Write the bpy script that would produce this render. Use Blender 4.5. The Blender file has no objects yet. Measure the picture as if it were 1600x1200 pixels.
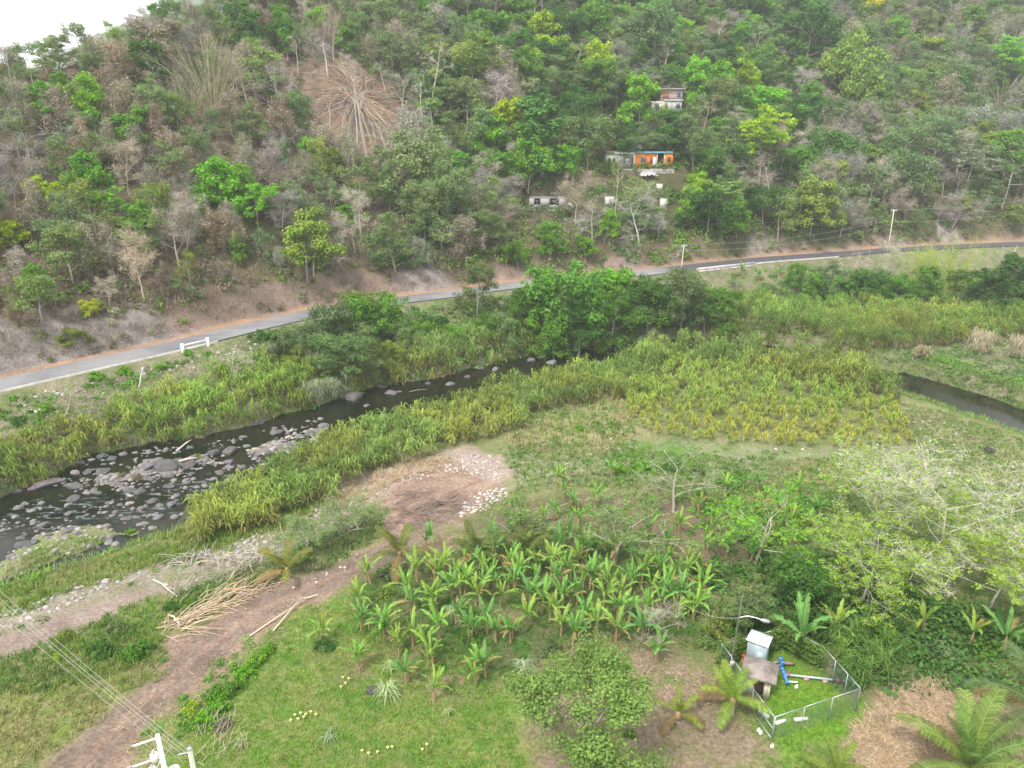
import bpy, math, random
import numpy as np
from mathutils import Vector, Matrix

random.seed(7)
rng = np.random.default_rng(11)
R = math.radians
sc = bpy.context.scene
col = sc.collection

# ------------------------------------------------------------------ camera
CAM = np.array([0.0, 0.0, 41.0]); PITCH = R(20.0); F = 1150.0
cd = bpy.data.cameras.new('camera'); cam = bpy.data.objects.new('camera', cd); col.objects.link(cam)
cam.location = CAM; cam.rotation_euler = (R(90) - PITCH, 0, 0)
cd.sensor_width = 36; cd.lens = 36 * F / 1600; cd.clip_end = 20000; cd.clip_start = 0.5
sc.camera = cam
# ------------------------------------------------------------------ world, sun, exposure
HAZE = .00024
SUN_EL, SUN_AZ = R(56), R(215)          # azimuth measured clockwise from +Y
w = bpy.data.worlds.new('World'); sc.world = w; w.use_nodes = True
nt = w.node_tree; nt.nodes.clear()
o_ = nt.nodes.new('ShaderNodeOutputWorld'); bg = nt.nodes.new('ShaderNodeBackground')
sky = nt.nodes.new('ShaderNodeTexSky'); sky.sky_type = 'NISHITA'; sky.sun_disc = False
sky.sun_elevation = SUN_EL; sky.sun_rotation = SUN_AZ; sky.air_density = 1.0; sky.dust_density = 3.0
mx = nt.nodes.new('ShaderNodeMix'); mx.data_type = 'RGBA'
# bright thin overcast over the blue: cloud cover from a soft noise
tc = nt.nodes.new('ShaderNodeTexCoord'); nz = nt.nodes.new('ShaderNodeTexNoise'); nz.inputs['Scale'].default_value = 1.6
nz.inputs['Detail'].default_value = 5
mr = nt.nodes.new('ShaderNodeMapRange'); mr.inputs['From Min'].default_value = .3; mr.inputs['From Max'].default_value = .7
mr.inputs['To Min'].default_value = .72; mr.inputs['To Max'].default_value = .96
nt.links.new(tc.outputs['Generated'], nz.inputs['Vector']); nt.links.new(nz.outputs['Fac'], mr.inputs['Value'])
nt.links.new(mr.outputs['Result'], mx.inputs['Factor'])
nt.links.new(sky.outputs[0], mx.inputs['A']); mx.inputs['B'].default_value = (7.8, 8.0, 8.3, 1)
nt.links.new(mx.outputs['Result'], bg.inputs['Color']); bg.inputs['Strength'].default_value = 0.095
nt.links.new(bg.outputs[0], o_.inputs[0])
sl = bpy.data.lights.new('sun', 'SUN'); sl.energy = 2.0; sl.angle = R(8); sl.color = (1, .95, .87)
so = bpy.data.objects.new('sun', sl); col.objects.link(so)
sd = Vector((math.sin(SUN_AZ) * math.cos(SUN_EL), math.cos(SUN_AZ) * math.cos(SUN_EL), math.sin(SUN_EL)))
so.rotation_euler = (-sd).to_track_quat('-Z', 'Y').to_euler()
sc.view_settings.view_transform = 'Standard'; sc.view_settings.look = 'None'
sc.view_settings.exposure = 1.42; sc.view_settings.gamma = 1; sc.view_settings.use_curve_mapping = False
sc.cycles.max_bounces = 5; sc.cycles.diffuse_bounces = 3; sc.cycles.transmission_bounces = 4
sc.cycles.transparent_max_bounces = 4; sc.cycles.volume_bounces = 1; sc.cycles.use_denoising = True

# ------------------------------------------------------------------ pixel <-> place
FW = np.array([0, math.cos(PITCH), -math.sin(PITCH)]); UP = np.array([0, math.sin(PITCH), math.cos(PITCH)])
def ray(px, py):
    d = FW + np.array([1, 0, 0]) * ((px - 800) / F) + UP * ((600 - py) / F)
    return d / np.linalg.norm(d)
def PZ(px, py, z=0.0):
    d = ray(px, py); t = (z - CAM[2]) / d[2]; return CAM + d * t
def proj(p):
    q = np.asarray(p, float) - CAM; dep = q @ FW
    return 800 + F * (q @ np.array([1., 0, 0])) / dep, 600 - F * (q @ UP) / dep, dep

# ------------------------------------------------------------------ noise
_tab = rng.random((256, 256))
def vnoise(x, y, s=1.0, off=0.0):
    x = np.asarray(x, float) / s + off * 17.3 + 1000; y = np.asarray(y, float) / s + off * 9.1 + 1000
    xi = np.floor(x).astype(int); yi = np.floor(y).astype(int); fx = x - xi; fy = y - yi
    fx = fx * fx * (3 - 2 * fx); fy = fy * fy * (3 - 2 * fy)
    a = _tab[xi & 255, yi & 255]; b = _tab[(xi + 1) & 255, yi & 255]; c = _tab[xi & 255, (yi + 1) & 255]; d = _tab[(xi + 1) & 255, (yi + 1) & 255]
    return (a * (1 - fx) + b * fx) * (1 - fy) + (c * (1 - fx) + d * fx) * fy
def fbm(x, y, s=1.0, off=0.0, n=4):
    v = 0; a = .5; t = 0
    for i in range(n): v = v + a * vnoise(x, y, s / 2 ** i, off + i * 3.7); t += a; a *= .5
    return v / t
def sstep(a, b, x):
    t = np.clip((x - a) / (b - a), 0, 1); return t * t * (3 - 2 * t)
def seg_dist(X, Y, pts, closed=False):
    """distance to a polyline, the parameter of the nearest point (segment index + fraction) and the side sign"""
    pts = np.asarray(pts, float); n = len(pts); best = np.full(X.shape, 1e18); par = np.zeros(X.shape); side = np.zeros(X.shape)
    for i in range(n if closed else n - 1):
        a = pts[i]; b = pts[(i + 1) % n]; d = b - a; L = d @ d
        t = np.clip(((X - a[0]) * d[0] + (Y - a[1]) * d[1]) / L, 0, 1)
        dx = X - a[0] - t * d[0]; dy = Y - a[1] - t * d[1]; q = dx * dx + dy * dy; m = q < best
        best = np.where(m, q, best); par = np.where(m, i + t, par); side = np.where(m, d[0] * (Y - a[1]) - d[1] * (X - a[0]), side)
    return np.sqrt(best), par, side
def inside(X, Y, pts):
    pts = np.asarray(pts, float); r = np.zeros(X.shape, bool); n = len(pts)
    for i in range(n):
        x1, y1 = pts[i]; x2, y2 = pts[(i + 1) % n]
        c = ((y1 > Y) != (y2 > Y)) & (X < (x2 - x1) * (Y - y1) / ((y2 - y1) if y2 != y1 else 1e-9) + x1)
        r ^= c
    return r
def sdist(X, Y, pts):      # signed distance, positive inside
    d, _, _ = seg_dist(X, Y, pts, True); return np.where(inside(X, Y, pts), d, -d)
def poly(px, z=0.0): return np.array([PZ(a, b, z)[:2] for a, b in px])

# ------------------------------------------------------------------ terrain
road_px = [(-140, 633, 5.3), (0, 601, 5.5), (130, 572, 5.7), (250, 546, 6), (330, 527, 6.2), (400, 509, 6.4), (500, 487, 6.4), (600, 472, 6.4),
           (700, 460, 6.4), (800, 446, 6.4), (900, 434, 6.4), (1000, 427, 6.4), (1100, 415, 6.4), (1200, 405, 6.4),
           (1300, 398, 6.3), (1400, 390, 6.2), (1500, 385, 6.1), (1640, 379, 6.0)]
RP = np.array([PZ(a, b, z) for a, b, z in road_px])
d0 = RP[0] - RP[1]; d0 /= np.linalg.norm(d0); d1 = RP[-1] - RP[-2]; d1 /= np.linalg.norm(d1)
RP = np.vstack([RP[0] + d0 * 220, RP, RP[-1] + d1 * 200]); RP[-1, :2] = RP[-2, :2] + [210, 12]; RP[0, 2] = 4.5; RP[-1, 2] = 6
road2 = RP[:, :2]; roadz = RP[:, 2]
WATER = -1.8
north_px = [(-200, 845), (-60, 805), (0, 785), (80, 750), (150, 712), (230, 698), (300, 688), (400, 665), (450, 650), (520, 629), (590, 606), (700, 590), (745, 575), (830, 557),
            (880, 547), (950, 540), (1040, 531), (1120, 531), (1200, 541), (1290, 558), (1360, 575), (1440, 590), (1540, 622), (1600, 645), (1760, 700), (2000, 790)]
south_px = [(2000, 860), (1760, 745), (1600, 684), (1520, 657), (1450, 634), (1400, 619), (1340, 603), (1260, 583), (1150, 566), (1060, 560), (1000, 568),
            (900, 588), (830, 600), (740, 622), (660, 652), (600, 668), (520, 692), (470, 712), (420, 745), (360, 780), (300, 816), (250, 842), (170, 866), (90, 892), (40, 907), (-60, 935), (-200, 975)]
RIV = poly(north_px + south_px, WATER)
ISL = [poly([(-60, 925), (0, 880), (30, 852), (62, 832), (110, 824), (172, 820), (180, 835), (160, 852), (110, 868), (60, 890), (0, 908)], WATER),
       poly([(170, 835), (230, 822), (262, 812), (250, 828), (200, 845)], WATER),
       poly([(105, 770), (125, 735), (165, 718), (250, 712), (330, 708), (372, 700), (350, 722), (300, 742), (240, 752), (200, 765), (150, 772)], WATER),
       poly([(380, 705), (430, 680), (480, 668), (520, 660), (500, 690), (450, 712), (410, 722)], WATER)]
def crest(x):
    return np.interp(x, [-400, -150, -128, -117, -107, -97, -90, -82, -70, -40, 0, 80, 200, 500], [50, 53, 51, 46, 46, 50, 55, 66, 88, 108, 125, 150, 165, 170])
def H(x, y, fine=True):
    X = np.atleast_1d(np.asarray(x, float)); Y = np.atleast_1d(np.asarray(y, float))
    dr, par, side = seg_dist(X, Y, road2); zr = np.interp(par, np.arange(len(roadz)), roadz)
    north = side > 0
    n1 = fbm(X, Y, 40, 1) - .5; n2 = fbm(X, Y, 14, 2) - .5; n3 = fbm(X, Y, 3, 3, 3) - .5
    s = np.maximum(dr - 4.0, 0)
    cuth = 3.2 + 5 * np.clip(n1 + .1, -.3, .5)
    cut = cuth * sstep(.8, 4.2, s)
    gully = (fbm(X, Y * .25, 17, 5, 3) - .5)
    hill = zr + cut + .60 * np.maximum(s - 3, 0) + sstep(6, 30, s) * (n1 * 12 + gully * 6) + sstep(1, 6, s) * (n2 * 3.0 + n3 * .9)
    C = crest(X)
    ex = np.maximum(hill - C, 0); hill = np.where(hill > C, C + 2.5 * np.tanh(ex / 5) - np.minimum(.25 * ex, 38), hill)
    dv = -sdist(X, Y, RIV)
    floor_ = .7 + n2 * 1.0
    emb = np.maximum(floor_, zr - .1 - .52 * s)
    emb = emb + (n3 * .7) * sstep(0, 3, s)
    flat = .0 + n2 * .5 + n3 * .18
    low = np.where(dr < 4.0, zr, np.where(Y > 0, emb, emb))
    # south side of the river is flat ground
    _, rp, rs = seg_dist(X, Y, poly(south_px, WATER))
    southern = (rs > 0) & (dv > 0)
    z = np.where(north, hill, low)
    z = np.where(southern, flat, z)
    z = np.where((dr < 4.0), zr - .12, z)
    bank = sstep(0, 3.2, dv + n3 * 1.5)
    bed = WATER - .7 + n3 * .8
    z = np.where(dr < 4.0, z, bed * (1 - bank) + z * bank)
    for i, I in enumerate(ISL):
        di = sdist(X, Y, I); k = sstep(-1.2, 1.5, di + n3 * 1.5); top = WATER + (.45 if i < 2 else -.05) + n3 * (.35 if i < 2 else 1.1)
        z = np.where(dv < 0, z * (1 - k) + top * k, z)
    return z
def Hs(x, y): return float(H(x, y)[0])
_ts = np.concatenate([np.arange(35, 130, .5), np.arange(130, 420, 1.0)])
def G(px, py):
    """the place where the ray of a picture point meets the ground"""
    d = ray(px, py); P = CAM[None] + d[None] * _ts[:, None]; h = H(P[:, 0], P[:, 1]); m = np.nonzero(P[:, 2] < h)[0]
    if len(m) == 0: return None
    i = m[0]; t = _ts[i]
    if i:
        a = P[i - 1, 2] - h[i - 1]; b = P[i, 2] - h[i]; t = _ts[i - 1] + (_ts[i] - _ts[i - 1]) * a / (a - b)
    p = CAM + d * t; return np.array([p[0], p[1], Hs(p[0], p[1])])

# ------------------------------------------------------------------ mesh and material helpers
def mesh_np(name, V, faces_loops, counts, attrs=None, smooth=False):
    me = bpy.data.meshes.new(name); V = np.asarray(V, np.float32); fl = np.asarray(faces_loops, np.int32); ct = np.asarray(counts, np.int32)
    me.vertices.add(len(V)); me.vertices.foreach_set('co', V.ravel())
    me.loops.add(len(fl)); me.loops.foreach_set('vertex_index', fl)
    me.polygons.add(len(ct)); me.polygons.foreach_set('loop_start', np.concatenate([[0], np.cumsum(ct)[:-1]]).astype(np.int32))
    if smooth: me.polygons.foreach_set('use_smooth', np.ones(len(ct), bool))
    for k, v in (attrs or {}).items():
        v = np.asarray(v, np.float32)
        if v.ndim == 2:
            a = me.attributes.new(k, 'FLOAT_COLOR', 'POINT'); c4 = np.ones((len(V), 4), np.float32); c4[:, :3] = v; a.data.foreach_set('color', c4.ravel())
        else:
            a = me.attributes.new(k, 'FLOAT', 'POINT'); a.data.foreach_set('value', v)
    me.update(calc_edges=True); return me
def put(name, me, mat=None, parent=None, loc=None, rot=None, scale=None, color=None):
    o = bpy.data.objects.new(name, me); col.objects.link(o)
    if mat is not None and me is not None and len(me.materials) == 0: me.materials.append(mat)
    if parent is not None: o.parent = parent
    if loc is not None: o.location = loc
    if rot is not None: o.rotation_euler = rot
    if scale is not None: o.scale = (scale,) * 3 if np.isscalar(scale) else scale
    if color is not None: o.color = (*color, 1)
    return o
REG = []      # (object, base label, group or None)
def tag(o, label, cat, group=None, auto=False):
    o['label'] = label; o['category'] = cat
    if group: o['group'] = group
    if auto: REG.append((o, label, group))
    return o
def thing(name, label, cat, loc, rotz=0, group=None, auto=False, scale=1, rot=None):
    o = bpy.data.objects.new(name, None); col.objects.link(o); o.location = loc
    o.rotation_euler = rot if rot is not None else (0, 0, rotz); o.scale = (scale,) * 3 if np.isscalar(scale) else scale
    o.empty_display_size = .2
    return tag(o, label, cat, group, auto)
def kindof(o, k): o['kind'] = k; return o

def mat_new(name):
    m = bpy.data.materials.new(name); m.use_nodes = True; n = m.node_tree; n.nodes.clear()
    out = n.nodes.new('ShaderNodeOutputMaterial'); return m, n, out
def N(n, t, **kw):
    x = n.nodes.new(t)
    for k, v in kw.items():
        if k in x.inputs: x.inputs[k].default_value = v
        else: setattr(x, k, v)
    return x
def mixc(n, a, b, fac, mode='MIX'):
    m = n.nodes.new('ShaderNodeMix'); m.data_type = 'RGBA'; m.blend_type = mode
    for s, v in (('A', a), ('B', b), ('Factor', fac)):
        if hasattr(v, 'is_linked') or isinstance(v, bpy.types.NodeSocket): n.links.new(v, m.inputs[s])
        elif s == 'Factor': m.inputs[s].default_value = v
        else: m.inputs[s].default_value = (*v, 1)
    return m.outputs['Result']
def ramp(n, v, lo, hi, a=0.0, b=1.0):
    m = n.nodes.new('ShaderNodeMapRange'); m.inputs['From Min'].default_value = lo; m.inputs['From Max'].default_value = hi
    m.inputs['To Min'].default_value = a; m.inputs['To Max'].default_value = b; n.links.new(v, m.inputs['Value']); return m.outputs['Result']
def noise(n, scale, detail=4, coord='Object', rough=.6, vec=None):
    t = n.nodes.new('ShaderNodeTexNoise'); t.inputs['Scale'].default_value = scale; t.inputs['Detail'].default_value = detail; t.inputs['Roughness'].default_value = rough
    if vec is None:
        c = n.nodes.new('ShaderNodeTexCoord'); vec = c.outputs[coord]
    n.links.new(vec, t.inputs['Vector']); return t.outputs['Fac']
def plain(name, rgb, rough=.8, nscale=3.0, amt=.25, metal=0.0, bump=0.0, objcol=False, second=None):
    m, n, out = mat_new(name); b = N(n, 'ShaderNodeBsdfPrincipled', Roughness=rough, Metallic=metal)
    f = noise(n, nscale, 5)
    base = rgb
    if objcol:
        oi = n.nodes.new('ShaderNodeObjectInfo'); base = oi.outputs['Color']
    if second: base = mixc(n, base, second, ramp(n, noise(n, nscale * .6, 6), .45, .65))
    dark = N(n, 'ShaderNodeCombineColor')
    v = ramp(n, f, .25, .75, 1 - amt, 1 + amt)
    for i in range(3): n.links.new(v, dark.inputs[i])
    c = mixc(n, base, dark.outputs[0], 1.0, 'MULTIPLY')
    n.links.new(c, b.inputs['Base Color'])
    if bump:
        bp = N(n, 'ShaderNodeBump', Strength=bump, Distance=.05); n.links.new(noise(n, nscale * 4, 5), bp.inputs['Height']); n.links.new(bp.outputs[0], b.inputs['Normal'])
    n.links.new(b.outputs[0], out.inputs[0]); return m
def leafmat(name, src='obj', trans=.38, rough=.55, yellow=(.34, .32, .05)):
    """foliage: colour of the thing (or of the mesh), leaf to leaf variation stored in 'var', light partly shining through"""
    m, n, out = mat_new(name)
    if src == 'obj': base = n.nodes.new('ShaderNodeObjectInfo').outputs['Color']
    else:
        a = n.nodes.new('ShaderNodeAttribute'); a.attribute_name = 'col'; base = a.outputs['Color']
    va = n.nodes.new('ShaderNodeAttribute'); va.attribute_name = 'var'
    v = ramp(n, va.outputs['Fac'], 0, 1, .55, 1.5)
    g = N(n, 'ShaderNodeCombineColor')
    for i in range(3): n.links.new(v, g.inputs[i])
    c = mixc(n, base, g.outputs[0], 1.0, 'MULTIPLY')
    c = mixc(n, c, yellow, ramp(n, va.outputs['Fac'], .8, 1.15, 0, .5))
    p = N(n, 'ShaderNodeBsdfPrincipled', Roughness=rough); p.inputs['Specular IOR Level'].default_value = .12
    n.links.new(c, p.inputs['Base Color'])
    t = n.nodes.new('ShaderNodeBsdfTranslucent'); n.links.new(c, t.inputs['Color'])
    ms = n.nodes.new('ShaderNodeMixShader'); ms.inputs[0].default_value = trans
    n.links.new(p.outputs[0], ms.inputs[1]); n.links.new(t.outputs[0], ms.inputs[2]); n.links.new(ms.outputs[0], out.inputs[0]); return m
M = {}
M['leaf'] = leafmat('foliage'); M['leafc'] = leafmat('ground_foliage', 'col', trans=.35)
M['dryleaf'] = leafmat('dry_foliage', 'obj', trans=.15, yellow=(.3, .24, .15))
M['bark'] = plain('bark', (.3, .27, .23), .9, 2.5, .3, objcol=True, second=None)
M['stone'] = plain('river_stone', (.2, .18, .18), .85, 2.2, .5, bump=.9, objcol=True, second=(.075, .068, .062))
M['white_paint'] = plain('white_paint', (.75, .74, .7), .6, 2, .12)
M['galv'] = plain('galvanised_steel', (.45, .47, .48), .45, 4, .15, metal=.6)
M['concrete'] = plain('weathered_concrete', (.3, .27, .25), .9, 1.5, .35, second=(.16, .13, .12))
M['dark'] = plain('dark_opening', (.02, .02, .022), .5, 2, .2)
M['wire'] = plain('cable', (.16, .16, .15), .6, 2, .1)

# generic solids -----------------------------------------------------------
class MB:
    def __init__(s): s.v = []; s.f = []; s.c = []; s.n = 0
    def add(s, V, F):
        V = np.asarray(V, float); s.v.append(V)
        for f in F: s.f.extend([i + s.n for i in f]); s.c.append(len(f))
        s.n += len(V)
    def box(s, c, d, rotz=0.0, M3=None):
        x, y, z = [q / 2 for q in d]
        V = np.array([[-x, -y, -z], [x, -y, -z], [x, y, -z], [-x, y, -z], [-x, -y, z], [x, -y, z], [x, y, z], [-x, y, z]])
        if rotz: a = math.cos(rotz); b = math.sin(rotz); V = V @ np.array([[a, b, 0], [-b, a, 0], [0, 0, 1]])
        if M3 is not None: V = V @ np.asarray(M3).T
        s.add(V + np.asarray(c), [(0, 3, 2, 1), (4, 5, 6, 7), (0, 1, 5, 4), (1, 2, 6, 5), (2, 3, 7, 6), (3, 0, 4, 7)]); return s
    def tube(s, pts, rad, n=5, cap=True):
        pts = np.asarray(pts, float); k = len(pts); rad = np.broadcast_to(rad, (k,)) if np.ndim(rad) == 0 else np.asarray(rad)
        T = np.gradient(pts, axis=0); T /= np.linalg.norm(T, axis=1)[:, None] + 1e-9
        ref = np.array([0, 0, 1.]) if abs(T[0, 2]) < .8 else np.array([1., 0, 0])
        U = np.cross(T, ref); U /= np.linalg.norm(U, axis=1)[:, None] + 1e-9; W = np.cross(T, U)
        an = np.arange(n) * 2 * math.pi / n
        V = pts[:, None] + rad[:, None, None] * (np.cos(an)[None, :, None] * U[:, None] + np.sin(an)[None, :, None] * W[:, None])
        F_ = [(i * n + j, i * n + (j + 1) % n, (i + 1) * n + (j + 1) % n, (i + 1) * n + j) for i in range(k - 1) for j in range(n)]
        if cap: F_.append(tuple(range(n))[::-1]); F_.append(tuple((k - 1) * n + j for j in range(n)))
        s.add(V.reshape(-1, 3), F_); return s
    def mesh(s, name, smooth=False, attrs=None): return mesh_np(name, np.vstack(s.v), s.f, s.c, attrs, smooth)
def quads(C, Nn, size, aspect=1.6, rg=rng, fold=0.0):
    """leaf diamonds: centres, normals, half-lengths"""
    n = len(C); Nn = Nn / (np.linalg.norm(Nn, axis=1)[:, None] + 1e-9)
    r = rg.normal(size=(n, 3)); U = np.cross(Nn, r); U /= np.linalg.norm(U, axis=1)[:, None] + 1e-9; W = np.cross(Nn, U)
    s = np.asarray(size)[:, None] if np.ndim(size) else size
    V = np.stack([C - U * s, C - W * s / aspect + Nn * s * .12, C + U * s, C + W * s / aspect + Nn * s * .12], 1)
    return V.reshape(-1, 3)
def quad_mesh(name, V, attrs):
    n = len(V) // 4
    return mesh_np(name, V, np.arange(4 * n), np.full(n, 4), attrs)

# ------------------------------------------------------------------ ground colour zones
def rgb(*a): return np.array(a)
Z = []        # (polygon on the ground, colour A, colour B, edge width)
def zone(px, A, B, e=1.5): Z.append((poly(px), rgb(*A), rgb(*B), e))
GRN = (.085, .14, .028); OLV = (.17, .18, .07); DRT = (.215, .138, .10); STR = (.42, .33, .22); PAL = (.33, .26, .21); BRN = (.17, .115, .085)
zone([(780, 705), (1000, 690), (1250, 700), (1450, 690), (1800, 760), (1800, 900), (1500, 790), (1250, 745), (950, 750), (800, 770)], (.14, .185, .06), (.22, .215, .14), 3)
zone([(1380, 625), (1480, 645), (1600, 690), (1750, 740), (1750, 790), (1550, 740), (1430, 700)], (.14, .19, .05), (.22, .20, .12), 2)
zone([(780, 690), (820, 650), (880, 620), (960, 612), (1000, 640), (1010, 680), (960, 700), (860, 715)], (.17, .19, .07), (.26, .22, .13), 2)
zone([(940, 715), (1010, 690), (1080, 700), (1100, 730), (1030, 740), (950, 740)], (.08, .19, .02), (.10, .17, .03), 1.5)
zone([(1200, 720), (1330, 715), (1330, 760), (1230, 760)], (.13, .17, .05), (.2, .17, .08), 2)
zone([(-90, 1020), (0, 985), (100, 955), (200, 925), (270, 903), (330, 878), (420, 845), (430, 868), (330, 902), (260, 928), (180, 962), (90, 998), (0, 1030), (-90, 1060)], (.27, .215, .18), (.21, .16, .13), .8)
zone([(-90, 985), (0, 960), (100, 925), (220, 890), (330, 860), (400, 840), (440, 850), (330, 884), (200, 925), (60, 968), (-90, 1010)], (.27, .23, .19), (.19, .18, .11), 1)
zone([(250, 900), (330, 870), (420, 840), (520, 820), (520, 860), (440, 890), (330, 920), (260, 930)], (.25, .23, .17), (.15, .17, .07), 1.5)
zone([(595, 765), (640, 728), (700, 712), (775, 722), (790, 765), (742, 797), (720, 820), (645, 850), (600, 868), (550, 905), (480, 945), (440, 965), (400, 995), (350, 1045), (300, 1085), (240, 1120), (210, 1180), (190, 1300), (-60, 1300), (60, 1220), (110, 1160), (170, 1110), (240, 1050), (255, 1000), (320, 965), (370, 938), (420, 912), (460, 903), (545, 878), (600, 840), (590, 800)], DRT, (.28, .205, .155), .8)
zone([(470, 815), (500, 780), (560, 748), (640, 716), (720, 700), (780, 712), (800, 742), (770, 750), (700, 728), (640, 742), (600, 768), (540, 800), (500, 820)], PAL, (.30, .24, .20), 1)
zone([(-90, 1080), (60, 1045), (180, 1020), (240, 1060), (150, 1125), (60, 1190), (-60, 1280), (-90, 1280)], (.14, .19, .04), (.22, .20, .09), 2)
zone([(400, 1010), (480, 945), (570, 930), (620, 1000), (760, 1060), (835, 1110), (835, 1300), (230, 1300), (260, 1130), (330, 1080)], (.085, .17, .025), (.19, .20, .065), 1.5)
zone([(540, 930), (620, 900), (760, 850), (950, 830), (1080, 900), (1100, 1000), (960, 1020), (830, 1060), (740, 1050), (640, 1010)], (.055, .125, .02), (.11, .11, .05), 2)
for c in [(560, 1040, 34, 20), (685, 1060, 45, 20), (640, 1010, 30, 14), (500, 1015, 25, 14), (700, 1085, 30, 14), (610, 955, 26, 12), (800, 960, 26, 12), (900, 900, 40, 16), (1010, 940, 40, 16), (690, 850, 60, 14), (640, 890, 30, 16), (430, 1000, 14, 8)]:
    zone([(c[0] + c[2] * math.cos(t), c[1] + c[3] * math.sin(t)) for t in np.linspace(0, 6.28, 9)[:-1]], (.24, .17, .12), (.15, .15, .06), 1.2)
zone([(730, 830), (790, 790), (880, 775), (1000, 760), (1110, 785), (1170, 860), (1160, 900), (1090, 890), (1000, 850), (880, 830), (800, 835)], BRN, (.11, .12, .05), 2)
zone([(810, 1060), (850, 1015), (960, 1000), (1060, 1015), (1130, 1050), (1140, 1130), (1200, 1160), (1200, 1300), (830, 1300), (830, 1120)], (.25, .18, .13), (.17, .15, .08), 1.5)
zone([(1010, 1070), (1030, 1050), (1075, 1055), (1070, 1075)], (.10, .19, .03), (.12, .2, .04), .6)
zone([(1020, 1150), (1060, 1125), (1150, 1110), (1200, 1155), (1150, 1175), (1060, 1165)], (.24, .18, .13), (.2, .16, .1), 1)
zone([(1125, 1040), (1170, 1000), (1230, 1005), (1280, 1045), (1345, 1110), (1370, 1130), (1290, 1170), (1270, 1300), (1180, 1300), (1200, 1160)], (.10, .21, .02), (.15, .23, .03), 1)
zone([(1130, 1200), (1280, 1180), (1330, 1230), (1330, 1300), (1130, 1300)], (.10, .18, .03), (.2, .16, .1), 1)
zone([(1340, 1115), (1400, 1065), (1480, 1065), (1560, 1110), (1640, 1160), (1640, 1300), (1320, 1300), (1330, 1170)], (.40, .30, .20), (.26, .19, .12), 1)

# wheel ruts worn into the dirt track
_tr = np.array([PZ(*q)[:2] for q in [(60, 1290), (120, 1200), (190, 1130), (260, 1075), (320, 1020), (390, 960), (460, 925), (540, 895), (610, 862), (680, 810), (720, 770)]])
def offset(L, o):
    t = np.gradient(L, axis=0); t /= np.linalg.norm(t, axis=1)[:, None]; return L + np.stack([-t[:, 1], t[:, 0]], 1) * o
RUTS = [offset(_tr, o) for o in (-1.35, -.55, .75, 1.5)]
# burnt bamboo ground on the hill and rock faces of the road cut
def hz(px, py): return G(px, py)[:2]
BURN1 = hz(565, 170); BURN2 = hz(325, 195)
PADS = []
for (a, b, rx, ry, dy) in [(1000, 262, 11.5, 5.5, 3), (1042, 172, 6, 4.5, 3), (968, 152, 4, 3, 1.5), (856, 330, 6, 4, 2.5)]:
    q = G(a, b); PADS.append((q[0], q[1] + dy, rx, ry, q[2], q))
_H0 = H
def H(x, y, fine=True):
    z = _H0(x, y); X = np.atleast_1d(np.asarray(x, float)); Y = np.atleast_1d(np.asarray(y, float))
    for (cx, cy, rx, ry, pz, _) in PADS:
        k = 1 - sstep(1.0, 1.35, np.maximum(np.abs(X - cx) / rx, np.abs(Y - cy) / ry)); z = z * (1 - k) + pz * k
    return z
rocks_cut = [(hz(155, 535), 7, 3.0), (hz(100, 545), 8, 3), (hz(215, 520), 5, 3), (hz(985, 408), 4, 3), (hz(665, 440), 7, 3), (hz(20, 540), 6, 4), (hz(1190, 396), 4, 2), (hz(1480, 378), 4, 2)]

# ------------------------------------------------------------------ ground sheet
def axis(pts):
    out = [pts[0][0]]
    for (a, s), (b, s2) in zip(pts[:-1], pts[1:]):
        n = max(1, int(round((b - a) / ((s + s2) / 2)))); t = np.arange(1, n + 1) / n
        # geometric blend of step sizes
        k = (s2 - s) / (s2 + s); out.extend(a + (b - a) * (t + k * (t * t - t)))
    return np.array(out)
gx = axis([(-1480, 300), (-400, 60), (-170, 3), (-115, .9), (-60, .55), (60, .55), (110, .9), (190, 2), (450, 60), (1480, 300)])
gy = axis([(-390, 100), (20, 6), (38, .6), (95, .6), (135, .8), (200, 1.5), (300, 2.5), (420, 20), (900, 120), (1380, 120)])
GX, GY = np.meshgrid(gx, gy); X = GX.ravel(); Y = GY.ravel(); Zz = H(X, Y)
nx, ny = len(gx), len(gy)
wx = X + (fbm(X, Y, 4, 21, 3) - .5) * 3.2 + (vnoise(X, Y, 1.1, 23) - .5) * 1.5; wy = Y + (fbm(X, Y, 4, 22, 3) - .5) * 3.2 + (vnoise(X, Y, 1.1, 24) - .5) * 1.5
cA = np.tile(np.array([.10, .15, .035]), (len(X), 1)); cB = np.tile(np.array([.19, .175, .08]), (len(X), 1))
for pg, A, B, e in Z:
    bb0 = pg.min(0) - 8; bb1 = pg.max(0) + 8; m = (X > bb0[0]) & (X < bb1[0]) & (Y > bb0[1]) & (Y < bb1[1])
    if not m.any(): continue
    k = sstep(-e, e, sdist(wx[m], wy[m], pg))[:, None]; cA[m] = cA[m] * (1 - k) + A * k; cB[m] = cB[m] * (1 - k) + B * k
dr, par, side = seg_dist(X, Y, road2); north = side > 0; s = dr - 4.0
dv = -sdist(X, Y, RIV)
_near = (Y < 75) & (np.abs(X) < 80)
for q in RUTS:
    dd_ = np.full(len(X), 9.0); dd_[_near] = seg_dist(wx[_near] * .25 + X[_near] * .75, wy[_near] * .25 + Y[_near] * .75, q)[0]
    k = ((1 - sstep(.15, .55, dd_)) * .85)[:, None]; cA = cA * (1 - k) + rgb(.14, .105, .085) * k; cB = cB * (1 - k) + rgb(.20, .15, .12) * k
def zmix(k, A, B):
    global cA, cB
    k = k[:, None]; cA = cA * (1 - k) + rgb(*A) * k; cB = cB * (1 - k) + rgb(*B) * k
_, _, rs_ = seg_dist(X, Y, poly(south_px, WATER)); southern = (rs_ > 0) & (dv > 0)
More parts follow.
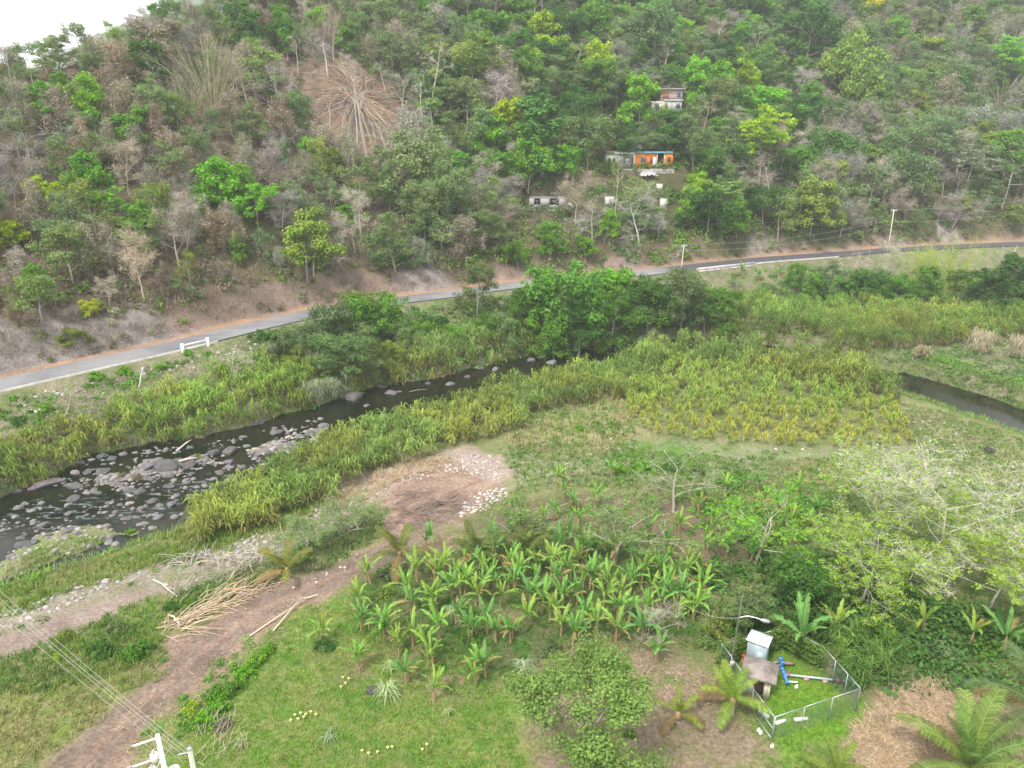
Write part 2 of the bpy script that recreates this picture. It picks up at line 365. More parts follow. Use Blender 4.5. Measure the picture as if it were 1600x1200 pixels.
k_n = (north | (~southern)).astype(float) * (dv > 0)
zmix(k_n * (~north), (.20, .17, .12), (.10, .14, .04))
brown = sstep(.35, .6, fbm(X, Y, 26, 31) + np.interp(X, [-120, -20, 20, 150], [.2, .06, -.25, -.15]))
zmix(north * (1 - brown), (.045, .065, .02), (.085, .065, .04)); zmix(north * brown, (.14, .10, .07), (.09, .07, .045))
zmix(north * (1 - sstep(1.5, np.interp(X, [-60, 0, 40], [5, 3.5, 2]), s + (fbm(X, Y, 8, 33) - .5) * 6)), (.20, .14, .11), (.25, .19, .16))
zmix(north * (1 - sstep(.3, 1.5, s + (fbm(X, Y, 3, 35) - .5) * 1.2)), (.34, .20, .12), (.26, .18, .12))
for (c, r, e) in rocks_cut:
    d = np.hypot(X - c[0], Y - c[1]) + (fbm(X, Y, 5, 36) - .5) * 8; zmix(north * (1 - sstep(r * .5, r, d)) * (s > .8), (.26, .225, .20), (.17, .145, .13))
d = np.hypot((X - BURN1[0]) / 1.0, (Y - BURN1[1]) / 1.3) + (fbm(X, Y, 8, 37) - .5) * 8
zmix(north * (1 - sstep(11, 20, d)), (.24, .17, .115), (.16, .12, .09)); zmix(north * (1 - sstep(1, 5, d)), (.16, .14, .13), (.12, .10, .09))
d = np.hypot(X - BURN2[0], Y - BURN2[1]) + (fbm(X, Y, 8, 38) - .5) * 6; zmix(north * (1 - sstep(5, 11, d)), (.24, .165, .12), (.16, .12, .09))
bk = sstep(-.5, -.1, -np.abs(dv - .4)) ; zmix((1 - sstep(0, 1.3, dv)) * (dv > -.2), (.10, .12, .05), (.20, .17, .14))
zmix((dv <= 0).astype(float), (.10, .09, .07), (.20, .18, .16))
for i in (0, 1): zmix(sstep(-.3, .6, sdist(X, Y, ISL[i])), (.13, .19, .04), (.24, .22, .14))
for i in (2, 3): zmix(sstep(-.6, .6, sdist(X, Y, ISL[i])), (.22, .20, .18), (.12, .11, .09))
ii, jj = np.meshgrid(np.arange(nx - 1), np.arange(ny - 1)); a = (jj * nx + ii).ravel()
fl = np.stack([a, a + 1, a + nx + 1, a + nx], 1).ravel()
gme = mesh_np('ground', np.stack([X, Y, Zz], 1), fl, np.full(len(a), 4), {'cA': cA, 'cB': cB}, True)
m, n, out = mat_new('ground_soil_and_grass')
A_ = N(n, 'ShaderNodeAttribute', attribute_name='cA'); B_ = N(n, 'ShaderNodeAttribute', attribute_name='cB')
f1 = noise(n, .55, 8, rough=.7); f2 = noise(n, 3.5, 6, rough=.75); f3 = noise(n, .12, 3)
c = mixc(n, A_.outputs['Color'], B_.outputs['Color'], ramp(n, f1, .40, .60))
g = N(n, 'ShaderNodeCombineColor'); mm = N(n, 'ShaderNodeMath', operation='MULTIPLY')
n.links.new(ramp(n, f2, .3, .7, .5, 1.45), mm.inputs[0]); n.links.new(ramp(n, f3, .3, .7, .82, 1.18), mm.inputs[1])
for i in range(3): n.links.new(mm.outputs[0], g.inputs[i])
c = mixc(n, c, g.outputs[0], 1.0, 'MULTIPLY')
b = N(n, 'ShaderNodeBsdfPrincipled', Roughness=.95); b.inputs['Specular IOR Level'].default_value = .15; n.links.new(c, b.inputs['Base Color'])
bp = N(n, 'ShaderNodeBump', Strength=.8, Distance=.25); n.links.new(f2, bp.inputs['Height']); n.links.new(bp.outputs[0], b.inputs['Normal'])
n.links.new(b.outputs[0], out.inputs[0])
kindof(put('ground', gme, m), 'structure')

# ------------------------------------------------------------------ water
wxs = axis([(-170, 1.5), (-100, .8), (0, 1.2), (200, 2.5)]); wys = axis([(40, 1), (100, .8), (160, 1.5)])
WX, WY = np.meshgrid(wxs, wys); Xw = WX.ravel(); Yw = WY.ravel()
dvw = sdist(Xw, Yw, RIV); rap = np.zeros(len(Xw))
rapz = [poly(q, WATER) for q in ([(0, 800), (60, 775), (150, 775), (230, 765), (330, 740), (400, 715), (440, 690), (430, 720), (360, 765), (290, 800), (200, 812), (100, 825), (0, 840)], )]
for q in rapz: rap = np.maximum(rap, sstep(-2, 3, sdist(Xw, Yw, q)))
i2, j2 = np.meshgrid(np.arange(len(wxs) - 1), np.arange(len(wys) - 1)); a = (j2 * len(wxs) + i2).ravel()
keep = np.max(np.stack([dvw[a], dvw[a + 1], dvw[a + len(wxs)], dvw[a + len(wxs) + 1]]), 0) > -4.0; a = a[keep]
wz = WATER + rap * (fbm(Xw, Yw, 1.6, 41, 3) - .5) * .22
wme = mesh_np('river_water', np.stack([Xw, Yw, wz], 1), np.stack([a, a + 1, a + len(wxs) + 1, a + len(wxs)], 1).ravel(), np.full(len(a), 4), {'rapid': rap}, True)
m, n, out = mat_new('river_water')
tc_ = n.nodes.new('ShaderNodeTexCoord'); mp = n.nodes.new('ShaderNodeMapping'); mp.inputs['Rotation'].default_value = (0, 0, R(-22)); mp.inputs['Scale'].default_value = (.5, 1.3, 1)
n.links.new(tc_.outputs['Object'], mp.inputs['Vector'])
fw = noise(n, 1.1, 7, vec=mp.outputs[0], rough=.65); ra = N(n, 'ShaderNodeAttribute', attribute_name='rapid')
fo = N(n, 'ShaderNodeMath', operation='MULTIPLY'); n.links.new(ramp(n, fw, .54, .70), fo.inputs[0]); n.links.new(ra.outputs['Fac'], fo.inputs[1])
cc = mixc(n, (.007, .010, .005), (.020, .020, .011), ramp(n, noise(n, .15, 4), .4, .65))
cc = mixc(n, cc, (.20, .235, .27), fo.outputs[0])
b = N(n, 'ShaderNodeBsdfPrincipled', Roughness=.12, IOR=1.33); n.links.new(cc, b.inputs['Base Color'])
rr = ramp(n, fo.outputs[0], 0, 1, .1, .7); n.links.new(rr, b.inputs['Roughness'])
bp = N(n, 'ShaderNodeBump', Strength=.16, Distance=.10); n.links.new(fw, bp.inputs['Height']); n.links.new(bp.outputs[0], b.inputs['Normal'])
n.links.new(b.outputs[0], out.inputs[0])
kindof(put('river', wme, m), 'structure')

# ------------------------------------------------------------------ road
def resample(P, step):
    d = np.concatenate([[0], np.cumsum(np.linalg.norm(np.diff(P, axis=0), axis=1))]); t = np.arange(0, d[-1], step)
    # smooth the corners
    Q = np.stack([np.interp(t, d, P[:, k]) for k in range(3)], 1)
    for _ in range(6): Q[1:-1] = (Q[:-2] + Q[1:-1] * 2 + Q[2:]) / 4
    return Q
RC = resample(RP, 2.0); T = np.gradient(RC, axis=0); T[:, 2] = 0; T /= np.linalg.norm(T, axis=1)[:, None]; RN = np.stack([-T[:, 1], T[:, 0], T[:, 2] * 0], 1)
def ribbon(name, offs, dz, mat, i0=0, i1=None, parent=None, attrs=None):
    Q = RC[i0:i1]; Nn = RN[i0:i1]; V = np.concatenate([Q + Nn * o + np.array([0, 0, z]) for o, z in zip(offs, dz)]); k = len(Q); F_ = []
    for j in range(len(offs) - 1):
        for i in range(k - 1): F_ += [(j + 1) * k + i, (j + 1) * k + i + 1, j * k + i + 1, j * k + i][::-1]
    me = mesh_np(name, V, F_, np.full(len(F_) // 4, 4)); return put(name, me, mat, parent)
m, n, out = mat_new('asphalt')
c = mixc(n, (.18, .178, .182), (.12, .12, .125), ramp(n, noise(n, .12, 5), .42, .6))
# patched, darker resurfaced stretch to the right
sx = N(n, 'ShaderNodeSeparateXYZ'); tcr = n.nodes.new('ShaderNodeTexCoord'); n.links.new(tcr.outputs['Object'], sx.inputs[0])
mp = n.nodes.new('ShaderNodeMapping'); mp.inputs['Rotation'].default_value = (0, 0, R(-28)); mp.inputs['Scale'].default_value = (.08, 1.2, 1); n.links.new(tcr.outputs['Object'], mp.inputs['Vector'])
c = mixc(n, c, (.30, .28, .26), ramp(n, noise(n, 1, 5, vec=mp.outputs[0]), .48, .72, 0, .45))
c = mixc(n, c, (.05, .05, .057), ramp(n, sx.outputs['X'], 36.5, 38.5, 0, .93))
b = N(n, 'ShaderNodeBsdfPrincipled', Roughness=.85); n.links.new(c, b.inputs['Base Color']); n.links.new(b.outputs[0], out.inputs[0])
kindof(ribbon('road', [-2.95, 0, 2.95], [.05, .09, .05], m), 'structure')
_kx = np.array([proj(q)[0] if (q - CAM) @ FW > 1 else -1e4 for q in RC]); _km = plain('kerb_concrete', (.34, .32, .29), .9, 1, .35)
for a, b in ((-200, 360), (1070, 1310)):
    ids = np.nonzero((_kx > a) & (_kx < b) & (RC[:, 1] > 60))[0]; kindof(ribbon('road_kerb', [-3.25, -3.25, -3.0, -3.0], [-.5, .16, .16, .0], _km, int(ids.min()), int(ids.max())), 'structure')


# ------------------------------------------------------------------ far hill beyond the ridge
fx = np.linspace(-1300, -150, 150); fy = np.linspace(1060, 1370, 60); FX, FY = np.meshgrid(fx, fy); Xf = FX.ravel(); Yf = FY.ravel()
hf = np.interp(Xf, [-1300, -760, -672, -590, -486, -400, -150], [-40, 40, 120, 168, 212, 235, 240]) * np.clip(1 - np.abs(Yf - 1215) / 260, 0, 1) ** .7 + (fbm(Xf, Yf, 120, 51) - .5) * 30 + (fbm(Xf, Yf, 16, 52) - .5) * 22
i2, j2 = np.meshgrid(np.arange(149), np.arange(59)); a = (j2 * 150 + i2).ravel()
fme = mesh_np('distant_hill', np.stack([Xf, Yf, hf], 1), np.stack([a, a + 1, a + 151, a + 150], 1).ravel(), np.full(len(a), 4), None, False)
kindof(put('distant_hill', fme, plain('distant_forest', (.07, .10, .045), .95, .03, .4)), 'structure')

# ------------------------------------------------------------------ air
hm, n, out = mat_new('haze'); pv = N(n, 'ShaderNodeVolumePrincipled', Density=HAZE); pv.inputs['Color'].default_value = (.93, .96, 1, 1); n.links.new(pv.outputs[0], out.inputs['Volume'])
hb = MB(); hb.box((0, 500, 145), (3000, 1800, 302)); kindof(put('haze', hb.mesh('haze'), hm), 'stuff')

# ------------------------------------------------------------------ trees
GREENS = {'mid green': (.105, .23, .025), 'bright green': (.15, .34, .02), 'dark green': (.045, .12, .02), 'deep green': (.065, .16, .025), 'yellow green': (.26, .38, .02),
          'grey green': (.14, .21, .07), 'olive green': (.18, .25, .04), 'brownish': (.20, .17, .115), 'pale grey': (.24, .23, .16), 'yellow': (.42, .42, .03), 'light green': (.15, .25, .06)}
BARKS = {'pale': (.38, .34, .28), 'grey': (.27, .24, .20), 'brown': (.20, .15, .11)}
def curve(p, d, L, n, wob, droop, rg):
    pts = [p]; d = d / np.linalg.norm(d)
    for i in range(n):
        d = d + rg.normal(size=3) * wob + np.array([0, 0, droop]); d /= np.linalg.norm(d); p = p + d * L / n; pts.append(p)
    return np.array(pts), d
def skeleton(seed, h, tf=.45, spread=.42, limbs=7, subs=4, twigs=3, up=.55, wob=.16, lean=.06, r0=None, droop=.02):
    """trunk, limbs, branches and twigs as curves; tips carry the foliage"""
    rg = np.random.default_rng(seed); r0 = r0 or h * .014; st = {'trunk': [], 'limb': [], 'sub': [], 'twig': []}; tips = []
    tr, d = curve(np.zeros(3), np.array([rg.normal() * lean, rg.normal() * lean, 1]), h * (.72), 7, wob * .35, .06, rg)
    tr[0, 2] -= .8
    rt = r0 * np.linspace(1.15, .35, len(tr)); st['trunk'].append((tr, rt))
    a0 = rg.random() * 6.28
    for i in range(limbs):
        f = tf + (1 - tf) * (i / max(1, limbs - 1)) ** .9 if limbs > 1 else 1
        k = f * (len(tr) - 1); i0 = min(int(k), len(tr) - 2); p = tr[i0] + (tr[i0 + 1] - tr[i0]) * (k - i0)
        a = a0 + i * 2.4 + rg.normal() * .3; el = up + rg.normal() * .15 + f * .35
        dd = np.array([math.cos(a) * math.cos(el), math.sin(a) * math.cos(el), math.sin(el)])
        L = h * spread * (1.15 - .45 * f) * rg.uniform(.8, 1.15)
        lp, ld = curve(p, dd, L, 5, wob, droop, rg); rl = r0 * .42 * (1.1 - .5 * f) * np.linspace(1, .35, len(lp)); st['limb'].append((lp, rl))
        for j in range(subs):
            g = rg.uniform(.35, 1); q = lp[min(int(g * 5), 5)]
            sd_ = ld * .7 + rg.normal(size=3) * .55; sd_[2] = abs(sd_[2]) * .7 + .05
            sp, sdd = curve(q, sd_, L * rg.uniform(.3, .55), 4, wob * 1.3, droop, rg); st['sub'].append((sp, r0 * .14 * np.linspace(1, .4, len(sp)))); tips.append(sp[-1])
            for t in range(twigs):
                q2 = sp[rg.integers(1, 5)]; td = sdd * .6 + rg.normal(size=3) * .6; td[2] = td[2] * .7 + .2
                tp, _ = curve(q2, td, L * rg.uniform(.14, .3), 2, wob, droop, rg); st['twig'].append((tp, r0 * .06 * np.linspace(1, .5, len(tp)))); tips.append(tp[-1])
    return st, np.array(tips)
def tubes(sets, nseg):
    mb = MB()
    for (pts, r), k in sets: mb.tube(pts, np.maximum(r, .012), k, cap=False)
    return mb
def crown_mesh(name, tips, rc, per, leaf, seed, flat=.7, centre=None, upb=.5, hang=0.0, aspect=1.6):
    rg = np.random.default_rng(seed); n = len(tips) * per; ti = np.repeat(np.arange(len(tips)), per)
    off = rg.normal(size=(n, 3)); off /= np.linalg.norm(off, axis=1)[:, None]; off *= (rg.random((n, 1)) ** .45)
    off[:, 2] *= flat
    rad = rc * rg.uniform(.6, 1.25, len(tips))[ti][:, None]
    C = tips[ti] + off * rad
    if hang: C[:, 2] -= hang * rg.random(n) ** 1.5
    Nn = off * 1.0 + rg.normal(size=(n, 3)) * .45; Nn[:, 2] += upb
    size = leaf * rg.uniform(.6, 1.3, n)
    cv = rg.random(len(tips)); var = .45 * cv[ti] + .55 * rg.random(n)
    return quad_mesh(name, quads(C, Nn, size, aspect, rg), {'var': np.repeat(var, 4)})
def twig_fuzz(name, tips, L, per, seed, wd=.03, up=.4, hang=False):
    """fine bare twigs: narrow ribbons that fan out from the branch ends"""
    rg = np.random.default_rng(seed); n = len(tips) * per; P = np.repeat(tips, per, 0) + rg.normal(size=(n, 3)) * L * .2
    D = rg.normal(size=(n, 3)); D[:, 2] = D[:, 2] * .6 + up; D /= np.linalg.norm(D, axis=1)[:, None]
    if hang: D = rg.normal(size=(n, 3)) * .25; D[:, 2] -= 1
    ln = L * rg.uniform(.5, 1.2, n)[:, None]; W_ = np.cross(D, rg.normal(size=(n, 3))); W_ /= np.linalg.norm(W_, axis=1)[:, None]
    E = P + D * ln; V = np.stack([P - W_ * wd * .5, P + W_ * wd * .5, E], 1).reshape(-1, 3)
    return V, n
PROTO = {}
def make_proto(key, seeds, leaf=None, fuzz=None, **kw):
    L = []
    for sd_ in seeds:
        st, tips = skeleton(sd_, 10.0, **kw)
        tm = tubes([(c, 6) for c in st['trunk']] + [(c, 5) for c in st['limb']], 5).mesh('trunk', True)
        if leaf:
            if not fuzz: tm = tubes([(c, 6) for c in st['trunk']] + [(c, 5) for c in st['limb']] + [(c, 3) for c in st['sub']], 5).mesh('trunk', True)
            br = None
            cr = crown_mesh('crown', tips, seed=sd_, **leaf)
        else: br = None; cr = None
        if fuzz:
            mb = tubes([(c, 4) for c in st['sub']] + [(c, 3) for c in st['twig']], 3)
            V, n_ = twig_fuzz('t', tips, fuzz[0], fuzz[1], sd_, fuzz[2])
            mb.add(V, [(3 * i, 3 * i + 1, 3 * i + 2) for i in range(n_)]); br = mb.mesh('branches')
        top = float(tips[:, 2].max()) + (.35 if leaf else .1)
        L.append((tm, br, cr, top))
    PROTO[key] = L
make_proto('broad', range(1, 8), leaf=dict(rc=1.05, per=46, leaf=.23), tf=.18, spread=.40, limbs=11, subs=4, twigs=2)
make_proto('round', range(11, 15), leaf=dict(rc=.95, per=44, leaf=.20, flat=.85), tf=.1, spread=.42, limbs=12, subs=4, twigs=2, up=.35)
make_proto('narrow', range(21, 24), leaf=dict(rc=.8, per=48, leaf=.20, flat=.9), tf=.08, spread=.2, limbs=12, subs=3, twigs=2, up=.5)
make_proto('umbrella', range(31, 35), leaf=dict(rc=.95, per=40, leaf=.18, flat=.32, upb=1.0), tf=.45, spread=.6, limbs=8, subs=5, twigs=2, up=.12, wob=.12)
make_proto('airy', range(41, 46), leaf=dict(rc=1.0, per=22, leaf=.18, flat=.7), fuzz=(.9, 4, .035), tf=.2, spread=.45, limbs=7, subs=4, twigs=3)
make_proto('feathery', range(51, 54), leaf=dict(rc=1.05, per=62, leaf=.19, flat=.6, aspect=2.6), tf=.12, spread=.42, limbs=9, subs=4, twigs=2, up=.4)
make_proto('bare', range(61, 68), fuzz=(1.1, 12, .045), tf=.22, spread=.46, limbs=9, subs=4, twigs=4, wob=.2, r0=.15)
make_proto('barewide', range(71, 74), fuzz=(.9, 7, .04), tf=.25, spread=.6, limbs=7, subs=5, twigs=4, wob=.24, r0=.16, up=.3)
make_proto('spindly', range(81, 85), fuzz=(.6, 4, .03), tf=.6, spread=.22, limbs=5, subs=3, twigs=2, r0=.11, lean=.12)
make_proto('vine', range(91, 96), leaf=dict(rc=1.0, per=44, leaf=.18, flat=.9, hang=2.6, aspect=2.6, upb=.1), fuzz=(1.0, 5, .035), tf=.15, spread=.36, limbs=9, subs=4, twigs=2)
NAMEK = {'broad': 'broadleaf_tree', 'round': 'broadleaf_tree', 'narrow': 'broadleaf_tree', 'umbrella': 'broadleaf_tree', 'airy': 'sparse_tree', 'feathery': 'feathery_tree',
         'bare': 'bare_tree', 'barewide': 'bare_tree', 'spindly': 'bare_tree', 'vine': 'vine_draped_tree'}
WORDK = {'broad': 'leafy tree', 'round': 'round bushy tree', 'narrow': 'narrow upright tree', 'umbrella': 'flat topped spreading tree', 'airy': 'thinly leaved tree', 'feathery': 'feathery tree',
         'bare': 'leafless twiggy tree', 'barewide': 'leafless wide spreading tree', 'spindly': 'slender bare trunked tree', 'vine': 'vine draped tree'}
def jit(c, k=.18):
    s_ = 1 + random.uniform(-k, k); return (c[0] * s_ * (1 + random.uniform(-.12, .12)), c[1] * s_, c[2] * s_ * (1 + random.uniform(-.15, .15)))
def tree(kind, p, h, colour='mid green', bark='grey', where='', lean=None, wide=1.0, label=None, group=None):
    tm, br, cr, top = random.choice(PROTO[kind]); s_ = h / top
    bare = cr is None
    lab = label or f"{(bark if bark != 'pale' else 'pale') if bare else colour} {WORDK[kind]} {where}"
    t = thing(NAMEK[kind], lab, 'tree', tuple(p), group=group, auto=label is None, scale=(s_ * wide, s_ * wide, s_),
              rot=(lean[0] if lean else random.uniform(-.05, .05), lean[1] if lean else random.uniform(-.05, .05), random.uniform(0, 6.28)) if not lean else None)
    if lean:
        t.rotation_mode = 'XYZ'; Mx = Matrix.Rotation(lean[0], 3, 'X') @ Matrix.Rotation(lean[1], 3, 'Y') @ Matrix.Rotation(random.uniform(0, 6.28), 3, 'Z'); t.rotation_euler = Mx.to_euler()
    bc = jit(BARKS[bark], .12)
    put('trunk', tm, M['bark'], t, color=bc)
    if br is not None: put('branches', br, M['bark'], t, color=bc)
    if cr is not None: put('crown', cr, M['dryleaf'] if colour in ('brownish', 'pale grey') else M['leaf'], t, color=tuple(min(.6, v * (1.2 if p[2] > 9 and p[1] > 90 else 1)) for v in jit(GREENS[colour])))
    t['h'] = h; return t
def height_for(p, top):
    lo, hi = .3, 60
    for _ in range(30):
        m_ = (lo + hi) / 2
        if proj(p + np.array([0, 0, m_]))[1] > top: lo = m_
        else: hi = m_
    return lo

def where_hill(px, py):
    if py < 100 and px < 420: return 'on the ridge below the white sky'
    if 440 <= px < 690 and py < 260: return 'at the burnt fallen bamboo patch'
    if 240 <= px < 440 and py < 270: return 'beside the arching dry bamboo clump'
    if px < 240: return 'low on the left slope above the road' if py > 330 else 'on the far left slope'
    if px < 440: return 'on the slope below the arching dry bamboo' if py < 380 else 'just above the road on the left'
    if px < 690: return 'on the slope below the burnt bamboo patch' if py < 380 else 'on the bank above the road bend'
    if px < 900: return ('on the slope left of the orange house' if 170 < py < 330 else 'above and left of the orange house' if py <= 170 else 'below the grey block house by the road')
    if px < 1120: return ('high above the pink and white house' if py < 120 else 'between the pink house and the orange house' if py < 235 else 'around the orange house' if py < 300 else 'between the orange house and the road')
    if px < 1340: return ('at the top of the slope right of the houses' if py < 120 else 'on the slope right of the orange house' if py < 290 else 'just above the dark road stretch')
    return ('at the upper right corner of the forest' if py < 130 else 'on the far right slope' if py < 290 else 'above the road behind the tall utility pole')
placed = []
CLEAR = [(940, 222, 1058, 266, 203), (1024, 136, 1068, 166, 228), (834, 300, 876, 322, 182), (955, 262, 1040, 268, 196)]
def blocks(p, h, halfw):
    """would a thing of this height hide a house?"""
    x0, y0, dep = proj(p); _, y1, _ = proj(p + np.array([0, 0, h])); wpx = halfw * F / dep
    for a, b_, c_, d_, D in CLEAR:
        if dep < D + 4 and x0 + wpx > a and x0 - wpx < c_ and y1 < d_ and y0 > b_: return True
    return False
FEAT = [  # kind, base x, base y, top y, colour, bark, width
 ('round', 350, 345, 245, 'bright green', 'grey', 1.1), ('umbrella', 405, 372, 285, 'bright green', 'grey', .8), ('umbrella', 180, 352, 290, 'bright green', 'grey', .8), ('broad', 78, 345, 275, 'yellow green', 'grey', 1),
 ('broad', 30, 395, 335, 'yellow green', 'grey', 1), ('airy', 65, 500, 425, 'light green', 'pale', 1.2), ('round', 140, 498, 468, 'yellow', 'grey', 1.3), ('round', 122, 548, 512, 'olive green', 'grey', 1.3),
 ('broad', 150, 205, 112, 'bright green', 'grey', 1), ('broad', 105, 170, 110, 'mid green', 'grey', 1.1), ('barewide', 55, 275, 165, 'x', 'grey', 1.2), ('bare', 25, 330, 230, 'x', 'grey', 1), ('round', 545, 350, 318, 'bright green', 'grey', 1.4),
 ('umbrella', 745, 172, 50, 'olive green', 'pale', 1.0), ('umbrella', 712, 165, 62, 'olive green', 'pale', .8), ('round', 705, 175, 95, 'dark green', 'grey', 1), ('round', 655, 330, 200, 'grey green', 'grey', 1.0), ('feathery', 700, 372, 232, 'grey green', 'grey', .9),
 ('feathery', 610, 330, 250, 'grey green', 'grey', 1.1), ('broad', 798, 240, 152, 'yellow green', 'grey', 1), ('broad', 825, 300, 196, 'bright green', 'grey', .9), ('narrow', 848, 275, 152, 'deep green', 'grey', 1.5), ('broad', 876, 228, 190, 'yellow green', 'grey', 1),
 ('broad', 886, 285, 226, 'bright green', 'grey', 1), ('round', 918, 262, 178, 'grey green', 'grey', 1.15), ('broad', 935, 160, 60, 'yellow green', 'pale', .9), ('round', 1018, 120, 5, 'grey green', 'grey', .9), ('broad', 1000, 205, 112, 'bright green', 'grey', .9),
 ('broad', 1092, 175, 86, 'bright green', 'grey', .9), ('broad', 1130, 180, 92, 'bright green', 'grey', .9), ('broad', 1168, 180, 92, 'yellow green', 'grey', .8), ('feathery', 1082, 272, 148, 'grey green', 'pale', .9), ('umbrella', 1185, 290, 162, 'yellow green', 'grey', .85),
 ('umbrella', 1200, 275, 200, 'light green', 'grey', .8), ('broad', 1240, 240, 165, 'mid green', 'grey', 1), ('round', 1255, 130, 0, 'deep green', 'grey', .95), ('round', 1300, 190, 45, 'olive green', 'grey', .75), ('broad', 1345, 60, -15, 'yellow', 'grey', .9),
 ('umbrella', 1478, 115, 38, 'light green', 'grey', .8), ('umbrella', 1560, 140, 55, 'bright green', 'grey', .9), ('airy', 1400, 180, 105, 'light green', 'pale', 1.1), ('feathery', 1395, 320, 175, 'grey green', 'pale', .9), ('umbrella', 1492, 310, 205, 'pale grey', 'grey', .9),
 ('umbrella', 1565, 325, 215, 'grey green', 'pale', .9), ('umbrella', 1440, 300, 205, 'grey green', 'pale', .9), ('spindly', 575, 255, 100, 'x', 'pale', 1), ('spindly', 560, 240, 110, 'x', 'pale', .8), ('spindly', 655, 215, 110, 'x', 'pale', .9), ('spindly', 672, 190, 60, 'x', 'pale', 1),
 ('barewide', 811, 185, 92, 'x', 'pale', .6), ('barewide', 756, 335, 238, 'x', 'pale', 1.1), ('barewide', 998, 385, 290, 'x', 'pale', 1.2), ('airy', 1000, 345, 275, 'light green', 'pale', 1.2), ('barewide', 925, 385, 312, 'x', 'pale', 1.1), ('spindly', 960, 350, 245, 'x', 'pale', .6),
 ('bare', 280, 415, 305, 'x', 'pale', 1), ('bare', 225, 470, 350, 'x', 'pale', .8), ('barewide', 440, 190, 80, 'x', 'pale', .8), ('spindly', 395, 190, 85, 'x', 'pale', .9), ('barewide', 1330, 210, 168, 'x', 'pale', 1), ('bare', 1480, 150, 80, 'x', 'pale', .6),
 ('round', 265, 120, 30, 'brownish', 'brown', 1.3), ('round', 240, 140, 60, 'deep green', 'grey', 1.1), ('broad', 450, 95, 10, 'mid green', 'grey', 1), ('broad', 385, 90, 0, 'deep green', 'grey', 1), ('broad', 420, 165, 75, 'light green', 'grey', 1),
 ('broad', 830, 150, 70, 'mid green', 'grey', 1), ('broad', 770, 110, 15, 'mid green', 'grey', 1), ('broad', 860, 405, 345, 'mid green', 'grey', 1), ('broad', 915, 410, 365, 'bright green', 'grey', 1.1), ('broad', 1085, 350, 290, 'bright green', 'grey', 1), ('round', 810, 420, 375, 'mid green', 'grey', 1.2),
 ('broad', 1150, 370, 305, 'mid green', 'grey', 1), ('broad', 1265, 370, 275, 'olive green', 'grey', 1.1), ('airy', 1215, 375, 300, 'light green', 'pale', 1.1), ('broad', 480, 440, 330, 'olive green', 'grey', 1.1), ('barewide', 555, 400, 330, 'x', 'pale', 1), ('bare', 490, 430, 360, 'x', 'grey', 1.3)]
for (k, bx, by, ty, c_, bk_, wd_) in FEAT:
    p = G(bx, by)
    if p is None: print('no ground', bx, by); continue
    h = height_for(p, ty); lean = (random.uniform(-.04, .04), (.10 if bx > 1250 else -.03) + random.uniform(-.05, .05))
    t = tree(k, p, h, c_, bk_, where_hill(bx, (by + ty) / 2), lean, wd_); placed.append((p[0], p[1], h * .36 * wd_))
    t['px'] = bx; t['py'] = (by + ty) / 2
# the rest of the forest: random stand with the mixture each part of the slope has
cand = []
for k in range(34000):
    x = rng.uniform(-210, 250); y = rng.uniform(85, 345); cand.append((x, y))
cand = np.array(cand); dr_, _, sd_ = seg_dist(cand[:, 0], cand[:, 1], road2); ok = (sd_ > 0) & (dr_ > np.interp(cand[:, 0], [0, 30], [8.5, 6.8])); cand = cand[ok]; drc = dr_[ok]
zc = H(cand[:, 0], cand[:, 1]); P3 = np.column_stack([cand, zc]); q = P3 - CAM; dep = q @ FW; PX = 800 + F * q[:, 0] / dep; PY = 600 - F * (q @ UP) / dep
ok = (PX > -70) & (PX < 1690) & (PY > -60) & (dep > 0)
P3 = P3[ok]; PX = PX[ok]; PY = PY[ok]; drc = drc[ok]
def hidden(p, h=7.0):
    a = CAM; b_ = np.array([p[0], p[1], p[2] + h]); t_ = np.linspace(.5, .985, 40); L = a + (b_ - a) * t_[:, None]; return bool(np.any(H(L[:, 0], L[:, 1]) > L[:, 2] + 1.0))
cells = {}
def near(x, y, r):
    ci, cj = int(x // 8), int(y // 8)
    for i in (-1, 0, 1):
        for j in (-1, 0, 1):
            for (a, b_, c_) in cells.get((ci + i, cj + j), ()):
                if (a - x) ** 2 + (b_ - y) ** 2 < max(r, c_) ** 2: return True
    return False
for (a, b_, c_) in placed: cells.setdefault((int(a // 8), int(b_ // 8)), []).append((a, b_, min(c_, 4.0)))
LIM = {'broadleaf_tree': 285, 'bare_tree': 280, 'vine_draped_tree': 280, 'sparse_tree': 270, 'feathery_tree': 270}
cnt = {}
for o in col.objects:
    if o.type == 'EMPTY': cnt[o.name.split('.')[0]] = cnt.get(o.name.split('.')[0], 0) + 1
total = 0
